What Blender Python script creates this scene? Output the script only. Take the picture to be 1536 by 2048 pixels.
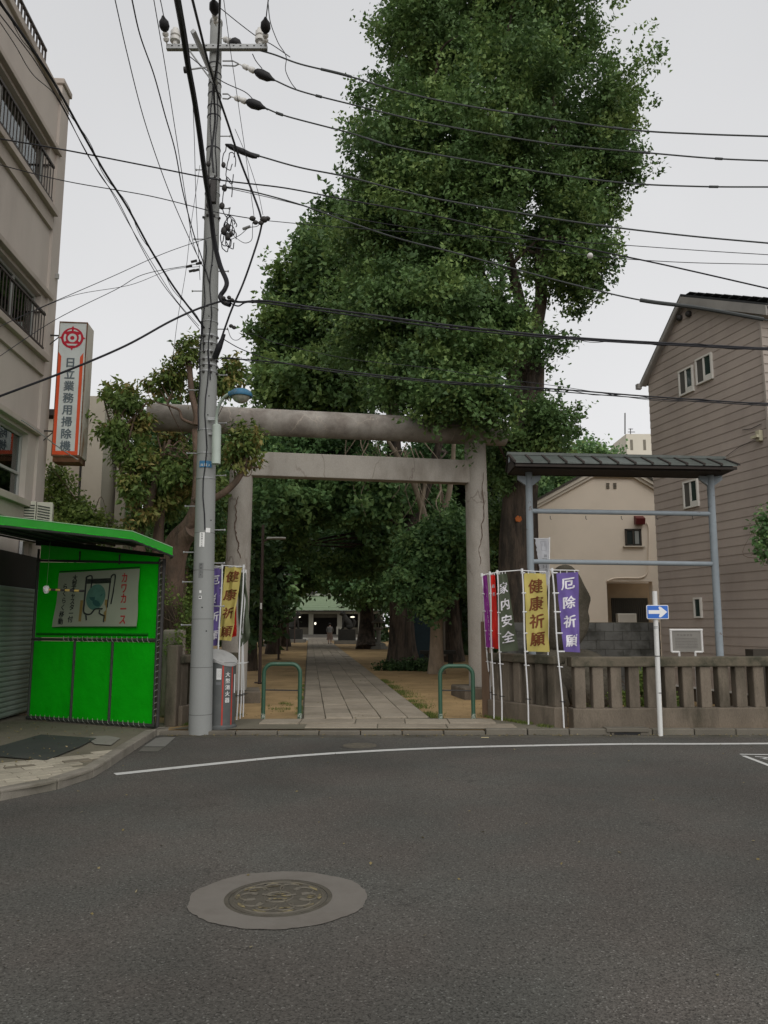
import bpy, bmesh, math, random
import numpy as np
from mathutils import Vector, Matrix, noise

for o in list(bpy.data.objects):
    bpy.data.objects.remove(o)
sc = bpy.context.scene
COL = sc.collection
rad = math.radians
random.seed(7)
rng = np.random.default_rng(11)

# ------------------------------------------------------------------ camera
PITCH = math.atan(226 / 1536.0)
FPX = 1536.0
CAM_H = 1.6
cam = bpy.data.cameras.new("camera")
cam.sensor_fit = 'VERTICAL'
cam.sensor_height = 36.0
cam.lens = 36.0 * FPX / 2048.0
cam.clip_start = 0.05
cam.clip_end = 1500.0
camo = bpy.data.objects.new("camera", cam)
camo.location = (0, 0, CAM_H)
camo.rotation_euler = (math.pi / 2 + PITCH, 0, 0)
COL.objects.link(camo)
sc.camera = camo

# ------------------------------------------------------------------ world, sun, exposure
SUN_EL, SUN_AZ = rad(42), rad(170)
world = bpy.data.worlds.new("World")
sc.world = world
world.use_nodes = True
wn, wl = world.node_tree.nodes, world.node_tree.links
wn.clear()
wout = wn.new('ShaderNodeOutputWorld')
wbg = wn.new('ShaderNodeBackground')
wbg.inputs['Strength'].default_value = 0.1
sky = wn.new('ShaderNodeTexSky')
sky.sky_type = 'NISHITA'
sky.sun_disc = False
sky.sun_elevation = SUN_EL
sky.sun_rotation = SUN_AZ
hs = wn.new('ShaderNodeHueSaturation')
hs.inputs['Saturation'].default_value = 0.1
wl.new(sky.outputs[0], hs.inputs['Color'])
# overcast deck: almost even grey, a little brighter low down, very soft cloud mottling
tc = wn.new('ShaderNodeTexCoord')
sep = wn.new('ShaderNodeSeparateXYZ')
wl.new(tc.outputs['Generated'], sep.inputs[0])
cr = wn.new('ShaderNodeValToRGB')
cr.color_ramp.elements[0].position = 0.0
cr.color_ramp.elements[0].color = (7.1, 7.1, 7.17, 1)
cr.color_ramp.elements[1].position = 0.75
cr.color_ramp.elements[1].color = (5.6, 5.64, 5.76, 1)
wl.new(sep.outputs['Z'], cr.inputs[0])
wno = wn.new('ShaderNodeTexNoise')
wno.inputs['Scale'].default_value = 1.6
wno.inputs['Detail'].default_value = 3
wl.new(tc.outputs['Generated'], wno.inputs['Vector'])
wmr = wn.new('ShaderNodeMapRange')
wmr.inputs[1].default_value = 0.3
wmr.inputs[2].default_value = 0.7
wmr.inputs[3].default_value = 0.925
wmr.inputs[4].default_value = 1.06
wl.new(wno.outputs[0], wmr.inputs[0])
wmul = wn.new('ShaderNodeVectorMath')
wmul.operation = 'SCALE'
wl.new(cr.outputs[0], wmul.inputs[0])
wl.new(wmr.outputs[0], wmul.inputs['Scale'])
wmx = wn.new('ShaderNodeMix')
wmx.data_type = 'RGBA'
wmx.inputs['Factor'].default_value = 0.9
wl.new(hs.outputs[0], wmx.inputs[6])
wl.new(wmul.outputs[0], wmx.inputs[7])
wl.new(wmx.outputs[2], wbg.inputs['Color'])
wl.new(wbg.outputs[0], wout.inputs['Surface'])

sun = bpy.data.lights.new("sun", 'SUN')
sun.energy = 1.5
sun.angle = rad(80)
sun.color = (1.0, 0.97, 0.93)
suno = bpy.data.objects.new("sun", sun)
COL.objects.link(suno)
sd = Vector((math.sin(SUN_AZ) * math.cos(SUN_EL), math.cos(SUN_AZ) * math.cos(SUN_EL), math.sin(SUN_EL)))
suno.rotation_euler = (-sd).to_track_quat('-Z', 'Y').to_euler()
suno.location = sd * 60

sc.view_settings.view_transform = 'Standard'
sc.view_settings.look = 'None'
sc.view_settings.exposure = 0.28
sc.view_settings.gamma = 1.0
sc.view_settings.use_curve_mapping = False
sc.render.engine = 'CYCLES'
sc.cycles.max_bounces = 6
sc.cycles.transparent_max_bounces = 12

# ------------------------------------------------------------------ survey: read real positions off the photograph's perspective
SP, CP = math.sin(PITCH), math.cos(PITCH)


def ray(u, v):
    a = (u - 768) / FPX
    b = (1024 - v) / FPX
    return Vector((a, CP - b * SP, SP + b * CP))


def P(u, v, Y):
    d = ray(u, v)
    t = Y / d.y
    return Vector((d.x * t, Y, CAM_H + d.z * t))


def G(u, v, z=0.0):
    d = ray(u, v)
    t = (z - CAM_H) / d.z
    return Vector((d.x * t, d.y * t, z))


def W(u, v, p0, n):
    """point on a plane through p0 with normal n"""
    d = ray(u, v)
    o = Vector((0, 0, CAM_H))
    t = (Vector(p0) - o).dot(n) / d.dot(n)
    return o + d * t


# ------------------------------------------------------------------ materials
def setin(n, k, val):
    if k in n.inputs:
        n.inputs[k].default_value = val


MATS = {}


def mat(name, col, rough=0.85, var=0.12, scale=3.0, bump=0.0, bscale=60.0, metal=0.0, grime=None, gamt=0.5,
        gscale=0.8, rnd=0.0, stretch=(1, 1, 1), speck=0.0, sscale=150.0, transl=0.0, spec=0.3, bdist=0.01, coat=0.0,
        grange=(0.48, 0.68), cracks=None, cscale=1.0, cw=.006, camt=.6):
    m = bpy.data.materials.new(name)
    m.use_nodes = True
    nt = m.node_tree
    N, L = nt.nodes, nt.links
    N.clear()
    out = N.new('ShaderNodeOutputMaterial')
    b = N.new('ShaderNodeBsdfPrincipled')
    b.inputs['Roughness'].default_value = rough
    b.inputs['Metallic'].default_value = metal
    setin(b, 'Specular IOR Level', spec)
    setin(b, 'Coat Weight', coat)
    t = N.new('ShaderNodeTexCoord')
    oi = N.new('ShaderNodeObjectInfo')
    mp = N.new('ShaderNodeMapping')
    mp.inputs['Scale'].default_value = stretch
    L.new(t.outputs['Object'], mp.inputs['Vector'])
    L.new(oi.outputs['Location'], mp.inputs['Location'])
    n1 = N.new('ShaderNodeTexNoise')
    n1.inputs['Scale'].default_value = scale
    n1.inputs['Detail'].default_value = 5
    n1.inputs['Roughness'].default_value = 0.6
    L.new(mp.outputs[0], n1.inputs['Vector'])
    mr = N.new('ShaderNodeMapRange')
    mr.inputs[1].default_value = 0.25
    mr.inputs[2].default_value = 0.75
    mr.inputs[3].default_value = 1 - var
    mr.inputs[4].default_value = 1 + var
    L.new(n1.outputs[0], mr.inputs[0])
    last = None
    base = N.new('ShaderNodeRGB')
    base.outputs[0].default_value = (*col, 1)
    last = base.outputs[0]
    if grime is not None:
        n2 = N.new('ShaderNodeTexNoise')
        n2.inputs['Scale'].default_value = gscale
        n2.inputs['Detail'].default_value = 8
        n2.inputs['Roughness'].default_value = 0.65
        L.new(mp.outputs[0], n2.inputs['Vector'])
        r2 = N.new('ShaderNodeMapRange')
        r2.inputs[1].default_value = grange[0]
        r2.inputs[2].default_value = grange[1]
        r2.inputs[3].default_value = 0
        r2.inputs[4].default_value = gamt
        L.new(n2.outputs[0], r2.inputs[0])
        mx = N.new('ShaderNodeMix')
        mx.data_type = 'RGBA'
        L.new(r2.outputs[0], mx.inputs['Factor'])
        L.new(last, mx.inputs[6])
        mx.inputs[7].default_value = (*grime, 1)
        last = mx.outputs[2]
    if cracks is not None:      # hairline cracks on a warped cell pattern, fading in and out
        nd = N.new('ShaderNodeTexNoise')
        nd.inputs['Scale'].default_value = cscale * 2.5
        nd.inputs['Detail'].default_value = 5
        L.new(mp.outputs[0], nd.inputs['Vector'])
        mv = N.new('ShaderNodeVectorMath')
        mv.operation = 'MULTIPLY_ADD'
        L.new(nd.outputs['Color'], mv.inputs[0])
        mv.inputs[1].default_value = (.5 / cscale,) * 3
        L.new(mp.outputs[0], mv.inputs[2])
        vo = N.new('ShaderNodeTexVoronoi')
        vo.feature = 'DISTANCE_TO_EDGE'
        vo.inputs['Scale'].default_value = cscale
        L.new(mv.outputs[0], vo.inputs['Vector'])
        rc_ = N.new('ShaderNodeMapRange')
        rc_.inputs[1].default_value = 0
        rc_.inputs[2].default_value = cw * cscale
        rc_.inputs[3].default_value = camt
        rc_.inputs[4].default_value = 0
        L.new(vo.outputs['Distance'], rc_.inputs[0])
        nf = N.new('ShaderNodeTexNoise')
        nf.inputs['Scale'].default_value = cscale * .7
        L.new(mp.outputs[0], nf.inputs['Vector'])
        rf_ = N.new('ShaderNodeMapRange')
        rf_.inputs[1].default_value = .48
        rf_.inputs[2].default_value = .6
        L.new(nf.outputs[0], rf_.inputs[0])
        mc = N.new('ShaderNodeMath')
        mc.operation = 'MULTIPLY'
        L.new(rc_.outputs[0], mc.inputs[0])
        L.new(rf_.outputs[0], mc.inputs[1])
        mx = N.new('ShaderNodeMix')
        mx.data_type = 'RGBA'
        L.new(mc.outputs[0], mx.inputs['Factor'])
        L.new(last, mx.inputs[6])
        mx.inputs[7].default_value = (*cracks, 1)
        last = mx.outputs[2]
    sclr = N.new('ShaderNodeVectorMath')
    sclr.operation = 'SCALE'
    L.new(last, sclr.inputs[0])
    fac = mr.outputs[0]
    if rnd > 0:
        r3 = N.new('ShaderNodeMapRange')
        r3.inputs[3].default_value = 1 - rnd
        r3.inputs[4].default_value = 1 + rnd
        L.new(oi.outputs['Random'], r3.inputs[0])
        mm = N.new('ShaderNodeMath')
        mm.operation = 'MULTIPLY'
        L.new(fac, mm.inputs[0])
        L.new(r3.outputs[0], mm.inputs[1])
        fac = mm.outputs[0]
    if speck > 0:
        n4 = N.new('ShaderNodeTexNoise')
        n4.inputs['Scale'].default_value = sscale
        n4.inputs['Detail'].default_value = 2
        L.new(mp.outputs[0], n4.inputs['Vector'])
        r4 = N.new('ShaderNodeMapRange')
        r4.inputs[1].default_value = 0.3
        r4.inputs[2].default_value = 0.7
        r4.inputs[3].default_value = 1 - speck
        r4.inputs[4].default_value = 1 + speck
        L.new(n4.outputs[0], r4.inputs[0])
        m4 = N.new('ShaderNodeMath')
        m4.operation = 'MULTIPLY'
        L.new(fac, m4.inputs[0])
        L.new(r4.outputs[0], m4.inputs[1])
        fac = m4.outputs[0]
    L.new(fac, sclr.inputs['Scale'])
    L.new(sclr.outputs[0], b.inputs['Base Color'])
    if bump > 0:
        n3 = N.new('ShaderNodeTexNoise')
        n3.inputs['Scale'].default_value = bscale
        n3.inputs['Detail'].default_value = 4
        L.new(mp.outputs[0], n3.inputs['Vector'])
        bp = N.new('ShaderNodeBump')
        bp.inputs['Strength'].default_value = bump
        bp.inputs['Distance'].default_value = bdist
        L.new(n3.outputs[0], bp.inputs['Height'])
        L.new(bp.outputs[0], b.inputs['Normal'])
    if transl > 0:
        tr = N.new('ShaderNodeBsdfTranslucent')
        L.new(sclr.outputs[0], tr.inputs['Color'])
        ms = N.new('ShaderNodeMixShader')
        ms.inputs[0].default_value = transl
        L.new(b.outputs[0], ms.inputs[1])
        L.new(tr.outputs[0], ms.inputs[2])
        L.new(ms.outputs[0], out.inputs['Surface'])
    else:
        L.new(b.outputs[0], out.inputs['Surface'])
    MATS[name] = m
    return m


def leafmat(name, c1, c2, c3, transl=0.3, rough=0.55):
    """leaf colour picked per leaf and per shoot from a face attribute"""
    m = bpy.data.materials.new(name)
    m.use_nodes = True
    N, L = m.node_tree.nodes, m.node_tree.links
    N.clear()
    out = N.new('ShaderNodeOutputMaterial')
    b = N.new('ShaderNodeBsdfPrincipled')
    b.inputs['Roughness'].default_value = rough
    setin(b, 'Specular IOR Level', 0.25)
    at = N.new('ShaderNodeAttribute')
    at.attribute_name = 'lv'
    r = N.new('ShaderNodeValToRGB')
    r.color_ramp.elements[0].color = (*c1, 1)
    r.color_ramp.elements[1].color = (*c3, 1)
    e = r.color_ramp.elements.new(0.55)
    e.color = (*c2, 1)
    L.new(at.outputs['Fac'], r.inputs[0])
    L.new(r.outputs[0], b.inputs['Base Color'])
    tr = N.new('ShaderNodeBsdfTranslucent')
    L.new(r.outputs[0], tr.inputs['Color'])
    ms = N.new('ShaderNodeMixShader')
    ms.inputs[0].default_value = transl
    L.new(b.outputs[0], ms.inputs[1])
    L.new(tr.outputs[0], ms.inputs[2])
    L.new(ms.outputs[0], out.inputs['Surface'])
    return m


def glassmat(name, tint=(0.5, 0.55, 0.52), refl=0.25, rough=0.03):
    m = bpy.data.materials.new(name)
    m.use_nodes = True
    N, L = m.node_tree.nodes, m.node_tree.links
    N.clear()
    out = N.new('ShaderNodeOutputMaterial')
    g = N.new('ShaderNodeBsdfGlossy')
    g.inputs['Roughness'].default_value = rough
    g.inputs['Color'].default_value = (0.9, 0.95, 0.95, 1)
    t = N.new('ShaderNodeBsdfTransparent')
    t.inputs['Color'].default_value = (*tint, 1)
    f = N.new('ShaderNodeFresnel')
    f.inputs['IOR'].default_value = 1.5
    a = N.new('ShaderNodeMath')
    a.operation = 'ADD'
    a.inputs[1].default_value = refl * 0.3
    L.new(f.outputs[0], a.inputs[0])
    ms = N.new('ShaderNodeMixShader')
    L.new(a.outputs[0], ms.inputs[0])
    L.new(t.outputs[0], ms.inputs[1])
    L.new(g.outputs[0], ms.inputs[2])
    L.new(ms.outputs[0], out.inputs['Surface'])
    return m


# ------------------------------------------------------------------ mesh building
class MB:
    def __init__(self):
        self.v = []
        self.f = []

    def add(self, vs, fs):
        o = len(self.v)
        self.v += [Vector(p) for p in vs]
        self.f += [tuple(i + o for i in q) for q in fs]
        return self

    def obox(self, o, ax, ay, az):
        o, ax, ay, az = Vector(o), Vector(ax), Vector(ay), Vector(az)
        vs = [o, o + ax, o + ax + ay, o + ay, o + az, o + ax + az, o + ax + ay + az, o + ay + az]
        return self.add(vs, [(0, 3, 2, 1), (4, 5, 6, 7), (0, 1, 5, 4), (1, 2, 6, 5), (2, 3, 7, 6), (3, 0, 4, 7)])

    def box(self, x0, y0, z0, x1, y1, z1):
        return self.obox((x0, y0, z0), (x1 - x0, 0, 0), (0, y1 - y0, 0), (0, 0, z1 - z0))

    def cbox(self, c, ax, ay, az):
        ax, ay, az = Vector(ax), Vector(ay), Vector(az)
        return self.obox(Vector(c) - (ax + ay + az) / 2, ax, ay, az)

    def face(self, *pts):
        return self.add(pts, [tuple(range(len(pts)))])

    def prism(self, poly, vec):
        n = len(poly)
        vec = Vector(vec)
        vs = [Vector(p) for p in poly] + [Vector(p) + vec for p in poly]
        fs = [tuple(range(n))[::-1], tuple(range(n, 2 * n))]
        fs += [(i, (i + 1) % n, n + (i + 1) % n, n + i) for i in range(n)]
        return self.add(vs, fs)

    def tube(self, path, r, n=8, caps=True, furrow=0.0, seed=0, fr=3.0):
        path = [Vector(p) for p in path]
        m = len(path)
        rs = r if isinstance(r, (list, tuple)) else [r] * m
        vs, fs = [], []
        up = Vector((0, 0, 1))
        t0 = (path[1] - path[0]).normalized()
        if abs(t0.dot(up)) > 0.9:
            up = Vector((0, 1, 0))
        x = t0.cross(up).normalized()
        for i in range(m):
            t = (path[min(i + 1, m - 1)] - path[max(i - 1, 0)])
            if t.length < 1e-9:
                t = t0.copy()
            t.normalize()
            x = (x - t * x.dot(t))
            x = x.normalized() if x.length > 1e-6 else t.orthogonal().normalized()
            y = t.cross(x)
            for k in range(n):
                a = 2 * math.pi * k / n
                rr = rs[i]
                if furrow:
                    q = Vector((math.cos(a) * fr, math.sin(a) * fr, path[i].length * 0.35 + seed * 7.3))
                    rr *= 1 + furrow * noise.noise(q) + furrow * 0.6 * noise.noise(q * 2.7)
                vs.append(path[i] + x * math.cos(a) * rr + y * math.sin(a) * rr)
        for i in range(m - 1):
            for k in range(n):
                k2 = (k + 1) % n
                fs.append((i * n + k, i * n + k2, (i + 1) * n + k2, (i + 1) * n + k))
        if caps:
            fs.append(tuple(range(n))[::-1])
            fs.append(tuple(range((m - 1) * n, m * n)))
        return self.add(vs, fs)

    def lathe(self, prof, c=(0, 0, 0), n=16, axis=None):
        c = Vector(c)
        ax = Vector(axis).normalized() if axis is not None else Vector((0, 0, 1))
        x = ax.orthogonal().normalized()
        y = ax.cross(x)
        vs, fs = [], []
        for (r, z) in prof:
            for k in range(n):
                a = 2 * math.pi * k / n
                vs.append(c + ax * z + x * (math.cos(a) * r) + y * (math.sin(a) * r))
        m = len(prof)
        for i in range(m - 1):
            for k in range(n):
                k2 = (k + 1) % n
                fs.append((i * n + k, i * n + k2, (i + 1) * n + k2, (i + 1) * n + k))
        fs.append(tuple(range(n))[::-1])
        fs.append(tuple(range((m - 1) * n, m * n)))
        return self.add(vs, fs)

    def ell(self, c, r, nu=12, nv=8, nz=0.0, seed=0, fq=1.5):
        c = Vector(c)
        r = Vector(r) if not isinstance(r, (int, float)) else Vector((r, r, r))
        vs, fs = [], []
        for i in range(nv + 1):
            th = math.pi * i / nv
            for k in range(nu):
                a = 2 * math.pi * k / nu
                d = Vector((math.sin(th) * math.cos(a), math.sin(th) * math.sin(a), math.cos(th)))
                s = 1 + (nz * noise.noise(d * fq + Vector((seed, seed * 2, 0))) if nz else 0)
                vs.append(c + Vector((d.x * r.x, d.y * r.y, d.z * r.z)) * s)
        for i in range(nv):
            for k in range(nu):
                k2 = (k + 1) % nu
                fs.append((i * nu + k, (i + 1) * nu + k, (i + 1) * nu + k2, i * nu + k2))
        return self.add(vs, fs)


def rootloc(o):
    while o.parent is not None:
        o = o.parent
    return o.location.copy()


def tag(o, label=None, cat=None, group=None, kind=None):
    if label:
        o["label"] = label
    if cat:
        o["category"] = cat
    if group:
        o["group"] = group
    if kind:
        o["kind"] = kind
    return o


def thing(name, label, cat, loc, group=None):
    o = bpy.data.objects.new(name, None)
    o.location = Vector(loc)
    o.empty_display_size = 0.2
    COL.objects.link(o)
    return tag(o, label, cat, group)


def part(mb, name, m, parent=None, label=None, smooth=False, bevel=0.0, loc=None, clean=True, ang=40, kind=None):
    if parent is not None:
        org = rootloc(parent)
    else:
        if loc is None:
            xs = [p.x for p in mb.v]
            ys = [p.y for p in mb.v]
            zs = [p.z for p in mb.v]
            loc = ((min(xs) + max(xs)) / 2, (min(ys) + max(ys)) / 2, min(zs))
        org = Vector(loc)
    me = bpy.data.meshes.new(name)
    me.from_pydata([p - org for p in mb.v], [], mb.f)
    if clean:
        bm = bmesh.new()
        bm.from_mesh(me)
        bmesh.ops.remove_doubles(bm, verts=bm.verts, dist=1e-5)
        bmesh.ops.recalc_face_normals(bm, faces=bm.faces)
        bm.to_mesh(me)
        bm.free()
    if smooth:
        me.polygons.foreach_set('use_smooth', [True] * len(me.polygons))
        me.set_sharp_from_angle(angle=rad(ang))
    if m is not None:
        me.materials.append(m)
    o = bpy.data.objects.new(name, me)
    COL.objects.link(o)
    if parent is not None:
        o.parent = parent
    else:
        o.location = org
    if bevel > 0:
        md = o.modifiers.new('bevel', 'BEVEL')
        md.width = bevel
        md.segments = 2
        md.limit_method = 'ANGLE'
        md.angle_limit = rad(50)
    if label:
        o["label"] = label
    if kind:
        o["kind"] = kind
    return o


def inst(src, name, parent, loc, rotz=0.0, scale=None):
    """another part sharing src's mesh, placed at a world position"""
    o = src.copy()
    o.name = name
    COL.objects.link(o)
    o.parent = parent
    o.location = Vector(loc) - rootloc(parent) if parent is not None else Vector(loc)
    o.rotation_euler = (0, 0, rotz)
    if scale:
        o.scale = scale
    return o


def copy_tree(o, parent=None):
    c = o.copy()
    COL.objects.link(c)
    c.parent = parent
    for ch in o.children:
        copy_tree(ch, c)
    return c


def fast_quads(name, V, lv, m, parent, loc=None):
    """V: (n,4,3) world-space quads, lv: (n,) shade attribute"""
    n = V.shape[0]
    org = rootloc(parent) if parent is not None else Vector(loc)
    V = (V - np.array(org)[None, None, :]).astype(np.float32)
    me = bpy.data.meshes.new(name)
    me.vertices.add(n * 4)
    me.vertices.foreach_set('co', V.reshape(-1))
    me.loops.add(n * 4)
    me.loops.foreach_set('vertex_index', np.arange(n * 4, dtype=np.int32))
    me.polygons.add(n)
    me.polygons.foreach_set('loop_start', np.arange(0, n * 4, 4, dtype=np.int32))
    a = me.attributes.new('lv', 'FLOAT', 'FACE')
    a.data.foreach_set('value', lv.astype(np.float32))
    me.update()
    me.materials.append(m)
    o = bpy.data.objects.new(name, me)
    COL.objects.link(o)
    if parent is not None:
        o.parent = parent
    else:
        o.location = org
    return o


def spline(pts, sub=8):
    pts = [Vector(p) for p in pts]
    if len(pts) < 3:
        return [pts[0].lerp(pts[1], i / sub) for i in range(sub + 1)]
    q = [pts[0] * 2 - pts[1]] + pts + [pts[-1] * 2 - pts[-2]]
    out = []
    for i in range(1, len(q) - 2):
        p0, p1, p2, p3 = q[i - 1], q[i], q[i + 1], q[i + 2]
        for k in range(sub):
            t = k / sub
            out.append(0.5 * ((2 * p1) + (p2 - p0) * t + (2 * p0 - 5 * p1 + 4 * p2 - p3) * t * t + (3 * p1 - p0 - 3 * p2 + p3) * t ** 3))
    out.append(q[-2].copy())
    return out


# ------------------------------------------------------------------ lettering
CH = {}


def glyphs(chars, off=0.0, key=''):
    obs = []
    for c in sorted(set(chars)):
        if (key, c) in CH:
            continue
        cu = bpy.data.curves.new('g', 'FONT')
        cu.body = c
        cu.size = 1.0
        cu.offset = off
        cu.resolution_u = 3
        o = bpy.data.objects.new('g', cu)
        COL.objects.link(o)
        obs.append((c, o, cu))
    dg = bpy.context.evaluated_depsgraph_get()
    dg.update()
    for c, o, cu in obs:
        me = bpy.data.meshes.new_from_object(o.evaluated_get(dg))
        vs = [(p.co.x, p.co.y) for p in me.vertices]
        fs = [tuple(p.vertices) for p in me.polygons]
        CH[(key, c)] = (vs, fs)
        bpy.data.meshes.remove(me)
    for c, o, cu in obs:
        bpy.data.objects.remove(o)
        bpy.data.curves.remove(cu)


def letters(mb, text, key, f, x=0.0, y=0.0, size=1.0, sx=1.0, step=None, horiz=False):
    """write text; each glyph is centred at (x,y), running down (or right); f maps 2D to 3D"""
    step = step if step is not None else size * 1.05
    for i, c in enumerate(text):
        if c == ' ':
            continue
        if ('r', c) not in CH:
            glyphs(c, 0.0, 'r')
        vs, fs = CH[('r', c)]
        if not vs:
            continue
        if ord(c) > 255:
            cx, cy = 0.5, 0.36
        else:
            cx = (min(p[0] for p in vs) + max(p[0] for p in vs)) / 2
            cy = 0.36
        ox = x + (i * step if horiz else 0)
        oy = y - (0 if horiz else i * step)
        # bold: the same strokes laid over themselves a hair apart
        cps = ((0, 0),) if key == 'r' else ((0, 0), (.016, .006), (-.016, -.006), (.008, -.012), (-.008, .012)) if key == 'b' else ((0, 0), (.026, .006), (-.026, -.004), (.013, -.016), (-.013, .018), (.03, .018))
        for q, (dx, dy) in enumerate(cps):
            dv = Vector((0, -.0004 * q, 0))
            o = []
            for p in vs:
                gx, gy = p[0] - cx + dx, p[1] - cy + dy
                if key == 'k':      # hand-brushed look
                    n1 = noise.noise(Vector((gx * 5, gy * 5, i * 3.1)))
                    n2 = noise.noise(Vector((gx * 5, gy * 5, i * 3.1 + 40)))
                    gy += .12 * gx + .035 * n1
                    gx += .05 * gy + .035 * n2
                o.append(f(ox + gx * size * sx, oy + gy * size) + dv)
            mb.add(o, fs)
    return mb


# ------------------------------------------------------------------ foliage
def leaf_quads(C, D, size, kind, lvbase, r):
    n = C.shape[0]
    nrm = r.normal(size=(n, 3)) * 0.75 + D * 0.6 + np.array([0, 0, 0.55])
    nrm /= np.linalg.norm(nrm, axis=1)[:, None] + 1e-9
    a = r.normal(size=(n, 3))
    if kind == 'long':
        a = a * 0.6 + np.array([0, 0, -0.75]) + D * 0.5
    a -= nrm * (a * nrm).sum(1)[:, None]
    a /= np.linalg.norm(a, axis=1)[:, None] + 1e-9
    b = np.cross(nrm, a)
    s = (size * (0.7 + 0.6 * r.random(n)))[:, None]
    V = np.empty((n, 4, 3))
    if kind == 'fan':
        V[:, 0] = C
        V[:, 1] = C + s * (0.72 * a + 0.62 * b) + s * 0.12 * nrm
        V[:, 2] = C + s * (0.86 * a)
        V[:, 3] = C + s * (0.72 * a - 0.62 * b) + s * 0.12 * nrm
    elif kind == 'long':
        V[:, 0] = C
        V[:, 1] = C + s * (0.45 * a + 0.24 * b) + s * 0.06 * nrm
        V[:, 2] = C + s * (1.0 * a) - s * 0.12 * nrm
        V[:, 3] = C + s * (0.45 * a - 0.24 * b) + s * 0.06 * nrm
    else:
        V[:, 0] = C
        V[:, 1] = C + s * (0.5 * a + 0.4 * b) + s * 0.08 * nrm
        V[:, 2] = C + s * (1.0 * a)
        V[:, 3] = C + s * (0.5 * a - 0.4 * b) + s * 0.08 * nrm
    lv = np.clip(lvbase + r.normal(size=n) * 0.08, 0, 1)
    return V, lv


def crown(name, blobs, nleaf, m, parent, leaf=0.1, kind='fan', per=40, shoot=0.5, spread=0.10, seed=1, shell=0.35,
          rough=0.22, droop=0.0, zcut=None, cull=None, bough=0, bsize=.3):
    """leaves on many short shoots spread through the volume of overlapping masses"""
    r = np.random.default_rng(seed)
    areas = np.array([(b[3] * b[4] + b[4] * b[5] + b[3] * b[5]) * (b[6] if len(b) > 6 else 1.0) for b in blobs])
    ncl = max(1, int(nleaf / per))
    cnt = np.maximum(1, (areas / areas.sum() * ncl).astype(int))
    allC, allD, allL = [], [], []
    for bi, b in enumerate(blobs):
        k = cnt[bi]
        if bough > 0:
            b = tuple(b[:3]) + tuple(max(.35 * q, q - bsize * 1.15 - shoot * .4) for q in b[3:6])
        d = r.normal(size=(k, 3))
        d /= np.linalg.norm(d, axis=1)[:, None]
        # uneven outline from a few random lobes
        lob = r.normal(size=(7, 3))
        lob /= np.linalg.norm(lob, axis=1)[:, None]
        la = r.normal(size=7) * rough
        bumpy = 1 + (np.clip(d @ lob.T, 0, 1) ** 3 @ la)
        rr = r.random(k) ** shell * bumpy
        esc = r.random(k) < 0.06
        rr[esc] *= 1.08
        p = np.array(b[:3])[None] + d * rr[:, None] * np.array(b[3:6])[None]
        sh = r.random(k)
        if bough > 0:       # gather the shoots on boughs so that dark gaps open between leafy sprays
            nb = max(1, int(k / bough))
            idx = r.integers(0, nb, k)
            spr = r.normal(size=(k, 3)) * np.array([1, 1, .62]) * bsize
            p = p[:nb][idx] + spr
            d = d[:nb][idx]
            sh = np.clip(.5 + (sh[:nb][idx] - .5) * 1.0 + (sh - .5) * .35, 0, 1)
        o = d * 0.7 + r.normal(size=(k, 3)) * 0.45 + np.array([0, 0, 0.35 - droop])
        o /= np.linalg.norm(o, axis=1)[:, None]
        L = shoot * (0.5 + r.random(k))
        t = r.random((k, per))
        C = p[:, None, :] + o[:, None, :] * (t * L[:, None])[..., None] + r.normal(size=(k, per, 3)) * spread
        allC.append(C.reshape(-1, 3))
        allD.append(np.repeat(o, per, axis=0))
        allL.append(np.repeat(0.5 + (sh - 0.5) * 0.7, per))
    C = np.concatenate(allC)
    D = np.concatenate(allD)
    Lb = np.concatenate(allL)
    if zcut is not None:
        ok = C[:, 2] > zcut
        C, D, Lb = C[ok], D[ok], Lb[ok]
    if cull is not None:
        ok = cull(C)
        C, D, Lb = C[ok], D[ok], Lb[ok]
    V, lv = leaf_quads(C, D, leaf, kind, Lb, r)
    return fast_quads(name, V, lv, m, parent, loc=None if parent is not None else (0, 0, 0))


def blob(u, v, Y, ru, rv, ry, w=1.0):
    c = P(u, v, Y)
    k = Y / FPX
    return (c.x, c.y, c.z, ru * k, ry, rv * k * 1.12, w)


def branches(mb, base_pts, blobs, n, r0, seed=0, inner=0.75):
    rr = random.Random(seed)
    for i in range(n):
        b = rr.choice(blobs)
        tgt = Vector(b[:3]) + Vector((rr.uniform(-1, 1) * b[3], rr.uniform(-1, 1) * b[4], rr.uniform(-.8, .8) * b[5])) * inner
        s = min(rr.sample(base_pts, min(len(base_pts), 9)), key=lambda q: (q - tgt).length)
        mid = s.lerp(tgt, 0.5) + Vector((rr.uniform(-.4, .4), rr.uniform(-.4, .4), rr.uniform(-.2, .6)))
        pth = spline([s, mid, tgt], 5)
        q = len(pth)
        mb.tube(pth, [r0 * (1 - 0.85 * j / (q - 1)) for j in range(q)], 5, caps=False)


GL = '日立業務用掃除機カワスターキャ付大型らくらく移動厄除祈願健康家内安全大型消火器ー開運七福神詣まちさんえ車両進入禁止電話番号高田文化財史跡東京都教育委員会昭和年月中野区掲示板広告貼紙禁NTR東電柱0123456789もくひな祭り奉納交通商売繁盛参拝右学業成就縁結縁日稲荷大明神例祭'
glyphs(GL, 0.0, 'r')
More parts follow.
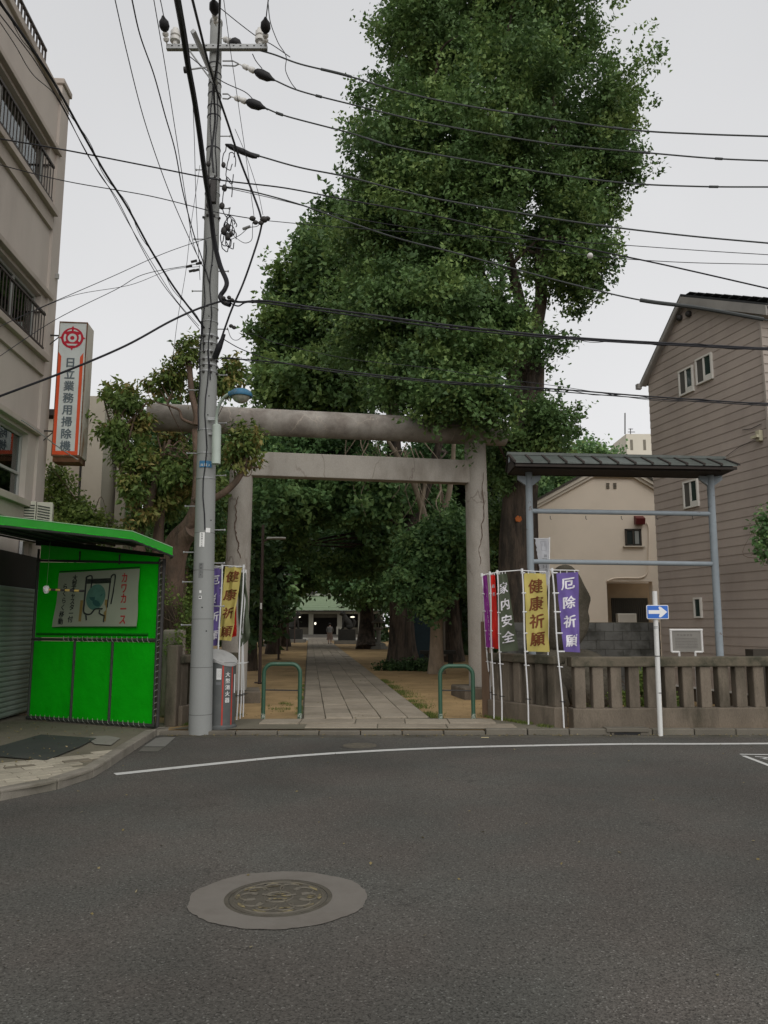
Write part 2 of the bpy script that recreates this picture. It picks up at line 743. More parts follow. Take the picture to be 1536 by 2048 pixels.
# ------------------------------------------------------------------ palette
M_soil = mat('soil', (0.37, 0.25, 0.12), 0.95, 0.25, 1.2, bump=0.5, bscale=30, grime=(0.20, 0.14, 0.06), gamt=0.75, gscale=0.5, speck=0.15, sscale=60)
M_conc_apron = mat('concrete_apron', (0.15, 0.135, 0.10), 0.92, 0.12, 2.0, bump=0.3, bscale=80, grime=(0.08, 0.077, 0.05), gamt=0.8, gscale=0.9, speck=0.2, sscale=120)
M_kerb = mat('kerb_concrete', (0.145, 0.13, 0.105), 0.92, 0.15, 4.0, bump=0.3, bscale=120, grime=(0.10, 0.095, 0.07), gamt=0.7, gscale=2.0, rnd=0.1, speck=0.15, sscale=150)
M_slab = mat('granite_slab', (0.29, 0.25, 0.195), 0.88, 0.12, 5.0, bump=0.25, bscale=150, grime=(0.19, 0.16, 0.115), gamt=0.6, gscale=1.6, rnd=0.13, speck=0.22, sscale=180)
M_joint = mat('joint_soil', (0.10, 0.09, 0.065), 0.95, 0.2, 6.0)
M_fence = mat('weathered_stone', (0.155, 0.128, 0.098), 0.93, 0.25, 3.0, bump=0.5, bscale=50, grime=(0.048, 0.042, 0.029), gamt=0.85, gscale=2.2, rnd=0.08, stretch=(0.800, 0.800, 0.280), speck=0.12, sscale=120)
M_fence_top = mat('mossy_stone', (0.145, 0.123, 0.089), 0.95, 0.3, 3.0, bump=0.6, bscale=40, grime=(0.038, 0.038, 0.025), gamt=0.9, gscale=3.0, grange=(0.42, 0.6))
M_torii = mat('torii_concrete', (0.325, 0.30, 0.265), 0.9, 0.1, 2.5, bump=0.2, bscale=60, grime=(0.20, 0.175, 0.145), gamt=0.9, gscale=1.3, stretch=(1, 1, 0.4), speck=0.10, sscale=90, cracks=(.13, .10, .08), cscale=1.6, cw=.012, camt=.7)
M_torii_top = mat('torii_stained_concrete', (0.30, 0.275, 0.245), 0.92, 0.18, 2.5, bump=0.3, bscale=50, grime=(0.10, 0.075, 0.06), gamt=0.6, gscale=2.0, grange=(0.44, 0.66), speck=.1, sscale=80, cracks=(.42, .37, .31), cscale=1.8, cw=.012, camt=.7)
M_crack = mat('crack', (0.10, 0.06, 0.04), 0.95, 0.2, 8)
M_polec = mat('pole_concrete', (0.26, 0.268, 0.258), 0.8, 0.07, 1.5, bump=0.1, bscale=120, grime=(0.22, 0.225, 0.215), gamt=0.6, gscale=0.8, stretch=(1, 1, 0.25), speck=0.05, sscale=200)
M_pavl = mat('paver_light', (0.36, 0.325, 0.255), 0.9, 0.12, 6, bump=0.2, bscale=150, grime=(0.17, 0.155, 0.115), gamt=0.6, gscale=2, rnd=0.1, speck=0.12)
M_pavd = mat('paver_dark', (0.16, 0.14, 0.105), 0.9, 0.12, 6, bump=0.2, bscale=150, rnd=0.15, speck=0.12)
M_white = mat('road_paint', (0.52, 0.52, 0.50), 0.7, 0.08, 6, grime=(0.30, 0.29, 0.27), gamt=0.7, gscale=9, grange=(0.56, 0.7), speck=0.12, sscale=200)
M_blk = mat('black_rubber', (0.012, 0.012, 0.013), 0.6, 0.1, 5)
M_cable = mat('black_cable', (0.018, 0.018, 0.022), 0.55, 0.1, 5)
M_cableg = mat('grey_cable', (0.05, 0.055, 0.055), 0.55, 0.1, 5)
M_galv = mat('galvanised_steel', (0.33, 0.34, 0.34), 0.5, 0.12, 12, metal=0.3, grime=(0.17, 0.16, 0.15), gamt=0.5, gscale=5)
M_dsteel = mat('dark_steel', (0.045, 0.042, 0.04), 0.6, 0.15, 8, metal=0.2)
M_porc = mat('porcelain', (0.62, 0.61, 0.58), 0.3, 0.05, 5)


def asphalt():
    m = bpy.data.materials.new('asphalt')
    m.use_nodes = True
    N, L = m.node_tree.nodes, m.node_tree.links
    b = N['Principled BSDF']
    b.inputs['Roughness'].default_value = 0.9
    setin(b, 'Specular IOR Level', 0.25)
    t = N.new('ShaderNodeTexCoord')
    big = N.new('ShaderNodeTexNoise')
    big.inputs['Scale'].default_value = 0.45
    big.inputs['Detail'].default_value = 6
    L.new(t.outputs['Object'], big.inputs['Vector'])
    r1 = N.new('ShaderNodeMapRange')
    r1.inputs[1].default_value = 0.3
    r1.inputs[2].default_value = 0.7
    r1.inputs[3].default_value = 0.80
    r1.inputs[4].default_value = 1.2
    L.new(big.outputs[0], r1.inputs[0])
    # aggregate: stone-sized cells of differing grey, dark pits between
    vo = N.new('ShaderNodeTexVoronoi')
    vo.inputs['Scale'].default_value = 125
    L.new(t.outputs['Object'], vo.inputs['Vector'])
    sv = N.new('ShaderNodeSeparateColor')
    L.new(vo.outputs['Color'], sv.inputs[0])
    rr = N.new('ShaderNodeValToRGB')
    rr.color_ramp.elements[0].color = (0.038, 0.0355, 0.032, 1)
    rr.color_ramp.elements[0].position = 0.0
    rr.color_ramp.elements[1].color = (0.105, 0.099, 0.09, 1)
    rr.color_ramp.elements[1].position = 0.95
    e = rr.color_ramp.elements.new(0.25)
    e.color = (0.075, 0.0705, 0.064, 1)
    e = rr.color_ramp.elements.new(0.8)
    e.color = (0.091, 0.085, 0.078, 1)
    e = rr.color_ramp.elements.new(0.996)
    e.color = (0.17, 0.165, 0.155, 1)
    L.new(sv.outputs[0], rr.inputs[0])
    n2 = N.new('ShaderNodeTexNoise')
    n2.inputs['Scale'].default_value = 55
    n2.inputs['Detail'].default_value = 3
    L.new(t.outputs['Object'], n2.inputs['Vector'])
    r2 = N.new('ShaderNodeMapRange')
    r2.inputs[1].default_value = 0.33
    r2.inputs[2].default_value = 0.5
    r2.inputs[3].default_value = 0.62
    r2.inputs[4].default_value = 1.05
    L.new(n2.outputs[0], r2.inputs[0])
    mu = N.new('ShaderNodeMath')
    mu.operation = 'MULTIPLY'
    L.new(r1.outputs[0], mu.inputs[0])
    L.new(r2.outputs[0], mu.inputs[1])
    s = N.new('ShaderNodeVectorMath')
    s.operation = 'SCALE'
    L.new(rr.outputs[0], s.inputs[0])
    L.new(mu.outputs[0], s.inputs['Scale'])
    # faint warm and cool drift
    n5 = N.new('ShaderNodeTexNoise')
    n5.inputs['Scale'].default_value = 1.1
    L.new(t.outputs['Object'], n5.inputs['Vector'])
    mx = N.new('ShaderNodeMix')
    mx.data_type = 'RGBA'
    mx.blend_type = 'MULTIPLY'
    mx.inputs['Factor'].default_value = 1
    r5 = N.new('ShaderNodeValToRGB')
    r5.color_ramp.elements[0].position = 0.35
    r5.color_ramp.elements[0].color = (1.04, 1.0, 0.96, 1)
    r5.color_ramp.elements[1].position = 0.65
    r5.color_ramp.elements[1].color = (0.96, 1.0, 0.97, 1)
    L.new(n5.outputs[0], r5.inputs[0])
    L.new(s.outputs[0], mx.inputs[6])
    L.new(r5.outputs[0], mx.inputs[7])
    L.new(mx.outputs[2], b.inputs['Base Color'])
    # a few sealed cracks and polished wheel tracks
    base_out = mx.outputs[2]
    nd = N.new('ShaderNodeTexNoise')
    nd.inputs['Scale'].default_value = 2.2
    nd.inputs['Detail'].default_value = 6
    L.new(t.outputs['Object'], nd.inputs['Vector'])
    mv = N.new('ShaderNodeVectorMath')
    mv.operation = 'MULTIPLY_ADD'
    L.new(nd.outputs['Color'], mv.inputs[0])
    mv.inputs[1].default_value = (.8, .8, .8)
    L.new(t.outputs['Object'], mv.inputs[2])
    v2 = N.new('ShaderNodeTexVoronoi')
    v2.feature = 'DISTANCE_TO_EDGE'
    v2.inputs['Scale'].default_value = .28
    L.new(mv.outputs[0], v2.inputs['Vector'])
    c1 = N.new('ShaderNodeMapRange')
    c1.inputs[2].default_value = .0022
    c1.inputs[3].default_value = .45
    c1.inputs[4].default_value = 0
    L.new(v2.outputs['Distance'], c1.inputs[0])
    sp = N.new('ShaderNodeSeparateXYZ')
    L.new(t.outputs['Object'], sp.inputs[0])
    fy_ = N.new('ShaderNodeMapRange')       # cracks only in the older surface near the kerb
    fy_.inputs[1].default_value = 6.5
    fy_.inputs[2].default_value = 9.5
    L.new(sp.outputs['Y'], fy_.inputs[0])
    cm = N.new('ShaderNodeMath')
    cm.operation = 'MULTIPLY'
    L.new(c1.outputs[0], cm.inputs[0])
    L.new(fy_.outputs[0], cm.inputs[1])
    mxc = N.new('ShaderNodeMix')
    mxc.data_type = 'RGBA'
    L.new(cm.outputs[0], mxc.inputs['Factor'])
    L.new(base_out, mxc.inputs[6])
    mxc.inputs[7].default_value = (.02, .019, .017, 1)
    # oil and dirt drips
    n6 = N.new('ShaderNodeTexNoise')
    n6.inputs['Scale'].default_value = 2.6
    n6.inputs['Detail'].default_value = 8
    n6.inputs['Roughness'].default_value = .7
    L.new(t.outputs['Object'], n6.inputs['Vector'])
    r6 = N.new('ShaderNodeMapRange')
    r6.inputs[1].default_value = .60
    r6.inputs[2].default_value = .72
    r6.inputs[4].default_value = .35
    L.new(n6.outputs[0], r6.inputs[0])
    mxd = N.new('ShaderNodeMix')
    mxd.data_type = 'RGBA'
    L.new(r6.outputs[0], mxd.inputs['Factor'])
    L.new(mxc.outputs[2], mxd.inputs[6])
    mxd.inputs[7].default_value = (.035, .033, .03, 1)
    L.new(mxd.outputs[2], b.inputs['Base Color'])
    bp = N.new('ShaderNodeBump')
    bp.inputs['Strength'].default_value = 0.55
    bp.inputs['Distance'].default_value = 0.006
    L.new(vo.outputs['Distance'], bp.inputs['Height'])
    L.new(bp.outputs[0], b.inputs['Normal'])
    return m


M_asph = asphalt()
KZ = 0.09   # kerb height

# ------------------------------------------------------------------ ground and road
gr = MB().face((-400, -200, -0.12), (400, -200, -0.12), (400, 700, -0.12), (-400, 700, -0.12))
part(gr, 'ground', M_soil, kind='structure', clean=False)
rd = MB().face((-60, -30, 0), (60, -30, 0), (60, 11.66, 0), (-60, 11.66, 0))
part(rd, 'road', M_asph, kind='structure', clean=False)
# bare earth of the shrine grounds, gently uneven
sg = MB()
nx, ny = 60, 90
xs = [-40 + 80 * i / nx for i in range(nx + 1)]
ys = [11.75 + 130 * (j / ny) ** 1.8 for j in range(ny + 1)]
for y in ys:
    for x in xs:
        sg.v.append(Vector((x, y, KZ - 0.036 + 0.01 * noise.noise(Vector((x * .4, y * .4, 0))))))
for j in range(ny):
    for i in range(nx):
        a = j * (nx + 1) + i
        sg.f.append((a, a + 1, a + nx + 2, a + nx + 1))
part(sg, 'shrine_ground', M_soil, kind='structure', smooth=True, clean=False)

# painted edge line
pts = spline([G(230, 1549), G(400, 1531), G(560, 1515), G(700, 1505), G(850, 1497.5), G(1000, 1493), G(1250, 1488.5), G(1536, 1487.5), G(1536, 1487.5) + Vector((6, 0.35, 0))], 10)
ln = MB()
for i in range(len(pts) - 1):
    t = (pts[i + 1] - pts[i]).normalized()
    n = Vector((-t.y, t.x, 0)) * 0.065
    t2 = (pts[min(i + 2, len(pts) - 1)] - pts[i + 1])
    t2 = t2.normalized() if t2.length > 1e-6 else t
    n2 = Vector((-t2.y, t2.x, 0)) * 0.065
    z = Vector((0, 0, 0.004))
    ln.face(pts[i] - n + z, pts[i + 1] - n2 + z, pts[i + 1] + n2 + z, pts[i] + n + z)
part(ln, 'road_edge_line', M_white, kind='structure')
# triangular marking at the right
tri = MB()


def strip(a, b, w):
    t = (b - a).normalized()
    n = Vector((-t.y, t.x, 0)) * w / 2
    z = Vector((0, 0, 0.004))
    tri.face(a - n + z, b - n + z, b + n + z, a + n + z)


strip(G(1480, 1509), G(1700, 1512), 0.055)
strip(G(1487, 1512), G(1700, 1593), 0.06)
strip(G(1510, 1513.5), G(1536, 1515.5), 0.05)
strip(G(1522, 1518), G(1545, 1515), 0.04)
strip(G(1522, 1517.5), G(1536, 1519.5), 0.035)
part(tri, 'road_marking', M_white, kind='structure')
sm = MB()
a, b = G(963, 1476), G(978, 1476)
sm.face(a + Vector((0, 0, .004)), b + Vector((0, 0, .004)), b + Vector((0, .07, .004)), a + Vector((0, .07, .004)))
part(sm, 'paint_dash', mat('yellow_paint', (0.6, 0.52, 0.3), 0.8), kind='structure')

# kerb stones and gutter along the far side
kerb = thing('kerb', 'low concrete kerb in front of the torii and stone fence', 'kerb', (0, 11.7, 0))
del kerb['label'], kerb['category']
kerb['kind'] = 'structure'
ks = MB().box(-.3, -.075, -0.05, .3, .075, KZ)
k0 = part(ks, 'kerb_stone', M_kerb, kerb, bevel=0.012)
k0.data.transform(Matrix.Translation(kerb.location))
k0.location = Vector((1.80, 11.7, 0)) - kerb.location
x = 2.415
while x < 14:
    if not (2.9 < x < 0):
        inst(k0, 'kerb_stone', kerb, (x, 11.7 + random.uniform(-.004, .004), random.uniform(-.004, .004)))
    x += 0.612
x = -3.1
while x < 1.3:    # dropped kerb at the entrance
    inst(k0, 'kerb_stone', kerb, (x, 11.7, -0.035 + random.uniform(-.003, .003)))
    x += 0.612
gut = MB().box(-3.2, 11.40, -0.02, 30, 11.622, 0.006)
part(gut, 'gutter', mat('gutter_concrete', (0.09, 0.083, 0.067), 0.9, 0.15, 3, bump=.3, grime=(0.045, 0.042, 0.03), gamt=0.8, gscale=1.2, speck=.2), kind='structure')
# drain inlet under the kerb
d0, d1 = G(1228, 1470), G(1280, 1470)
dr = thing('drain_inlet', 'dark slot of the storm drain at the foot of the kerb right of the banners', 'drain', ((d0.x + d1.x) / 2, 11.6, 0))
part(MB().box(d0.x, 11.612, 0.008, d1.x, 11.63, 0.04), 'slot', M_blk, dr)
part(MB().box(d0.x - .12, 11.60, 0.046, d1.x + .12, 11.80, KZ + .012), 'cover', M_kerb, dr, bevel=.008)

# entrance apron: wide pale slabs across the path mouth
ap = thing('entrance_paving', 'x', 'x', (0, 12.2, 0))
del ap['label'], ap['category']
ap['kind'] = 'structure'
y0 = 11.79
part(MB().face((-3.2, 11.776, KZ - .02), (2.75, 11.776, KZ - .02), (1.6, 13.0, KZ - .006), (-2.3, 12.9, KZ - .006)), 'bedding', M_conc_apron, ap, clean=False)
xs = [-1.95, -1.32, -0.45, 0.33, 1.02, 1.75]
for i in range(5):
    xa, xb = xs[i], xs[i + 1]
    part(MB().box(xa + .008, 12.28, KZ - .05, xb - .008, 12.80, KZ + .006 + random.uniform(-.003, .003)), 'stone_slab', M_slab, ap, bevel=.006)
xs = [-1.2, -0.1, 0.95, 2.0]
for i in range(3):
    part(MB().box(xs[i] + .008, 11.86, KZ - .06, xs[i + 1] - .008, 12.262, KZ - .004 + random.uniform(-.003, .003)), 'stone_slab', M_slab, ap, bevel=.006)

# ------------------------------------------------------------------ long stone path to the hall
DIRP = Vector((-0.0960, 0.99538, 0))
PRP = Vector((0.99538, 0.0960, 0))
O_P = Vector((-1.31, 12.82, 0))
path = thing('path', 'x', 'x', O_P + Vector((0, 0, KZ)))
del path['label'], path['category']
path['kind'] = 'structure'
PW = 2.06
bed = MB()
z = Vector((0, 0, KZ - .008))
bed.face(O_P + z - PRP * .03, O_P + PRP * (PW + .03) + z, O_P + PRP * (PW + .03) + DIRP * 82 + z, O_P - PRP * .03 + DIRP * 82 + z)
part(bed, 'bedding', M_joint, path, clean=False)
cols = [0, 0.36, 0.80, 1.26, 1.70, PW]
random.seed(5)
nsl = 0
far = MB()
for ci in range(5):
    s = random.uniform(-0.5, 0)
    while s < 80:
        L = random.choice([0.62, 0.75, 0.9, 1.1, 0.82]) * (1.0 if ci not in (0, 4) else 1.15)
        s0, s1 = max(s, 0), s + L
        s = s1
        if s1 - s0 < 0.1:
            continue
        gx = 0.007
        h = random.uniform(-.004, .006)
        o = O_P + PRP * (cols[ci] + gx) + DIRP * (s0 + gx) + Vector((0, 0, KZ - .04))
        if s0 < 34:
            nsl += 1
            mb = MB().obox(o, PRP * (cols[ci + 1] - cols[ci] - 2 * gx), DIRP * (s1 - s0 - 2 * gx), Vector((random.uniform(-.002, .002), random.uniform(-.002, .002), .055 + h)))
            part(mb, 'stone_slab', M_slab, path, clean=True, bevel=0.006 if s0 < 8 else 0)
        else:
            far.obox(o, PRP * (cols[ci + 1] - cols[ci] - 2 * gx), DIRP * (s1 - s0 - 2 * gx), Vector((0, 0, .055 + h)))
part(far, 'far_slabs', M_slab, path, kind='stuff')
# plaza in front of the hall
part(MB().box(-17, 78, KZ - .05, 6, 93, KZ + .01), 'forecourt', mat('forecourt_concrete', (0.36, 0.34, 0.29), .9), kind='structure')

# ------------------------------------------------------------------ left pavement
SWZ = 0.085
outer = [Vector((-9.5, 3.6, 0)), Vector((-5.6, 5.35, 0)), Vector((-4.35, 6.3, 0)), G(0, 1602), G(100, 1583), G(180, 1558), G(215, 1538), G(245, 1517), G(285, 1490), G(318, 1468), Vector((-3.33, 11.72, 0))]
for p in outer:
    p.z = 0
oc = spline(outer, 6)
pm = MB()
inner_side = [Vector((-3.3, 12.4, 0)), Vector((-7.5, 14, 0)), Vector((-12, 14, 0)), Vector((-12, 3.6, 0))]
poly = oc + inner_side
n = len(poly)
pm.add([p + Vector((0, 0, SWZ - .012)) for p in poly], [tuple(range(n))])
part(pm, 'pavement', M_conc_apron, kind='structure', clean=False)
M_kerbl = mat('pale_kerb', (0.225, 0.205, 0.17), 0.92, 0.12, 4.0, bump=0.3, bscale=120, grime=(0.13, 0.12, 0.09), gamt=0.7, gscale=2.4, rnd=0.1, speck=0.15, sscale=150)
# curved kerb in short stones
kp = thing('pavement_kerb', 'x', 'x', outer[5])
del kp['label'], kp['category']
kp['kind'] = 'structure'
acc = [0]
for i in range(1, len(oc)):
    acc.append(acc[-1] + (oc[i] - oc[i - 1]).length)


def oat(s):
    for i in range(1, len(oc)):
        if acc[i] >= s:
            f = (s - acc[i - 1]) / max(1e-6, acc[i] - acc[i - 1])
            return oc[i - 1].lerp(oc[i], f)
    return oc[-1]


def onrm(s):
    t = (oat(s + .05) - oat(s - .05))
    t.normalize()
    return Vector((-t.y, t.x, 0))


s = 0.0
while s < acc[-1] - 0.1:
    e = min(s + 0.6, acc[-1] - .01)
    a, b = oat(s + .006), oat(e - .006)
    na, nb = onrm(max(s, .06)), onrm(min(e, acc[-1] - .06))
    w = 0.14
    poly = [a, b, b + nb * w, a + na * w]
    part(MB().prism([p + Vector((0, 0, -.03)) for p in poly], (0, 0, SWZ + .042 + random.uniform(0, .006))), 'kerb_stone', M_kerbl, kp, bevel=.014)
    s = e


def inpoly(p, poly):
    c = False
    j = len(poly) - 1
    for i in range(len(poly)):
        a, b = poly[i], poly[j]
        if (a.y > p.y) != (b.y > p.y) and p.x < (b.x - a.x) * (p.y - a.y) / (b.y - a.y) + a.x:
            c = not c
        j = i
    return c


# interlocking pavers between kerb and the shop's concrete apron
inb = [G(235, 1503, SWZ), G(170, 1512, SWZ), G(100, 1520, SWZ), G(0, 1531, SWZ), G(-200, 1560, SWZ), Vector((-9.0, 5.5, 0))]
kin = [oat(s) + onrm(s) * 0.15 for s in [acc[-1] * k / 60 for k in range(4, 52)]]
pv_poly = [Vector((p.x, p.y, 0)) for p in kin] + [Vector((p.x, p.y, 0)) for p in inb]
oc_in = [Vector((p.x, p.y, 0)) for p in [oat(acc[-1] * k / 80) + onrm(max(.06, acc[-1] * k / 80)) * .02 for k in range(2, 79)]] + [Vector((-3.6, 13, 0)), Vector((-12, 13, 0)), Vector((-12, 4, 0))]
pave = thing('paver_band', 'x', 'x', G(60, 1560, SWZ))
del pave['label'], pave['category']
pave['kind'] = 'structure'
ang = rad(38)
U1 = Vector((math.cos(ang), math.sin(ang), 0))
U2 = Vector((-math.sin(ang), math.cos(ang), 0))
pl, pw = 0.295, 0.145
src = {}
for mm, key in ((M_pavl, 'l'), (M_pavd, 'd')):
    o = part(MB().box(-pl / 2, -pw / 2, -.03, pl / 2, pw / 2, .006), 'paver', mm, None, bevel=.006, loc=(0, 0, 0))
    src[key] = o
rp = random.Random(3)
half = MB()
for i in range(-30, 40):
    for j in range(-60, 60):
        c = Vector((-4.2, 8.2, 0)) + U1 * ((i + (0.5 if j % 2 else 0)) * (pl + .008)) + U2 * (j * (pw + .008))
        cs = [c + U1 * sx * pl / 2 + U2 * sy * pw / 2 for sx in (-1, 1) for sy in (-1, 1)]
        ins = [inpoly(q, pv_poly) for q in cs]
        if all(ins):
            key = 'd' if rp.random() < 0.2 else 'l'
            inst(src[key], 'paver', pave, (c.x, c.y, SWZ + rp.uniform(-.0025, .0025)), ang)
        elif (sum(ins) >= 1 or inpoly(c, pv_poly)) and all(inpoly(q, oc_in) for q in cs):
            inst(src['l'], 'paver', pave, (c.x, c.y, SWZ - .004), ang)
for o in src.values():
    bpy.data.objects.remove(o)
# rubber sheet, patch and small concrete gutter slabs
zz = SWZ + .002
mt = MB().add([G(0, 1493, zz), G(82, 1470, zz), G(192, 1477, zz), G(160, 1494, zz), G(92, 1521, zz), G(-60, 1508, zz)], [(0, 1, 2, 3, 4, 5)])
mt = MB().prism([p.copy() for p in mt.v], (0, 0, .008))
o = part(mt, 'rubber_mat', mat('rubber_mat', (0.04, 0.045, 0.04), .8, .1, 3, grime=(.07, .07, .06), gamt=.5), None)
tag(o, 'dark grey rubber mat lying flat on the pavement in front of the green shelter', 'mat')
part(MB().add([G(168, 1474, zz), G(214, 1471, zz), G(241, 1476, zz), G(222, 1490, zz), G(190, 1488, zz)], [(0, 1, 2, 3, 4)]), 'concrete_patch', mat('pale_patch', (.20, .195, .165), .9, .1), kind='structure')
part(MB().add([G(312, 1476, .006), G(356, 1470, .006), G(330, 1493, .006), G(287, 1493, .006)], [(0, 1, 2, 3)]), 'gutter_slab', mat('pale_slab', (.17, .165, .15), .9, .1, speck=.1), kind='structure')
part(MB().add([G(287, 1494, .0065), G(329, 1494, .0065), G(316, 1503, .0065), G(276, 1503, .0065)], [(0, 1, 2, 3)]), 'gutter_slab', mat('dull_slab', (.115, .11, .095), .9, .1, speck=.1), kind='structure')

# ------------------------------------------------------------------ manholes
mh = G(557, 1796)
man = thing('manhole', 'large iron manhole cover with worn yellow pattern in a pale concrete ring', 'manhole', mh)
ring = MB()
nr = 96
RR = []
r_ = random.Random(2)
for k in range(nr):
    a = 2 * math.pi * k / nr
    R = 0.52 + 0.02 * noise.noise(Vector((math.cos(a) * 3, math.sin(a) * 3, 1))) + 0.012 * noise.noise(Vector((math.cos(a) * 14, math.sin(a) * 14, 5)))
    RR.append(mh + Vector((math.cos(a) * R * 1.01, math.sin(a) * R * 0.93, 0)))
ring.v = [p + Vector((0, 0, .005)) for p in RR] + [mh + Vector((math.cos(2 * math.pi * k / nr) * .318, math.sin(2 * math.pi * k / nr) * .318, .005)) for k in range(nr)]
ring.f = [(k, (k + 1) % nr, nr + (k + 1) % nr, nr + k) for k in range(nr)]
part(ring, 'concrete_collar', mat('collar_concrete', (0.150, 0.137, 0.120), 0.85, 0.07, 5, bump=.15, grime=(0.118, 0.104, 0.088), gamt=.6, gscale=3), man, clean=False)
M_iron = mat('cast_iron', (0.081, 0.073, 0.057), 0.7, 0.2, 12, bump=.4, bscale=60, grime=(0.065, 0.055, 0.042), gamt=.7, gscale=8)
part(MB().lathe([(0.318, -.02), (0.318, .004), (.292, .004), (.292, -.006)], mh, 64), 'rim', M_iron, man, smooth=True)
part(MB().lathe([(0.287, -.03), (0.287, .004), (.283, .0055)], mh, 64), 'cover', M_iron, man, smooth=True)
M_ir2 = mat('iron_relief', (0.098, 0.088, 0.070), 0.65, 0.2, 20, grime=(0.169, 0.150, 0.104), gamt=.6, gscale=14)
M_yel = mat('yellow_inlay', (0.212, 0.175, 0.090), 0.85, 0.25, 20, grime=(0.080, 0.069, 0.048), gamt=.9, gscale=14, grange=(.46, .56))
rel = MB()
yl = MB()
for k in range(10):       # petal wreath
    a0 = 2 * math.pi * k / 10
    c = mh + Vector((math.cos(a0) * .165, math.sin(a0) * .165, 0))
    arc = [c + Vector((math.cos(a0 + q) * .062, math.sin(a0 + q) * .062, .0075)) for q in np.linspace(-2.2, 2.2, 12)]
    rel.tube(arc, .006, 4)
    arc = [mh + Vector((math.cos(a0 + q) * .243, math.sin(a0 + q) * .243, .0085)) for q in np.linspace(-.2, .13 + .1 * r_.random(), 7)]
    for i in range(6):
        p, q2 = arc[i], arc[i + 1]
        n = (p - mh)
        n.z = 0
        n.normalize()
        w0 = .013 * math.sin(math.pi * (i + .15) / 6.3)
        w1 = .013 * math.sin(math.pi * (i + 1.15) / 6.3)
        yl.face(p - n * w0, q2 - n * w1, q2 + n * w1, p + n * w0)
    if k in (0, 3, 4, 7, 8):
        for q in (-.5, .5):
            c2 = c + Vector((math.cos(a0 + q) * .03, math.sin(a0 + q) * .03, .009))
            yl.add([c2 + Vector((math.cos(t) * .022 * (1 + .4 * math.sin(3 * t + k)), math.sin(t) * .012, 0)) for t in np.linspace(0, 6.283, 11)[:-1]], [tuple(range(10))])
for k in range(5):
    a0 = 2 * math.pi * k / 5 + .3
    c2 = mh + Vector((math.cos(a0) * .045, math.sin(a0) * .045, .009))
    yl.add([c2 + Vector((math.cos(t + a0) * .03, math.sin(t + a0) * .012, 0)) for t in np.linspace(0, 6.283, 9)[:-1]], [tuple(range(8))])
    rel.tube([c2, c2 + Vector((math.cos(a0) * .06, math.sin(a0) * .06, 0))], .006, 4)
rel.tube([mh + Vector((math.cos(q) * .262, math.sin(q) * .262, .006)) for q in np.linspace(0, 6.29, 60)], .005, 4)
rel.tube([mh + Vector((math.cos(q) * .085, math.sin(q) * .085, .006)) for q in np.linspace(0, 6.29, 30)], .005, 4)
part(rel, 'relief', M_ir2, man, clean=False)
part(yl, 'yellow_inlay', M_yel, man, clean=False, kind='stuff')
for a in (2.0, 5.2):
    part(MB().lathe([(.016, .0), (.016, .0068)], mh + Vector((math.cos(a) * .25, math.sin(a) * .25, 0)), 8), 'key_hole', M_blk, man)
m2 = G(718, 1498.5) + Vector((0, .28, 0))
man2 = thing('manhole_small', 'small dark manhole cover set in the asphalt just beside the white edge line', 'manhole', m2)
man2.name = 'manhole'
part(MB().lathe([(.27, -.02), (.27, .0035)], m2, 40), 'rim', mat('dark_iron', (.06, .055, .048), .8, .2), man2)
part(MB().lathe([(.23, -.02), (.23, .005)], m2, 40), 'cover', M_iron, man2)
g_ = MB()
for k in range(-4, 5):
    w = math.sqrt(.225 ** 2 - (k * .05) ** 2)
    g_.cbox(m2 + Vector((0, k * .05, .007)), (2 * w, 0, 0), (0, .02, 0), (0, 0, .006))
part(g_, 'relief', M_ir2, man2)
# ------------------------------------------------------------------ torii
TL = Vector((-3.10, 16.13, 0))
TR = Vector((2.13, 17.10, 0))
TD = (TR - TL).normalized()
TN = Vector((-TD.y, TD.x, 0))
tor = thing('torii', 'large old concrete torii gate with cracked round pillars over the stone path', 'torii', (TL + TR) / 2 + Vector((0, 0, KZ - .03)))


def lean_path(base, top, k=14):
    return [base.lerp(top, i / k) for i in range(k + 1)]


for base, inn, lab in ((TL, TD, 'left pillar with a long crack'), (TR, -TD, 'right pillar with a long crack')):
    b = base + Vector((0, 0, .0))
    t = base + inn * 0.06 + Vector((0, 0, 5.82))
    pth = lean_path(b, t)
    part(MB().tube(pth, [.275 - .035 * i / 14 for i in range(15)], 40), 'pillar', M_torii, tor, smooth=True, label=lab)
    part(MB().cbox(base + Vector((0, 0, .14)), TD * 1.1, TN * 1.1, (0, 0, .3)), 'plinth', M_fence, tor, bevel=.03)
KA = TL - TD * 1.93 + Vector((0, 0, 5.96))
KB = TR + TD * .66 + Vector((0, 0, 5.96))
pth = [KA.lerp(KB, i / 40) for i in range(41)]
part(MB().tube(pth, .292, 40), 'top_beam', M_torii_top, tor, smooth=True, ang=50)
NA = TL - TD * .12 + Vector((0, 0, 5.01))
part(MB().cbox((TL + TR) / 2 + Vector((0, 0, 5.01)), TD * ((TR - TL).length + .3), TN * .30, (0, 0, .52)), 'tie_beam', M_torii, tor, bevel=.015)


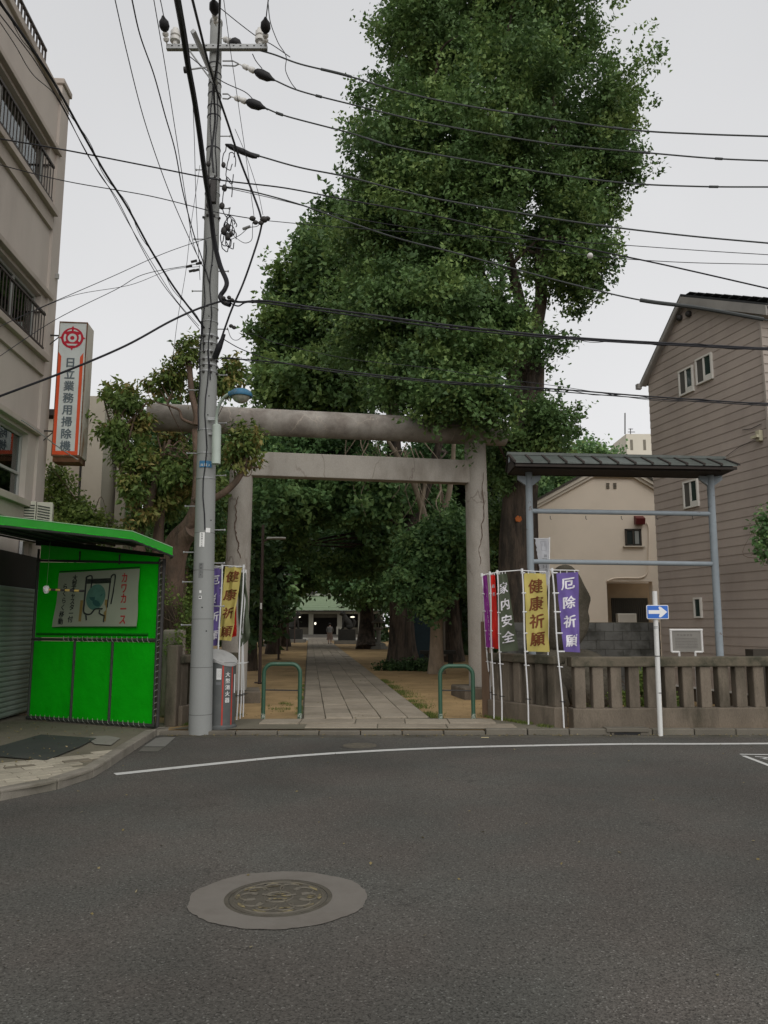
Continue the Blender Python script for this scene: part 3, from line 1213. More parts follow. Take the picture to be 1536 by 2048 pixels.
# cracks: thin recessed-looking dark seams running down the pillars
def crack(pth_uv, base, r, w, name='crack', top=5.82):
    mb = MB()
    pts = []
    for (u, v) in pth_uv:
        d = ray(u, v)
        # hit the cylinder
        o = Vector((0, 0, CAM_H))
        c = Vector((base.x, base.y, 0))
        ox, oy = o.x - c.x, o.y - c.y
        A = d.x ** 2 + d.y ** 2
        B = 2 * (ox * d.x + oy * d.y)
        Cc = ox ** 2 + oy ** 2 - r * r
        disc = B * B - 4 * A * Cc
        if disc < 0:
            continue
        t = (-B - math.sqrt(disc)) / (2 * A)
        pts.append(o + d * t)
    q = []
    if len(pts) < 2:
        return
    rc = random.Random(len(pth_uv))
    for i in range(len(pts) - 1):
        for k in range(4):
            p = pts[i].lerp(pts[i + 1], k / 4)
            q.append(p + Vector((rc.uniform(-.015, .015), 0, 0)))
    q.append(pts[-1])
    m = len(q)
    mb.tube(q, [w * (0.35 + 0.65 * abs(math.sin(i * 1.7)) * math.sin(math.pi * (i + .5) / m) ** .5) for i in range(m)], 4)
    part(mb, name, M_crack, tor)


crack([(477, 992), (471, 1012), (473, 1035), (469, 1055), (474, 1075), (477, 1090), (476, 1100), (481, 1115), (491, 1128)], TL, .268, .013)
crack([(967, 945), (964, 975), (967, 1000), (969, 1030), (962, 1055), (965, 1075), (958, 1100), (962, 1120), (955, 1145), (958, 1170), (953, 1205)], TR, .262, .011)
crack([(966, 1180), (970, 1210), (964, 1240), (969, 1265), (972, 1290)], TR, .266, .006)
crack([(945, 1355), (948, 1385)], TR, .272, .018)

# ------------------------------------------------------------------ stone fences
FC = Vector((2.72, 11.93, 0))
FL = Vector((1.86, 13.35, 0))
FR = Vector((12.0, 12.45, 0))


def stone_fence(A, B, label, n, zr=(0.97, 1.12), zb=0.36, ph=None, pw=.165, pd=.15, group=None, half=False):
    d = (B - A)
    L = d.length
    d.normalize()
    nn = Vector((-d.y, d.x, 0))
    t = thing('stone_fence', label, 'fence', A.lerp(B, .5) + Vector((0, 0, KZ - .03)), group)
    part(MB().obox(A - nn * .14 + Vector((0, 0, KZ - .05)), d * L, nn * .28, (0, 0, zb - KZ + .05)), 'base', M_fence, t, bevel=.015)
    part(MB().obox(A - nn * .125 + Vector((0, 0, zr[0])), d * L, nn * .25, (0, 0, zr[1] - zr[0])), 'rail', M_fence_top, t, bevel=.02)
    p0 = None
    for i in range(n):
        c = A + d * (L * (i + .5) / n)
        if p0 is None:
            mb = MB().cbox(t.location + Vector((0, 0, 0)), d * pw, nn * pd, (0, 0, zr[0] - zb + .02))
            p0 = part(mb, 'post', M_fence, t, bevel=.018)
            p0.location = c + Vector((0, 0, (zr[0] + zb) / 2)) - t.location
        else:
            inst(p0, 'post', t, c + nn * random.uniform(-.008, .008) + Vector((0, 0, (zr[0] + zb) / 2)), random.uniform(-.03, .03))
    return t


f1 = stone_fence(FC + Vector((.1, 0, 0)), FR, 'long weathered stone fence with square posts along the road in front of the brown house', 33, pw=.17, pd=.17)
f2 = stone_fence(FL, FC - Vector((.02, -.08, 0)), 'short angled stone fence behind the row of banners right of the torii', 6, zr=(1.0, 1.13))
part(MB().obox(FL + Vector((-.2, -.02, KZ - .05)), (.13, -.03, 0), (.03, .15, 0), (0, 0, 1.62)), 'end_post', mat('wood_post', (.13, .085, .055), .9, .2, 5, stretch=(1, 1, .2)), f2, bevel=.01)
# left fence behind the utility pole
LA, LB = Vector((-3.25, 12.25, 0)), Vector((-2.62, 13.6, 0))
f3 = stone_fence(LA, LB, 'short stone fence between the green shelter and the utility pole', 6, zr=(1.0, 1.13))
part(MB().obox(LA + Vector((-.14, -.1, KZ - .05)), (.19, -.03, 0), (.03, .19, 0), (0, 0, 1.25)), 'end_post', M_fence, f3, bevel=.02)
#f4 = stone_fence(Vector((-2.35, 13.66, 0)), Vector((-2.2, 14.6, 0)), 'last bit of stone fence running in towards the left torii pillar', 3, zr=(1.0, 1.13))

# carved granite pillar behind the left fence
pp = P(345, 1300, 13.3)
gp = thing('granite_block', 'pale carved granite block standing behind the short stone fence left of the utility pole', 'stone', (pp.x, 13.3, KZ))
part(MB().box(pp.x - .18, 13.3, KZ - .03, pp.x + .15, 13.6, 1.52), 'block', mat('pale_granite', (.34, .30, .25), .9, .15, 6, grime=(.2, .17, .13), gamt=.6, gscale=4), gp, bevel=.03)
part(MB().box(pp.x - .13, 13.285, 1.12, pp.x + .10, 13.302, 1.45), 'panel', mat('panel_granite', (.27, .235, .19), .9, .15, 6), gp)

# ------------------------------------------------------------------ U shaped barriers
M_grn = mat('green_paint', (0.028, 0.085, 0.05), 0.4, 0.12, 10, grime=(.13, .12, .10), gamt=.8, gscale=16, grange=(.62, .7), spec=.5)
M_chip = mat('chipped_paint', (.30, .33, .28), .8, .5, 60, grime=(.05, .1, .06), gamt=1, gscale=40, grange=(.5, .54))
ub = []


def ubar(A, B, h, label):
    c = (A + B) / 2
    t = thing('bicycle_barrier', label, 'barrier', (c.x, c.y, KZ - .01), 'green hoop barriers at the mouth of the path')
    d = (B - A).normalized()
    r = .15
    up = Vector((0, 0, 1))
    pts = [A, A + up * (h - r)]
    for k in range(1, 8):
        a = math.pi / 2 * k / 8
        pts.append(A + d * (r - r * math.cos(a)) + up * (h - r + r * math.sin(a)))
    pts.append(A + d * r + up * h)
    pts.append(B - d * r + up * h)
    for k in range(1, 8):
        a = math.pi / 2 * k / 8
        pts.append(B - d * (r - r * math.sin(a)) + up * (h - r + r * math.cos(a)))
    pts += [B + up * (h - r), B]
    part(MB().tube(pts, .034, 12), 'hoop', M_grn, t, smooth=True)
    part(MB().tube([A + up * .46, B + up * .45], .011, 8), 'crossbar', M_dsteel, t, smooth=True)
    for q in (A, B):
        part(MB().tube([q - up * .01, q + up * .085], .0365, 12), 'worn_foot', M_chip, t, smooth=True)
    return t


z = Vector((0, 0, KZ - .012))
ubar(G(526, 1437, .08), G(599, 1437, .08), .88, 'green hoop barrier left of the stone path, near the extinguisher box')
ubar(G(881, 1438, .08), G(947, 1438, .08), .85, 'green hoop barrier right of the stone path, near the magenta banner')

# ------------------------------------------------------------------ extinguisher box
eb = Vector((-2.47, 11.98, KZ - .03))
ex = thing('fire_extinguisher_box', 'round dark grey fire extinguisher locker with slanted lid beside the utility pole', 'extinguisher locker', eb)
M_exg = mat('locker_grey', (.075, .08, .078), .45, .08, 8, grime=(.12, .12, .11), gamt=.4, gscale=6, spec=.5)
M_exl = mat('locker_lid', (.34, .34, .33), .5, .1, 8, grime=(.2, .2, .19), gamt=.6, gscale=8)
M_red = mat('red_stripe', (.42, .045, .03), .55, .1, 8)
M_wht = mat('white_print', (.74, .74, .72), .6, .03, 8)
M_lblk = mat('label_black', (.03, .03, .03), .7, .05, 8)
R = .205
part(MB().lathe([(R, .06), (R, .98)], eb, 36), 'body', M_exg, ex, smooth=True)
part(MB().lathe([(R + .03, 0), (R + .03, .035), (R + .004, .06)], eb, 36), 'foot', M_exg, ex, smooth=True)
# slanted lid, high at the back left and sloping to the front right
lid = MB()
N_ = 36
sl = Vector((-.75, .66, 0))
top = []
for k in range(N_):
    a = 2 * math.pi * k / N_
    d = Vector((math.cos(a), math.sin(a), 0))
    top.append(eb + d * (R + .014) + Vector((0, 0, 1.065 + .11 * d.dot(sl))))
low = [Vector((p.x, p.y, p.z - .035)) for p in top]
low2 = [eb + (p - eb).normalized() * 0 + Vector(((p.x - eb.x) * .96, (p.y - eb.y) * .96, .975)) for p in top]
lid.v = top + low + low2
lid.f = [tuple(range(N_))] + [(k, N_ + k, N_ + (k + 1) % N_, (k + 1) % N_) for k in range(N_)] + [(N_ + k, 2 * N_ + k, 2 * N_ + (k + 1) % N_, N_ + (k + 1) % N_) for k in range(N_)]
part(lid, 'lid', M_exl, ex, smooth=True)


def oncyl(c, r, a0):
    """2D (x right, y up) onto a vertical cylinder, a0 = facing angle"""
    def f(x, y, off=0.0):
        a = a0 + x / r
        return Vector((c.x + (r + off) * math.sin(a), c.y - (r + off) * math.cos(a), c.z + y))
    return f


def cylstrip(f, x0, x1, y0, y1, off, nx=4):
    mb = MB()
    for i in range(nx):
        a, b = x0 + (x1 - x0) * i / nx, x0 + (x1 - x0) * (i + 1) / nx
        mb.face(f(a, y0, off), f(b, y0, off), f(b, y1, off), f(a, y1, off))
    return mb


fa = oncyl(eb, R, rad(38))
for xx in (-.085, .065):
    part(cylstrip(fa, xx - .011, xx + .011, .05, .97, .0025), 'red_stripe', M_red, ex, clean=False)
part(letters(MB(), '大型消火器', 'b', lambda x, y: fa(x, y, .003), x=-.012, y=.80, size=.077, step=.094), 'lettering', M_wht, ex, clean=False)
part(cylstrip(fa, -.185, -.11, .73, .89, .003), 'notice', M_wht, ex, clean=False)
nb = MB()
rr_ = random.Random(4)
for i in range(4):
    x0 = -.178 + i * .017
    y = .88
    while y > .745:
        h = rr_.uniform(.006, .014)
        nb.face(fa(x0, y - h, .004), fa(x0 + .006, y - h, .004), fa(x0 + .006, y, .004), fa(x0, y, .004))
        y -= h + .004
part(nb, 'notice_print', M_lblk, ex, clean=False)
part(cylstrip(fa, .115, .15, .52, .80, .003), 'label_strip', M_wht, ex, clean=False)
part(cylstrip(fa, -.19, -.115, .65, .69, .003), 'sticker', mat('faded_sticker', (.14, .145, .15), .6), ex, clean=False)
part(cylstrip(fa, -.085, .085, .955, .975, .012, 8), 'lid_catch', M_exl, ex)

# ------------------------------------------------------------------ utility pole
PB = Vector((-2.72, 11.72, 0))
PT = Vector((-2.86, 11.74, 11.75))
up_ = thing('utility_pole', 'tall grey concrete utility pole carrying the crossarm, insulators and a tangle of cables', 'utility pole', PB)
pth = [PB.lerp(PT, i / 24) for i in range(25)]
part(MB().tube(pth, [.172 - .075 * i / 24 for i in range(25)], 40), 'shaft', M_polec, up_, smooth=True)
part(MB().lathe([(.102, 0), (.108, .01), (.108, .06), (.07, .12)], PT - Vector((0, 0, .03)), 20), 'cap', M_polec, up_, smooth=True)


def pax(z):
    t = z / PT.z
    return PB.lerp(PT, t), .172 - .075 * t


def zof(v, u=None):
    """height on the pole seen at image row v"""
    u = u if u is not None else 404 + (1465 - v) * 29 / 1365
    return P(u, v, 11.6).z


def band(z, h, m, extra=.006, name='band'):
    c, r = pax(z)
    mb = MB().lathe([(r + extra, -h / 2), (r + extra, h / 2)], c, 28, axis=(PT - PB))
    part(mb, name, m, up_, smooth=True)
    return c, r


for v in (1430, 1335, 1238, 1140, 1065):
    band(zof(v), .008, mat('seam%d' % v, (.12, .12, .115), .9), .0015, 'seam')
for v in (955, 905, 858, 740, 727, 715, 700, 683, 668, 640, 612, 430, 380, 352, 290, 225, 205, 180, 160, 140, 120):
    big = v in (740, 727, 715, 700, 683, 668)
    band(zof(v), .03 if big else .018, M_galv if not (v < 300) else M_cable, .008)
# bolt heads along the clamp rings
bl = None
for v in (744, 731, 719, 704, 687, 672, 352, 430):
    c, r = pax(zof(v))
    for a in (-1.1, -.3, .5, 1.3):
        q = c + Vector((math.sin(a) * (r + .018), -math.cos(a) * (r + .018), 0))
        if bl is None:
            bl = part(MB().cbox(up_.location, (.03, 0, 0), (0, .03, 0), (0, 0, .03)), 'bolt', M_dsteel, up_)
            bl.location = q - up_.location
        else:
            inst(bl, 'bolt', up_, q, a)
# step irons left and right
st = None
for k, v in enumerate((1250, 1212, 1163, 1125, 1103, 1058, 1010, 948, 903, 842, 775, 745, 690, 652, 575, 535, 470, 408, 330, 262)):
    c, r = pax(zof(v))
    s = -1 if k % 2 == 0 else 1
    if st is None:
        st = part(MB().tube([up_.location, up_.location + Vector((.17, 0, 0))], .009, 6).lathe([(.018, .165), (.018, .18)], up_.location, 8, axis=(1, 0, 0)), 'step_bolt', M_galv, up_)
        st.location = c + Vector((s * r * .9, 0, 0)) - up_.location
        st.scale = (s, 1, 1)
    else:
        inst(st, 'step_bolt', up_, c + Vector((s * r * .9, 0, 0)), 0, (s, 1, 1))
# holes
for v, du in ((1215, 2), (1262, 8), (1040, 12), (792, 5), (830, 4), (657, 3), (632, 2), (530, 6), (262, 2)):
    c, r = pax(zof(v))
    a = du / 14
    q = c + Vector((math.sin(a) * r, -math.cos(a) * r, 0))
    part(MB().lathe([(.011, -.004), (.011, .003)], q, 10, axis=(math.sin(a), -math.cos(a), 0)), 'hole', M_blk, up_)


def pole_plate(v0, v1, a0, w, m, name, off=.003, text=None, tm=None, ts=.03, key='r', step=None, curve=True, nrow=1):
    z0, z1 = zof(v1), zof(v0)
    c, r = pax((z0 + z1) / 2)
    r0 = pax(z0)[1]
    f = oncyl(Vector((c.x, c.y, z0)), r0, a0)
    p = part(cylstrip(f, -w / 2, w / 2, 0, z1 - z0, off), name, m, up_, clean=False)
    if text:
        part(letters(MB(), text, key, lambda x, y: f(x, y, off + .002), x=0, y=(z1 - z0) - ts * .8, size=ts, step=step), 'lettering', tm, p, clean=False)
    return p


pole_plate(1065, 1094, -.02, .075, M_wht, 'sticker', text='貼紙禁止広告', tm=M_lblk, ts=.03, step=.037)
pole_plate(1056, 1065, .55, .07, M_wht, 'sticker')
pole_plate(1126, 1156, -.05, .07, mat('grey_tag', (.17, .175, .17), .8, .2, 30), 'number_tag', text='高田24', tm=M_lblk, ts=.035, step=.05)
pole_plate(1181, 1186, -.05, .03, M_wht, 'sticker')
pole_plate(1192, 1198, -.05, .045, M_wht, 'sticker')
pole_plate(1193, 1196, -.06, .03, M_lblk, 'sticker_mark', off=.006)
M_bluep = mat('blue_plate', (.04, .16, .30), .6, .1, 10, grime=(.15, .2, .25), gamt=.5, gscale=10)
pl = pole_plate(922, 935, .15, .18, M_bluep, 'blue_name_plate', off=.014)
z0 = zof(935)
c, r = pax(z0)
f = oncyl(Vector((c.x, c.y, z0)), r, .15)
part(letters(MB(), '高田2', 'r', lambda x, y: f(x, y, .018), x=-.05, y=.035, size=.042, step=.05, horiz=True), 'lettering', M_wht, pl, clean=False)

# crossarms
zA = P(435, 97, 11.6).z
xa0, xa1 = P(334, 97, 11.6).x, P(535, 98, 11.6).x
arm = MB().cbox(((xa0 + xa1) / 2, 11.58, zA), (xa1 - xa0, 0, 0), (0, .075, 0), (0, 0, .085))
part(arm, 'crossarm', M_galv, up_, bevel=.004)
hol = MB()
for k in range(14):
    x = xa0 + .1 + k * (xa1 - xa0 - .2) / 13
    hol.cbox((x, 11.541, zA + .005), (.03, 0, 0), (0, .006, 0), (0, 0, .014))
part(hol, 'arm_slots', M_blk, up_)
# second arm pointing towards the viewer
aT = P(386, 62, 10.55)
aB = P(432, 168, 11.62)
part(MB().tube([aT, aB], .045, 4), 'forward_arm', M_galv, up_)
part(MB().tube([P(378, 100, 11.55), P(428, 168, 11.6)], .014, 6), 'brace', M_galv, up_)
part(MB().tube([P(372, 140, 11.2), P(430, 132, 11.5)], .014, 6), 'outrigger', M_galv, up_)
part(MB().lathe([(.05, -.04), (.05, .04)], P(373, 140, 11.2), 12, axis=(1, 0, 0)), 'clamp', M_dsteel, up_)


def pin_insulator(c):
    part(MB().lathe([(.04, 0), (.04, .06), (.085, .07), (.085, .13), (.06, .14), (.06, .16), (.082, .17), (.082, .24), (.05, .26), (.05, .3), (.03, .32)], c, 16), 'pin_insulator', M_porc, up_, smooth=True)


pin_insulator(Vector((P(350, 90, 11.58).x, 11.58, zA + .045)))
pin_insulator(Vector((P(520, 90, 11.58).x, 11.58, zA + .045)))


def strain(a, b, rs=1.0, sleeve=True, sl=.55, name='strain_insulator'):
    """tension insulator from a (hardware) towards b, then dark cover"""
    a, b = Vector(a), Vector(b)
    d = (b - a)
    L = d.length
    d.normalize()
    prof = [(.012, 0), (.012, L * .08), (.05, L * .14), (.055, L * .24), (.03, L * .27), (.055, L * .33), (.058, L * .42), (.03, L * .46)]
    part(MB().lathe([(p[0] * rs, p[1]) for p in prof], a, 12, axis=d), name, M_porc, up_, smooth=True)
    prof = [(.03, L * .27), (.045, L * .36), (.04, L * .46), (.06, L * .5), (.085, L * .62), (.08, L * .8), (.05, L * .9), (.02, L * 1.0)]
    if sleeve:
        part(MB().lathe([(.035 * rs, L * .455), (.07 * rs, L * .52), (.095 * rs, L * .64), (.085 * rs, L * .82), (.04 * rs, L * .93), (.018 * rs, L * 1.02)], a, 12, axis=d), 'insulator_cover', M_blk, up_, smooth=True)


strain(P(334, 90, 11.55), P(326, 32, 11.3), .9)
strain(P(531, 92, 11.55), P(531, 35, 11.2), .9)
strain(P(432, 52, 11.5), P(427, -2, 11.0), .9)
strain(P(443, 76, 11.62), P(484, 92, 11.6), .95)
strain(P(478, 128, 11.6), P(548, 160, 11.5), .85)
strain(P(462, 193, 11.6), P(530, 216, 11.5), .85)
for v, x1 in ((124, 478), (190, 462)):
    z_ = P(450, v + 4, 11.6)
    e = P(x1, v + 4, 11.6)
    part(MB().tube([P(445, v - 2, 11.65), P(466 if v == 124 else 456, v - 2, 11.65), e], .012, 6).tube([P(445, v + 7, 11.65), P(470 if v == 124 else 456, v + 8, 11.65), e], .012, 6), 'yoke', M_galv, up_)
part(MB().lathe([(.015, 0), (.045, .1), (.05, .35), (.04, .55), (.02, .62)], P(451, 289, 11.6), 10, axis=(P(482, 302, 11.55) - P(451, 289, 11.6))), 'insulator_cover', M_blk, up_, smooth=True)
# dangling coiled leads and small hardware at the upper pole
tang = MB()
rt = random.Random(9)


def loop(c, r1, r2, rad_=.008, tilt=0):
    pts = []
    for k in range(15):
        a = 2 * math.pi * k / 14 * .92
        pts.append(c + Vector((math.cos(a) * r1 + .2 * r1 * math.sin(3 * a), rt.uniform(-.03, .03), math.sin(a) * r2)))
    tang.tube(spline(pts, 2), rad_, 5)


for (u, v, a, b) in ((457, 315, .09, .22), (462, 335, .07, .28), (455, 395, .07, .35), (459, 450, .08, .15), (455, 470, .10, .2), (462, 478, .08, .16), (452, 486, .06, .14), (458, 462, .05, .25), (466, 455, .05, .12)):
    loop(P(u, v, 11.5), a, b)
part(tang, 'coiled_leads', M_cable, up_)
for (u, v, r1) in ((448, 462, .07), (455, 455, .06), (462, 468, .05), (456, 474, .06), (420, 368, .06), (418, 410, .065), (444, 412, .06), (449, 376, .06), (417, 328, .05), (447, 330, .05)):
    part(MB().ell(P(u, v, 11.5), (r1 * .75, r1 * .75, r1), 8, 6), 'connector_box', M_dsteel, up_, smooth=True)
part(MB().cbox(P(427, 382, 11.5), (.09, 0, 0), (0, .08, 0), (0, 0, .42)), 'junction_box', M_dsteel, up_, bevel=.01)
# vertical cables strapped to the pole
vc = MB()
for a, v0, v1 in ((-.9, 640, 860), (-.5, 480, 700), (.3, 470, 760), (-.2, 150, 400), (.6, 60, 350), (.1, 700, 1060)):
    pts = []
    for k in range(12):
        c, r = pax(zof(v0 + (v1 - v0) * k / 11))
        aa = a + .15 * math.sin(k * 1.3)
        pts.append(c + Vector((math.sin(aa) * (r + .012), -math.cos(aa) * (r + .012), 0)))
    vc.tube(pts, .009, 5)
part(vc, 'riser_cable', M_cable, up_)
# thick riser elbow where the big cable comes down
part(MB().tube(spline([P(449, 668, 11.46), P(442, 685, 11.5), P(436, 700, 11.54), P(430, 716, 11.62)], 5), [.022 + .026 * min(1, i / 8) for i in range(16)], 10), 'cable_boot', M_cable, up_, smooth=True)

# street lamp fixed to the pole
lampt = thing('street_lamp', 'blue-hooded street lamp with pale ballast tube clamped to the utility pole', 'street lamp', P(432, 890, 11.55))
M_pale = mat('pale_green_enamel', (.42, .48, .43), .5, .05, 4, grime=(.3, .33, .3), gamt=.5, gscale=3)
M_lblue = mat('lamp_blue', (.035, .14, .24), .45, .2, 10, grime=(.16, .2, .22), gamt=.6, gscale=8)
b0 = P(432, 929, 11.5)
b1 = P(433.5, 849, 11.5)
part(MB().lathe([(.05, 0), (.068, .01), (.068, (b1 - b0).length - .015), (.05, (b1 - b0).length)], b0, 24, axis=b1 - b0), 'ballast', M_pale, lampt, smooth=True)
arm_ = spline([P(433, 850, 11.5), P(433, 835, 11.48), P(438, 812, 11.4), P(449, 794, 11.3), P(463, 786, 11.2)], 6)
part(MB().tube(arm_, .024, 10), 'arm', M_pale, lampt, smooth=True)
part(MB().tube([P(433, 838, 11.5), P(446, 812, 11.36), P(458, 790, 11.25)], .005, 5), 'lead', M_cable, lampt)
part(MB().cbox(P(426, 838, 11.55), (.16, 0, 0), (0, .05, 0), (0, 0, .05)), 'clamp', M_galv, lampt)
part(MB().cbox(P(424, 868, 11.58), (.10, 0, 0), (0, .05, 0), (0, 0, .03)), 'bracket', M_galv, lampt)
hc = P(482, 790, 11.1)
part(MB().lathe([(.165, -.03), (.172, -.01), (.17, .015), (.15, .05), (.11, .075), (.05, .088)], hc, 28), 'hood', M_lblue, lampt, smooth=True)
part(MB().tube([P(460, 788, 11.2), P(468, 787, 11.16)], .045, 12), 'neck', M_lblue, lampt, smooth=True)
part(MB().lathe([(.005, -.125), (.05, -.118), (.10, -.09), (.125, -.055), (.135, -.031)], hc, 24), 'globe', mat('lamp_glass', (.32, .32, .26), .2, .35, 25, spec=.6), lampt, smooth=True)

# ------------------------------------------------------------------ one way sign
sb = Vector((4.02, 11.52, 0))
sg_ = thing('one_way_sign', 'blue one-way sign with a white arrow pointing right on a white pole at the kerb', 'road sign', sb)
M_wpole = mat('white_pole_paint', (.62, .62, .60), .5, .05, 5, grime=(.10, .08, .06), gamt=.9, gscale=9, grange=(.66, .7))
ptop = P(1316.5, 1212, 11.52)
part(MB().tube([sb, Vector((sb.x + .02, 11.52, ptop.z + .22))], .036, 16), 'pole', M_wpole, sg_, smooth=True)
c = P(1315.5, 1224, 11.46)
w, h = .325, .205
M_sblue = mat('sign_blue', (.012, .12, .50), .4, .05, 5, spec=.5)


def rrect(c, w, h, r, y):
    pts = []
    for sx, sz, a0 in ((1, 1, 0), (-1, 1, 90), (-1, -1, 180), (1, -1, 270)):
        for k in range(5):
            a = rad(a0 + 22.5 * k)
            pts.append(Vector((c.x + sx * (w / 2 - r) + r * math.cos(a), y, c.z + sz * (h / 2 - r) + r * math.sin(a))))
    return pts


part(MB().prism(rrect(c, w, h, .02, 11.466), (0, .012, 0)), 'panel', mat('sign_white', (.72, .72, .72), .45, .03), sg_)
part(MB().prism(rrect(c, w - .02, h - .02, .014, 11.463), (0, .004, 0)), 'blue_field', M_sblue, sg_)
ar = [(-.135, -.027), (-.135, .027), (.03, .027), (.015, .062), (.02, .078), (.035, .08), (.055, .07), (.14, 0), (.055, -.07), (.035, -.08), (.02, -.078), (.015, -.062), (.03, -.027)]
part(MB().prism([Vector((c.x + x, 11.4605, c.z + z)) for x, z in ar], (0, .0025, 0)), 'arrow', mat('arrow_white', (.75, .75, .75), .45, .03), sg_)
for dz in (.12, .14, .55, 1.08):
    part(MB().lathe([(.0385, 0), (.0385, .012)], Vector((sb.x + .01, 11.52, c.z - dz - .1)), 14), 'strap', M_dsteel if dz > .5 else M_galv, sg_)

# ------------------------------------------------------------------ roofed notice frame (empty, pipe posts and two rails)
M_pipe = mat('grey_blue_paint', (.25, .285, .31), .6, .08, 4, grime=(.13, .09, .07), gamt=.9, gscale=7, grange=(.62, .7))
M_rcop = mat('dark_green_roofing', (.065, .077, .068), .5, .25, 6, grime=(.10, .115, .105), gamt=.6, gscale=5, spec=.5)
M_dwood = mat('dark_wood', (.035, .028, .024), .8, .2, 6)
RX0, RX1 = 2.2, 5.98
fy = 13.3
fr = thing('roofed_frame', 'grey pipe frame with two rails under a narrow dark tiled roof behind the fence', 'notice frame', (4.2, fy, KZ - .03))
pxl0, pxl1 = P(1058, 1100, fy).x, P(1057, 930, fy).x
pxr0, pxr1 = P(1436, 1300, fy).x, P(1420, 950, fy).x
part(MB().tube([(pxl0, fy, KZ - .05), (pxl1, fy, 4.28)], .062, 16), 'post', M_pipe, fr, smooth=True)
part(MB().tube([(pxr0 + .02, fy, KZ - .05), (pxr1, fy, 4.24)], .062, 16), 'post', M_pipe, fr, smooth=True)
for v0, v1 in ((1022, 1028), (1123, 1128)):
    a = P(1062, v0, fy)
    b = P(1424, v1, fy)
    part(MB().tube([(a.x, fy, a.z), (b.x, fy, b.z)], .042, 14), 'rail', M_pipe, fr, smooth=True)
hk = MB()
for k in range(5):
    for v in (1026, ):
        x = 2.9 + k * .62
        z_ = P(1240, 1030, fy).z
        hk.tube([(x, fy - .03, z_ - .02), (x, fy - .03, z_ - .07), (x + .02, fy - .03, z_ - .085)], .006, 5)
part(hk, 'hooks', M_dsteel, fr)
zrL, zrR = 4.56, 4.48
zeL, zeR = 4.31, 4.25


def rz(x, L, Rr):
    return L + (Rr - L) * (x - RX0) / (RX1 - RX0)


npan = 13
yr, yef, yeb = 13.28, 12.70, 13.55
for side, ye in (('f', yef), ('b', yeb)):
    for k in range(npan):
        x0 = RX0 + (RX1 - RX0) * k / npan
        x1 = RX0 + (RX1 - RX0) * (k + 1) / npan
        mb = MB()
        a = Vector((x0 + .01, ye, rz(x0, zeL, zeR)))
        b = Vector((x1 - .01, ye, rz(x1, zeL, zeR)))
        c_ = Vector((x1 - .01, yr, rz(x1, zrL, zrR)))
        d_ = Vector((x0 + .01, yr, rz(x0, zrL, zrR)))
        mb.prism([a, b, c_, d_], (0, 0, .022))
        part(mb, 'roof_panel', M_rcop, fr)
    for k in range(npan + 1):
        x0 = RX0 + (RX1 - RX0) * k / npan
        a = Vector((x0, ye - (.015 if side == 'f' else -.015), rz(x0, zeL, zeR) + .026))
        b = Vector((x0, yr, rz(x0, zrL, zrR) + .028))
        part(MB().obox(a - Vector((.016, 0, .02)), (.04, 0, 0), b - a, (0, 0, .034)), 'batten', M_dwood, fr)
part(MB().obox((RX0 - .03, yr - .06, zrL + .005), (RX1 - RX0 + .06, 0, zrR - zrL), (0, .12, 0), (0, 0, .05)), 'ridge', M_rcop, fr)
for ye in (yef + .02, yeb - .05):
    part(MB().obox((RX0 + .02, ye, zeL - .055), (RX1 - RX0 - .04, 0, zeR - zeL), (0, .03, 0), (0, 0, .045)), 'fascia', M_dwood, fr)
part(MB().obox((RX0 + .05, yr - .05, 4.30), (RX1 - RX0 - .35, 0, -.06), (0, .1, 0), (0, 0, .08)), 'beam', M_dwood, fr)
part(MB().obox((RX0 + .05, yef + .12, 4.24), (RX1 - RX0 - .3, 0, -.06), (0, .08, 0), (0, 0, .08)), 'beam', M_dwood, fr)
part(MB().prism([Vector((RX0 + .04, yef + .05, zeL - .045)), Vector((RX1 - .05, yef + .05, zeR - .045)), Vector((RX1 - .05, yeb - .05, zeR - .045)), Vector((RX0 + .04, yeb - .05, zeL - .045))], (0, 0, .012)), 'soffit', M_dwood, fr)
for px_ in (pxl1, pxr1):
    for s in (-1, 1):
        part(MB().prism([Vector((px_, fy - .03, 4.18)), Vector((px_ + s * .2, fy - .03, 4.2)), Vector((px_ + s * .2, fy - .03, 4.13)), Vector((px_, fy - .03, 3.98))], (0, .06, 0)), 'bracket', M_pipe, fr)
for x_ in (RX0 + .01, RX1 - .03):
    part(MB().prism([Vector((x_, yef + .03, rz(x_, zeL, zeR) - .04)), Vector((x_, yeb - .03, rz(x_, zeL, zeR) - .04)), Vector((x_, yr, rz(x_, zrL, zrR) - .01))], (.02, 0, 0)), 'gable_board', M_dwood, fr)
    part(MB().cbox((x_ + .01, yr - .03, rz(x_, zrL, zrR) - .08), (.05, 0, 0), (0, .1, 0), (0, 0, .1)), 'gable_bracket', M_pipe, fr)

# ------------------------------------------------------------------ information board
ib = thing('information_board', 'small grey information board in a white tube frame behind the stone fence', 'notice board', (P(1372, 1300, 13.0).x, 13.0, KZ - .03))
y_ = 13.0
a, b = P(1341, 1260, y_), P(1405, 1304, y_)
part(MB().box(a.x, y_, b.z, b.x, y_ + .015, a.z), 'board', mat('board_grey', (.20, .19, .17), .7, .08, 6), ib)
M_tube = mat('white_tube', (.58, .57, .55), .35, .04)
tb = MB()
tb.tube([(a.x, y_, b.z), (a.x, y_, a.z)], .02, 8).tube([(a.x - .02, y_, a.z), (b.x + .02, y_, a.z)], .02, 8).tube([(b.x, y_, a.z), (b.x, y_, b.z)], .02, 8)
xl, xr = P(1358, 1300, y_).x, P(1390, 1300, y_).x
tb.tube([(a.x, y_, b.z), (xl, y_, b.z)], .018, 8).tube([(b.x, y_, b.z), (xr, y_, b.z)], .018, 8)
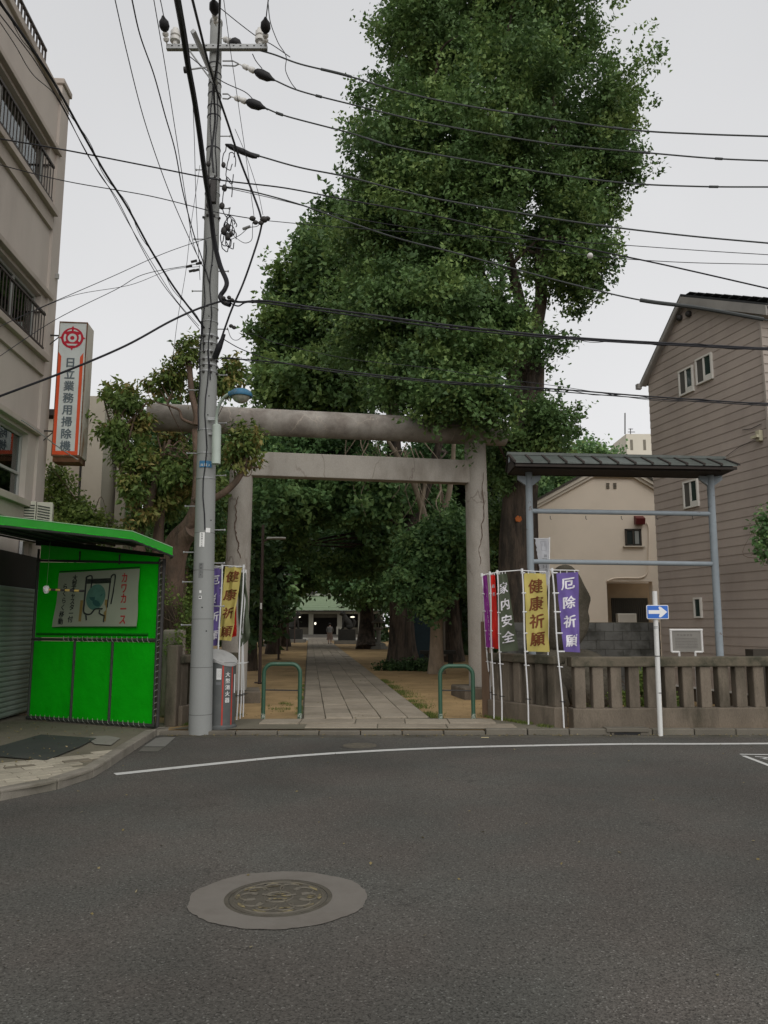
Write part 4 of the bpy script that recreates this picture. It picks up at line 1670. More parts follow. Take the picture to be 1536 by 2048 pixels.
part(tb, 'frame', M_tube, ib, smooth=True)
for x in (xl, xr):
    part(MB().tube([(x, y_, b.z + .01), (x, y_, KZ - .04)], .018, 8), 'leg', M_tube, ib, smooth=True)
lt = letters(MB(), '文化財史跡', 'r', lambda x, y: Vector((a.x + .09 + x, y_ - .003, a.z - .085 + y)), x=.03, y=0, size=.038, step=.055, horiz=True)
for i in range(7):
    z = a.z - .14 - i * .026
    x = a.x + .07
    while x < b.x - .08:
        w_ = random.uniform(.006, .03)
        lt.face((x, y_ - .003, z), (x + w_, y_ - .003, z), (x + w_, y_ - .003, z + .007), (x, y_ - .003, z + .007))
        x += w_ + .006
part(lt, 'lettering', mat('board_ink', (.11, .10, .09), .8), ib, clean=False)
# ------------------------------------------------------------------ banners
M_bpole = mat('banner_pole', (.66, .66, .66), .4, .05, 5)


def clothmat(name, col):
    return mat(name, col, .75, .05, 6, transl=.25, bump=.15, bscale=14, bdist=.02)


M_pur = clothmat('purple_cloth', (.17, .12, .37))
M_yelc = clothmat('yellow_cloth', (.60, .50, .15))
M_olive = clothmat('grey_green_cloth', (.095, .115, .075))
M_redc = clothmat('red_cloth', (.68, .03, .02))
M_mag = clothmat('magenta_cloth', (.24, .035, .25))
M_brn = mat('brown_ink', (.17, .055, .02), .8, .08, 8)
M_wcl = mat('white_ink', (.72, .70, .74), .8, .04, 8)


def quadmap(q, amp=.012, ph=0.0, nrm=(0, -1, 0), waves=2.2, bulge=0.0):
    TLq, TRq, BRq, BLq = q
    n = Vector(nrm)

    def f(s, t, off=0.0):
        p = (TLq * (1 - s) + TRq * s) * (1 - t) + (BLq * (1 - s) + BRq * s) * t
        d = amp * math.sin(6.283 * (s * .7 + t * waves) + ph) * (.25 + .75 * t) + amp * .6 * math.sin(6.283 * (s * 1.3 - t * 1.1) + ph * 2)
        d += bulge * math.sin(math.pi * t) + amp * .5 * math.sin(6.283 * (s * 2.1 + t * .6) + ph * 3) * (1 - .5 * t) + amp * .7 * noise.noise(Vector((s * 2.5, t * 6, ph)))
        return p + n * (d + off)
    return f


def banner(label, base, ptop, arm_end, quad, m, text, tm, seed, tsize=.62, amp=.02, t0=.13, t1=.87, clips=(0, .26, .5, .77, 1.0), extra=None, waves=2.2, bulge=0.0, group=None, key='k', sx=1.0):
    t = thing('banner', label, 'banner', base, group)
    base, ptop, arm_end = Vector(base), Vector(ptop), Vector(arm_end)
    part(MB().tube([base.lerp(ptop, i / 10) + Vector((.008 * math.sin(i * .9), 0, 0)) for i in range(11)], .012, 8), 'pole', M_bpole, t, smooth=True)
    part(MB().tube([ptop - (arm_end - ptop) * .08, arm_end], .008, 6), 'crossarm', M_bpole, t, smooth=True)
    part(MB().lathe([(.02, -.03), (.02, .03)], ptop, 8), 'pole_joint', M_bpole, t)
    f = quadmap(quad, amp, seed, waves=waves, bulge=bulge)
    mb = MB()
    nx_, ny_ = 12, 40
    for j in range(ny_ + 1):
        for i in range(nx_ + 1):
            mb.v.append(f(i / nx_, j / ny_))
    for j in range(ny_):
        for i in range(nx_):
            a = j * (nx_ + 1) + i
            mb.f.append((a, a + 1, a + nx_ + 2, a + nx_ + 1))
    cl = part(mb, 'cloth', m, t, smooth=True, clean=False)
    if text:
        w = ((quad[1] - quad[0]).length + (quad[2] - quad[3]).length) / 2
        h = ((quad[3] - quad[0]).length + (quad[2] - quad[1]).length) / 2
        n_ = len(text)
        stp = (t1 - t0) * h / max(1, n_ - 1)
        size = tsize * w
        lb = letters(MB(), text, key, lambda x, y: f(.5 + x / w, t0 - y / h, .004), x=0, y=0, size=size, step=stp, sx=sx)
        part(lb, 'lettering', tm, cl, clean=False)
    if extra:
        for (tx, x, y0, sz, stp) in extra:
            part(letters(MB(), tx, 'r', lambda xx, yy: f(xx, -yy, .004), x=x, y=-y0, size=sz, step=stp, sx=2.2), 'small_lettering', tm, cl, clean=False)
    # plastic clips holding the cloth to the pole and the cross arm
    for tt in clips:
        edge = f(0.02, min(tt, 1))
        pz = edge.z
        k = (pz - base.z) / (ptop.z - base.z)
        pp = base.lerp(ptop, k)
        part(MB().tube([pp - Vector((.018, 0, 0)), edge + Vector((.01, -.004, 0))], .011, 4), 'clip', M_bpole, t)
    for s in (.2, .5, .85):
        e = f(s, 0.0)
        k = min(1, max(0, (e.x - ptop.x) / max(.01, (arm_end.x - ptop.x))))
        part(MB().tube([ptop.lerp(arm_end, k), e - Vector((0, 0, .01))], .006, 4), 'hanging_tab', M_bpole, t)
    # cable ties to the fence
    for zt in (.47, .98):
        k = (zt - base.z) / (ptop.z - base.z)
        pp = base.lerp(ptop, k)
        part(MB().tube([pp + Vector((-.035, -.015, .006)), pp + Vector((.05, -.01, -.004)), pp + Vector((.06, .12, 0))], .006, 4), 'cable_tie', M_bpole if zt > .5 else M_blk, t)
    return t


zb_ = KZ
GRB = 'banners tied to the stone fence right of the torii'
Y = 11.72
banner('purple banner with white lettering in front of the dark memorial stone', G(1128, 1456, zb_), P(1104, 1140, Y), P(1158, 1141, Y),
       [P(1112, 1146, Y), P(1156, 1144, Y), P(1160, 1305, Y), P(1127, 1303, Y)], M_pur, '厄除祈願', M_wcl, .4, .66, group=GRB, t0=.145, t1=.86)
Y = 12.15
banner('yellow banner with brown lettering between the grey-green and purple banners', G(1057, 1449, zb_), P(1044, 1141, Y), P(1092, 1144, Y),
       [P(1048, 1146, Y), P(1092, 1147, Y), P(1099, 1304, Y), P(1054, 1303, Y)], M_yelc, '健康祈願', M_brn, 1.7, .66, group=GRB, t0=.17, t1=.84)
Y = 12.55
banner('grey-green banner with white lettering, left of the yellow one right of the torii', G(1004, 1441, zb_), P(994.5, 1144, Y), P(1044, 1140, Y),
       [P(996, 1148, Y), P(1013, 1146, Y), P(1037, 1301, Y + .15), P(1001, 1304, Y)], M_olive, '家内安全', M_wcl, 2.6, .78, group=GRB, t0=.19, t1=.82)
Y = 12.85
banner('narrow red banner folded by the wind next to the magenta one', G(988, 1437, zb_), P(979.5, 1147, Y), P(996, 1145, Y),
       [P(981, 1149, Y), P(990, 1149, Y), P(999, 1298, Y + .12), P(985, 1296, Y)], M_redc, '商売', M_wcl, .9, .5, group=GRB, t0=.16, t1=.27, amp=.02)
Y = 13.15
banner('magenta banner with thin white script nearest to the right torii pillar', G(983, 1430, zb_), P(963.5, 1150, Y), P(980, 1147, Y),
       [P(965, 1151, Y), P(973.5, 1149, Y), P(986, 1295, Y + .1), P(972, 1295, Y)], M_mag, None, M_wcl, 2.2, group=GRB, amp=.018,
       extra=[('もえくら', .62, .17, .055, .115), ('開運七福神詣', .6, .58, .05, .06)])
# left group beside the utility pole
GLB = 'banners beside the utility pole left of the torii'
Y = 12.35
banner('purple banner with white lettering, half hidden behind the utility pole', G(431, 1450, zb_), P(444, 1133, Y), P(410, 1131, Y),
       [P(444, 1137, Y), P(418, 1135, Y), P(413, 1292, Y), P(438, 1291, Y)][::1], M_pur, None, M_wcl, 1.1, group=GLB)
bq = [P(414, 1135, Y), P(444, 1136, Y), P(440, 1292, Y), P(412, 1292, Y)]
fq = quadmap(bq, .012, 1.1)
w_, h_ = (bq[1] - bq[0]).length, (bq[3] - bq[0]).length
# lettering belongs to that cloth
pb = [o for o in bpy.data.objects if o.get('label', '').startswith('purple banner with white lettering, half')][0]
pc = [c for c in pb.children if c.name.startswith('cloth')][0]
part(letters(MB(), '厄除祈願', 'k', lambda x, y: fq(.55 + x / w_, .16 - y / h_, .012), size=.66 * w_, step=.235 * h_), 'lettering', M_wcl, pc, clean=False)
Y = 12.75
banner('yellow banner with brown lettering, twisted by the wind beside the utility pole', G(473, 1440, zb_), P(487, 1133, Y), P(444, 1131, Y),
       [P(450, 1133, Y), P(484, 1134, Y), P(463, 1282, Y), P(438, 1280, Y - .05)], M_yelc, '健康祈願', M_brn, 2.0, .8, group=GLB, amp=.03, t0=.14, t1=.88, clips=())
Y = 12.95
banner('grey-green banner blown out towards the path, leaning on the left torii pillar', G(480, 1437, zb_), P(491, 1143, Y), P(470, 1141, Y),
       [P(474, 1143, Y), P(492, 1146, Y), P(500, 1276, Y - .1), P(478, 1298, Y)], M_olive, None, M_wcl, .5, group=GLB, amp=.05, clips=(), extra=[('内安全', .3, .68, .05, .1)])
Y = 13.1
banner('small red and white banner glimpsed behind the yellow one by the utility pole', G(486, 1434, zb_), P(488, 1150, Y), P(470, 1150, Y),
       [P(462, 1180, Y), P(472, 1182, Y), P(473, 1272, Y), P(459, 1276, Y)], M_redc, '安', M_wcl, .5, .6, group=GLB, amp=.02, clips=(), t0=.75, t1=.9)
# pale banner hung on the frame rail
Y = 13.5
t = thing('banner', 'torn pale grey banner hanging behind the left post of the roofed frame', 'banner', P(1088, 1180, Y))
q = [P(1070, 1077, Y), P(1097, 1077, Y), P(1099, 1170, Y), P(1083, 1168, Y)]
f = quadmap(q, .012, .3)
mb = MB()
for j in range(21):
    for i in range(7):
        mb.v.append(f(i / 6 + (.10 * noise.noise(Vector((j * .9, 0, 0))) if i == 0 else 0), j / 20))
for j in range(20):
    for i in range(6):
        a = j * 7 + i
        mb.f.append((a, a + 1, a + 8, a + 7))
cl = part(mb, 'cloth', clothmat('pale_cloth', (.52, .53, .56)), t, smooth=True, clean=False)
lb = MB()
for (tx, x) in (('奉納開運祭', .75), ('まちくらさ', .6), ('安大祭', .45)):
    letters(lb, tx, 'r', lambda xx, yy: f(xx, -yy, .005), x=x, y=-.38 if x > .5 else -.46, size=.075, step=.078, sx=1.6)
part(lb, 'lettering', M_lblk, cl, clean=False)
bx = MB().tube([f(x, y, .005) for x, y in ((.4, .06), (.8, .06), (.8, .26), (.4, .26), (.4, .06))], .003, 4)
letters(bx, '日口'.replace('口', '日'), 'r', lambda xx, yy: f(xx, -yy, .005), x=.5, y=-.13, size=.09, step=.2, horiz=True, sx=1.4)
part(bx, 'stamp', mat('grey_print', (.3, .3, .33), .8), cl, clean=False)
part(MB().tube([P(1068, 1077, Y), P(1099, 1077, Y)], .008, 6), 'top_rod', M_bpole, t)
part(MB().tube([P(1099, 1074, Y), P(1096, 1310, Y)], .012, 6), 'pole', M_bpole, t)

# ------------------------------------------------------------------ memorial stone and rocks
ms = P(1135, 1215, 15.0)
M_rock = mat('dark_rock', (0.086, 0.075, 0.056), .9, .25, 2.5, bump=.7, bscale=14, bdist=.03, grime=(0.038, 0.034, 0.022), gamt=.8, gscale=2, speck=.15, sscale=40)
mst = thing('memorial_stone', 'large dark upright memorial stone standing behind the purple banner', 'stone', (ms.x, 15, KZ))
out_ = [(1100, 1302), (1092, 1250), (1093, 1200), (1100, 1160), (1110, 1139), (1124, 1130), (1142, 1133), (1155, 1147), (1166, 1170), (1178, 1195), (1176, 1212), (1174, 1225), (1177, 1240), (1172, 1265), (1160, 1285), (1150, 1302)]
mb = MB()
oc_ = spline([P(u, v, 15.0) for u, v in out_], 3)
cen = sum(oc_, Vector()) / len(oc_)
layers = [(-.22, .80), (-.16, .95), (-.05, 1.0), (.08, 1.0), (.17, .9), (.2, .75)]
n_ = len(oc_)
for dy, s in layers:
    for p in oc_:
        q = cen + (p - cen) * s
        mb.v.append(Vector((q.x, 15 + dy + .04 * noise.noise(q * 2), q.z)))
for l in range(len(layers) - 1):
    for k in range(n_):
        k2 = (k + 1) % n_
        mb.f.append((l * n_ + k, l * n_ + k2, (l + 1) * n_ + k2, (l + 1) * n_ + k))
mb.f.append(tuple(range(n_)))
mb.f.append(tuple(range((len(layers) - 1) * n_, len(layers) * n_)))
o = part(mb, 'stone', M_rock, mst, smooth=True, ang=60)
c = P(1130, 1318, 14.9)
part(MB().ell((c.x + .1, 14.95, .62), (.85, .42, .55), 20, 12, .25, 3), 'rock_base', M_rock, mst, smooth=True, ang=60)
for i, (u, v, Y, rx, rz_, lab) in enumerate([(1185, 1370, 14.0, .42, .42, 'rounded boulder seen through the stone fence below the right end of the memorial stone'), (1095, 1372, 14.1, .4, .33, 'mossy boulder seen through the stone fence below the purple banner'),
                                   (1062, 1400, 14.0, .34, .3, 'low boulder behind the fence just right of the yellow banner pole')]):
    c = P(u, v, Y)
    o = part(MB().ell((c.x, Y, KZ + rz_ * .7), (rx, .3, rz_), 18, 12, .3, i * 4 + 2), 'boulder', M_rock, None, smooth=True, ang=60)
    tag(o, lab, 'boulder', 'boulders round the memorial stone')

# ------------------------------------------------------------------ concrete block wall
BWX0, BWX1, BWY = 2.6, 6.25, 17.6
bw = thing('block_wall', 'grey stained concrete block wall in front of the beige house', 'wall', ((BWX0 + BWX1) / 2, BWY, KZ - .03))
M_blkw = mat('block_concrete', (0.119, 0.119, 0.112), .93, .15, 4, bump=.35, bscale=60, grime=(0.036, 0.036, 0.030), gamt=.85, gscale=1.6, rnd=.16, grange=(.45, .62))
part(MB().box(BWX0, BWY + .02, KZ - .05, BWX1, BWY + .10, 1.66), 'core', M_joint, bw)
b0_ = None
for j in range(8):
    for i in range(-1, 10):
        xa = BWX0 + i * .4 + (.2 if j % 2 else 0)
        xb = min(xa + .392, BWX1)
        xa = max(xa, BWX0)
        if xb - xa < .05:
            continue
        za = KZ - .03 + j * .2
        part(MB().box(xa, BWY, za, xb, BWY + .12, za + .192), 'block', M_blkw, bw)

# ------------------------------------------------------------------ brown clad house
HV = Vector((-.27, 1, 0)).normalized()
HN = Vector((-HV.y, HV.x, 0))        # faces the lane (towards -x)
if HN.x > 0:
    HN = -HN
H0 = Vector((6.8, 14.4, 0))


def hp(u, v):
    """point of the lane-side wall seen at a pixel -> (s along wall, z)"""
    q = W(u, v, H0, HN)
    return (q - H0).dot(HV), q.z


def HP(s, z, off=0.0):
    return H0 + HV * s + HN * off + Vector((0, 0, z))


sN = hp(1521, 628)[0]
sF = hp(1297, 770)[0]
apx = hp(1374, 596)
efar = hp(1290, 765)
enear = hp(1521, 628)
M_clad = mat('brown_cladding', (.38, .322, .28), .7, .06, 1.5, bump=.06, bscale=40, grime=(.29, .245, .215), gamt=.6, gscale=.9, rnd=.03, stretch=(1, 1, .5))
M_cladl = mat('cladding_front', (.36, .315, .275), .7, .05, 1.5, bump=.06, rnd=.03)
M_trim = mat('house_trim', (.30, .285, .265), .7, .05, 3, grime=(.17, .16, .15), gamt=.5, gscale=1.5)
M_roofd = mat('dark_slate', (.035, .036, .038), .6, .25, 9, rnd=.2)
bh = thing('brown_house', 'brown clad house with a steep gable roof at the right edge', 'house', HP((sN + sF) / 2, 0))
zbase = hp(1420, 1390)[1]
zbase = .35


def gable_s(z):
    """wall extents along s at height z"""
    a, b = sN, sF
    if z > enear[1]:
        a = sN + (apx[0] - sN) * (z - enear[1]) / (apx[1] - enear[1])
    if z > efar[1]:
        b = sF + (apx[0] - sF) * (z - efar[1]) / (apx[1] - efar[1])
    return a, b


core = [HP(sN, -.1, -.05), HP(sF, -.1, -.05), HP(sF, efar[1], -.05), HP(apx[0], apx[1], -.05), HP(sN, enear[1], -.05)]
part(MB().prism(core, -HN * 7.0), 'core', M_dwood, bh)
# overlapping boards, one by one
zb0 = zbase
pitch = .172
k = 0
while zb0 < apx[1] - .05:
    z1 = min(zb0 + pitch, apx[1] - .02)
    a0, b0_ = gable_s(zb0)
    a1, b1_ = gable_s(z1)
    if b1_ - a1 > .05:
        lo, hi = .014, .004
        q = [HP(a0, zb0, lo), HP(b0_, zb0, lo), HP(b1_, z1, hi), HP(a1, z1, hi)]
        r_ = [HP(a0, zb0, -.02), HP(b0_, zb0, -.02), HP(b1_, z1 - .001, -.02), HP(a1, z1 - .001, -.02)]
        mb = MB()
        mb.v = q + r_
        mb.f = [(0, 1, 2, 3), (4, 7, 6, 5), (0, 4, 5, 1), (1, 5, 6, 2), (2, 6, 7, 3), (3, 7, 4, 0)]
        part(mb, 'cladding_board', M_clad, bh)
    zb0 += pitch
    k += 1
# base course with pale flashing strip
part(MB().obox(HP(sN, -.1, -.03), HV * (sF - sN), HN * .02, (0, 0, zbase + .1)), 'foundation', mat('dark_foundation', (.075, .06, .045), .9, .2, 3), bh)
part(MB().obox(HP(sN - .02, zbase - .035, -.02), HV * (sF - sN + .04), HN * .06, (0, 0, .035)), 'flashing', M_tube, bh)
# front (road side) face, its brighter light put into the board colour
FV_ = -HN      # runs to the right
zb0 = zbase
while zb0 < enear[1] - .02:
    z1 = min(zb0 + pitch, enear[1] - .02)
    o0 = HP(sN, 0, .03)
    lo, hi = -.02, -.004
    q = [o0 + HV * lo + Vector((0, 0, zb0)), o0 + FV_ * 5 + HV * lo + Vector((0, 0, zb0)), o0 + FV_ * 5 + HV * hi + Vector((0, 0, z1)), o0 + HV * hi + Vector((0, 0, z1))]
    mb = MB().prism(q, HV * .03)
    part(mb, 'front_board', M_cladl, bh)
    zb0 += pitch
part(MB().obox(HP(sN, zbase, .03) - HV * .035, HN * .012, HV * .05, (0, 0, enear[1] - zbase)), 'corner_trim', M_cladl, bh)
# roof: two slopes
ov = .16
for (sa, za), (sb_, zb2), nm in (((apx[0], apx[1]), (sF + .12, efar[1] - .10), 'far'), ((apx[0], apx[1]), (sN - .32, enear[1] + .17 - .32 * (apx[1] - enear[1] - .17) / abs(apx[0] - sN)), 'near')):
    dz = .055
    q = [HP(sa, za + .02, ov), HP(sb_, zb2 + .02, ov), HP(sb_, zb2 + dz, ov), HP(sa, za + dz + .02, ov)]
    rf = part(MB().prism(q, -HN * 7.3), 'roof', M_roofd, bh)
    # barge board
    w = .19 if nm == 'near' else .11
    q = [HP(sa, za + .015, ov + .012), HP(sb_, zb2 + .015, ov + .012), HP(sb_, zb2 + .015 - w, ov + .012), HP(sa, za + .015 - w, ov + .012)]
    part(MB().prism(q, -HN * .04), 'barge_board', M_trim, bh)
    q = [HP(sa, za + .014, ov), HP(sb_, zb2 + .014, ov), HP(sb_, zb2 - .006, ov), HP(sa, za - .006, ov)]
    part(MB().prism(q, -HN * (ov + .02)), 'eave_soffit', M_trim, bh)
# shingle courses visible on the near slope
for i in range(9):
    f_ = (i + .5) / 9.5
    s_ = apx[0] + (sN - .35 - apx[0]) * f_
    z_ = apx[1] + (enear[1] + .02 - apx[1]) * f_
    part(MB().obox(HP(s_, z_ + .055, ov - .02), HV * -.16, -HN * 7.2, (0, 0, .012)), 'shingle_course', M_roofd, bh)
q0 = HP(sF + .12, efar[1] - .12, ov + .02)
part(MB().cbox(q0, HN * .1, HV * .1, (0, 0, .12)), 'gutter_end', M_trim, bh)
o = HP(sN - .3, enear[1] + .0, .1)
part(MB().obox(o, FV_ * 6, -HV * .14, (0, 0, .13)), 'gutter', M_trim, bh, bevel=.02)
part(MB().obox(o + HV * .02 + Vector((0, 0, -.1)), FV_ * 6, HV * .28, (0, 0, .08)), 'front_soffit', M_trim, bh)
M_glass = glassmat('window_glass')
M_win = mat('white_window_frame', (.62, .60, .55), .5, .04)
M_curt = mat('pale_curtain', (.30, .31, .29), .9, .15, 8, stretch=(1, 1, .1))
M_dark = mat('dark_interior', (.02, .024, .02), .9)
M_mesh = mat('insect_screen', (.085, .08, .07), .9, .05)


def hwindow(s0, z0, s1, z1, split=True, dark=M_dark, lab=None):
    """s0<s1 ; s grows away from the road"""
    if s0 > s1:
        s0, s1 = s1, s0
    fw = .035
    w = MB()
    for a in ((s0, z0, s1, z0 + fw), (s0, z1 - fw, s1, z1), (s0, z0 + fw, s0 + fw, z1 - fw), (s1 - fw, z0 + fw, s1, z1 - fw)):
        w.obox(HP(a[0], a[1], -.03), HV * (a[2] - a[0]), HN * .085, (0, 0, a[3] - a[1]))
    fo = part(w, 'window', M_win, bh, label=lab)
    mid = (s0 + s1) / 2
    part(MB().obox(HP(s0 + fw, z0 + fw, -.02), HV * (s1 - s0 - 2 * fw), HN * .045, (0, 0, z1 - z0 - 2 * fw)), 'room', dark, fo)
    if split:
        part(MB().obox(HP(mid - .02, z0 + fw, .028), HV * .04, HN * .02, (0, 0, z1 - z0 - 2 * fw)), 'meeting_rail', M_win, fo)
        part(MB().obox(HP(mid + .02, z0 + fw, .028), HV * (s1 - fw - mid - .02), HN * .004, (0, 0, z1 - z0 - 2 * fw)), 'screen', M_mesh, fo)
        part(MB().obox(HP(s0 + fw, z0 + fw, .03), HV * (mid - s0 - fw), HN * .02, (0, 0, .09)), 'bottom_rail', M_win, fo)
    part(MB().obox(HP(s0 + fw, z0 + fw, .026), HV * ((mid if split else s1 - fw) - s0 - fw), HN * .004, (0, 0, z1 - z0 - 2 * fw)), 'pane', mat('green_glass', (.03, .045, .04), .06, .1, 3, spec=.6), fo)
    return fo


def hw_px(ul, vtl, vbl, ur, vtr, vbr, **k):
    a = hp(ul, (vtl + vbl) / 2)
    b = hp(ur, (vtr + vbr) / 2)
    zt = (hp(ul, vtl)[1] + hp(ur, vtr)[1]) / 2
    zb = (hp(ul, vbl)[1] + hp(ur, vbr)[1]) / 2
    return hwindow(b[0], zb, a[0], zt, **k)


hw_px(1361, 745, 795, 1389, 728, 782)
hw_px(1395, 721, 773, 1427, 702, 757)
hw_px(1370, 966, 1019, 1399, 955, 1012)
hw_px(1391, 1195, 1236, 1406, 1195, 1236, split=False)
# meter box and wiring on the corner
c = HP(*hp(1524, 872)[:2], .06)
part(MB().cbox(c, HV * .1, HN * .08, (0, 0, .2)), 'junction_box', mat('cream_plastic', (.45, .42, .30), .6), bh, bevel=.008)
part(MB().cbox(c + Vector((-.08, 0, -.02)), HV * .16, HN * .06, (0, 0, .05)), 'junction_arm', MATS['cream_plastic'], bh)
cbp = [HP(*hp(u, v), .035) for u, v in ((1488, 860), (1505, 858), (1526, 848))]
part(MB().tube(cbp, .007, 5), 'wall_cable', M_cable, bh)
cbp = [HP(*hp(u, v), .035) for u, v in ((1452, 915), (1480, 895), (1520, 876))]
part(MB().tube(cbp, .005, 5), 'wall_cable', M_cable, bh)
for (u, v) in ((1363, 636), (1381, 628)):
    c = HP(*hp(u, v), .05)
    part(MB().ell(c, .07, 12, 8), 'vent_hood', M_dsteel, bh, smooth=True)
# annexe block at the very right behind the fence
part(MB().box(*[P(1506, 1299, 13.6).x, 13.6, KZ, P(1506, 1299, 13.6).x + 1.2, 13.9, P(1506, 1299, 13.6).z][:6]), 'low_wall', mat('dark_low_wall', (.055, .048, .038), .9), bh)

# ------------------------------------------------------------------ beige house
BY = 22.0
M_beige = mat('beige_render', (.76, .66, .54), .9, .04, 1.2, bump=.1, bscale=90, grime=(.66, .57, .46), gamt=.5, gscale=.7)
M_cream = mat('cream_trim', (.58, .52, .43), .7, .05, 3)
M_broof = mat('brown_roof', (.07, .062, .05), .8, .2, 5)
be = thing('beige_house', 'beige rendered house with a gable and small windows seen behind the roofed frame', 'house', (P(1190, 1200, BY).x, BY, KZ))


def bp_(u, v, y=BY):
    q = P(u, v, y)
    return Vector((q.x, y, q.z))


xl_, xr_ = bp_(1078, 1100).x, bp_(1330, 1100).x
opn = (bp_(1213, 1163), bp_(1309, 1253))
zt_ = bp_(1180, 950).z
# wall around the recess
ped = [Vector((xl_, BY, bp_(1078, 1010).z)), bp_(1186, 950), bp_(1265, 951), Vector((xr_, BY, bp_(1330, 985).z))]
wl_ = MB()
zo = opn[0].z
wl_.prism([Vector((xl_, BY, zo)), Vector((xr_, BY, zo)), ped[3], ped[2], ped[1], ped[0]], (0, .3, 0))
wl_.box(xl_, BY, 0, opn[0].x, BY + .3, zo - .001)
wl_.box(opn[0].x, BY, 0, xr_, BY + .3, opn[1].z)
wl_.box(opn[1].x, BY, opn[1].z + .001, xr_, BY + .3, zo - .001)
part(wl_, 'wall', M_beige, be)
part(MB().box(xl_ + .01, BY + 1.05, 0, xr_, BY + 6, ped[0].z - .1), 'body', M_beige, be)
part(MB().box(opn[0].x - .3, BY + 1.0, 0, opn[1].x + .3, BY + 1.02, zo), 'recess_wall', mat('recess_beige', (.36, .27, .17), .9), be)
sh = thing  # noqa
x0, x1 = bp_(1223, 1196, BY + .9).x, bp_(1296, 1196, BY + .9).x
z0, z1 = bp_(1223, 1253, BY + .9).z, bp_(1223, 1196, BY + .9).z
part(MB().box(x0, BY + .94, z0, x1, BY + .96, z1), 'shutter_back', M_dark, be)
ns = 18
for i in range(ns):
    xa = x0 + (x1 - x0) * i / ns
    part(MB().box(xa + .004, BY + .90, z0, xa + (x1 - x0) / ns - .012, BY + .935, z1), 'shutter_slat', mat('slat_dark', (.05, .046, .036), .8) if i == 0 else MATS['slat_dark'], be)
a, b = bp_(1233, 1227, BY + .5), bp_(1271, 1254, BY + .5)
ac2 = thing('air_conditioner', 'white outdoor unit standing in the recess of the beige house', 'air conditioner', (a.x, BY + .4, b.z))
part(MB().box(a.x, BY + .35, b.z, b.x, BY + .6, a.z), 'casing', mat('unit_white', (.60, .57, .50), .6, .05), ac2, bevel=.015)
part(MB().box(a.x + .04, BY + .343, b.z + .05, b.x - .04, BY + .351, a.z - .04), 'panel', mat('unit_panel', (.50, .47, .41), .6, .05), ac2)
# roof verges with stepped profile
for (A, B) in ((ped[0] + Vector((-.22, 0, -.13)), ped[1]), (ped[1], ped[2]), (ped[2], ped[3])):
    d = B - A
    part(MB().prism([A + Vector((0, -.16, .02)), B + Vector((0, -.16, .02)), B + Vector((0, -.16, .13)), A + Vector((0, -.16, .13))], (0, .2, 0)), 'barge_board', M_cream, be)
    part(MB().prism([A + Vector((0, -.10, -.07)), B + Vector((0, -.10, -.07)), B + Vector((0, -.10, .02)), A + Vector((0, -.10, .02))], (0, .11, 0)), 'soffit_board', M_cream, be)
    part(MB().prism([A + Vector((0, -.2, .131)), B + Vector((0, -.2, .131)), B + Vector((0, -.2, .2)), A + Vector((0, -.2, .2))], (0, 6.2, 0)), 'roof', M_broof, be)
# window
a, b = bp_(1249, 1058), bp_(1283, 1092)
w = MB()
fr_ = .045
y_ = BY - .03
for q in ((a.x, b.z, b.x, b.z + fr_), (a.x, a.z - fr_, b.x, a.z), (a.x, b.z, a.x + fr_, a.z), (b.x - fr_, b.z, b.x, a.z), ((a.x + b.x) / 2 - .02, b.z, (a.x + b.x) / 2 + .02, a.z)):
    w.box(q[0], y_ - .02, q[1], q[2], y_ + .028, q[3])
M_bfr = mat('bronze_frame', (.06, .05, .04), .5)
wo = part(w, 'window', M_bfr, be, clean=False)
part(MB().box(a.x + .03, BY - .022, b.z + .03, b.x - .03, BY - .004, a.z - .03), 'pane', mat('dark_pane', (.035, .042, .04), .08, .1, spec=.6), wo)
part(MB().box((a.x + b.x) / 2 + .05, BY - .028, b.z + .06, b.x - .07, BY - .024, a.z - .06), 'curtain', M_curt, wo)
part(MB().box(a.x - .07, BY - .09, b.z - .035, b.x + .07, BY - .002, b.z), 'sill', M_cream, wo)
a = bp_(1277, 1040)
part(MB().prism([Vector((a.x - .13, BY - .22, a.z + .02)), Vector((a.x - .13, BY, a.z + .12)), Vector((a.x - .13, BY, a.z - .13)), Vector((a.x - .13, BY - .16, a.z - .15))], (.26, 0, 0)), 'vent_hood', mat('maroon_hood', (.12, .02, .02), .5), be)
for u in (1215.5, 1229.5):
    a = bp_(u, 971)
    vt = MB()
    for k in range(4):
        vt.box(a.x - .045, BY - .03, a.z - .09 + k * .045, a.x + .045, BY - .001, a.z - .065 + k * .045)
    part(vt, 'gable_vent', mat('vent_grey', (.16, .14, .11), .8) if u < 1220 else MATS['vent_grey'], be)
pp_ = spline([bp_(1293, 1046), bp_(1297, 1060), bp_(1297, 1100), bp_(1295, 1140), bp_(1283, 1155), bp_(1250, 1156), bp_(1228, 1157), bp_(1214, 1162)], 5)
part(MB().tube([p + Vector((0, -.03, 0)) for p in pp_], .022, 8), 'pipe', M_beige, be, smooth=True)
part(MB().tube([(xl_ - .05, BY - .05, 0), (xl_ - .05, BY - .05, bp_(1078, 1015).z)], .035, 8), 'downpipe', mat('brown_pipe', (.05, .035, .028), .6), be)

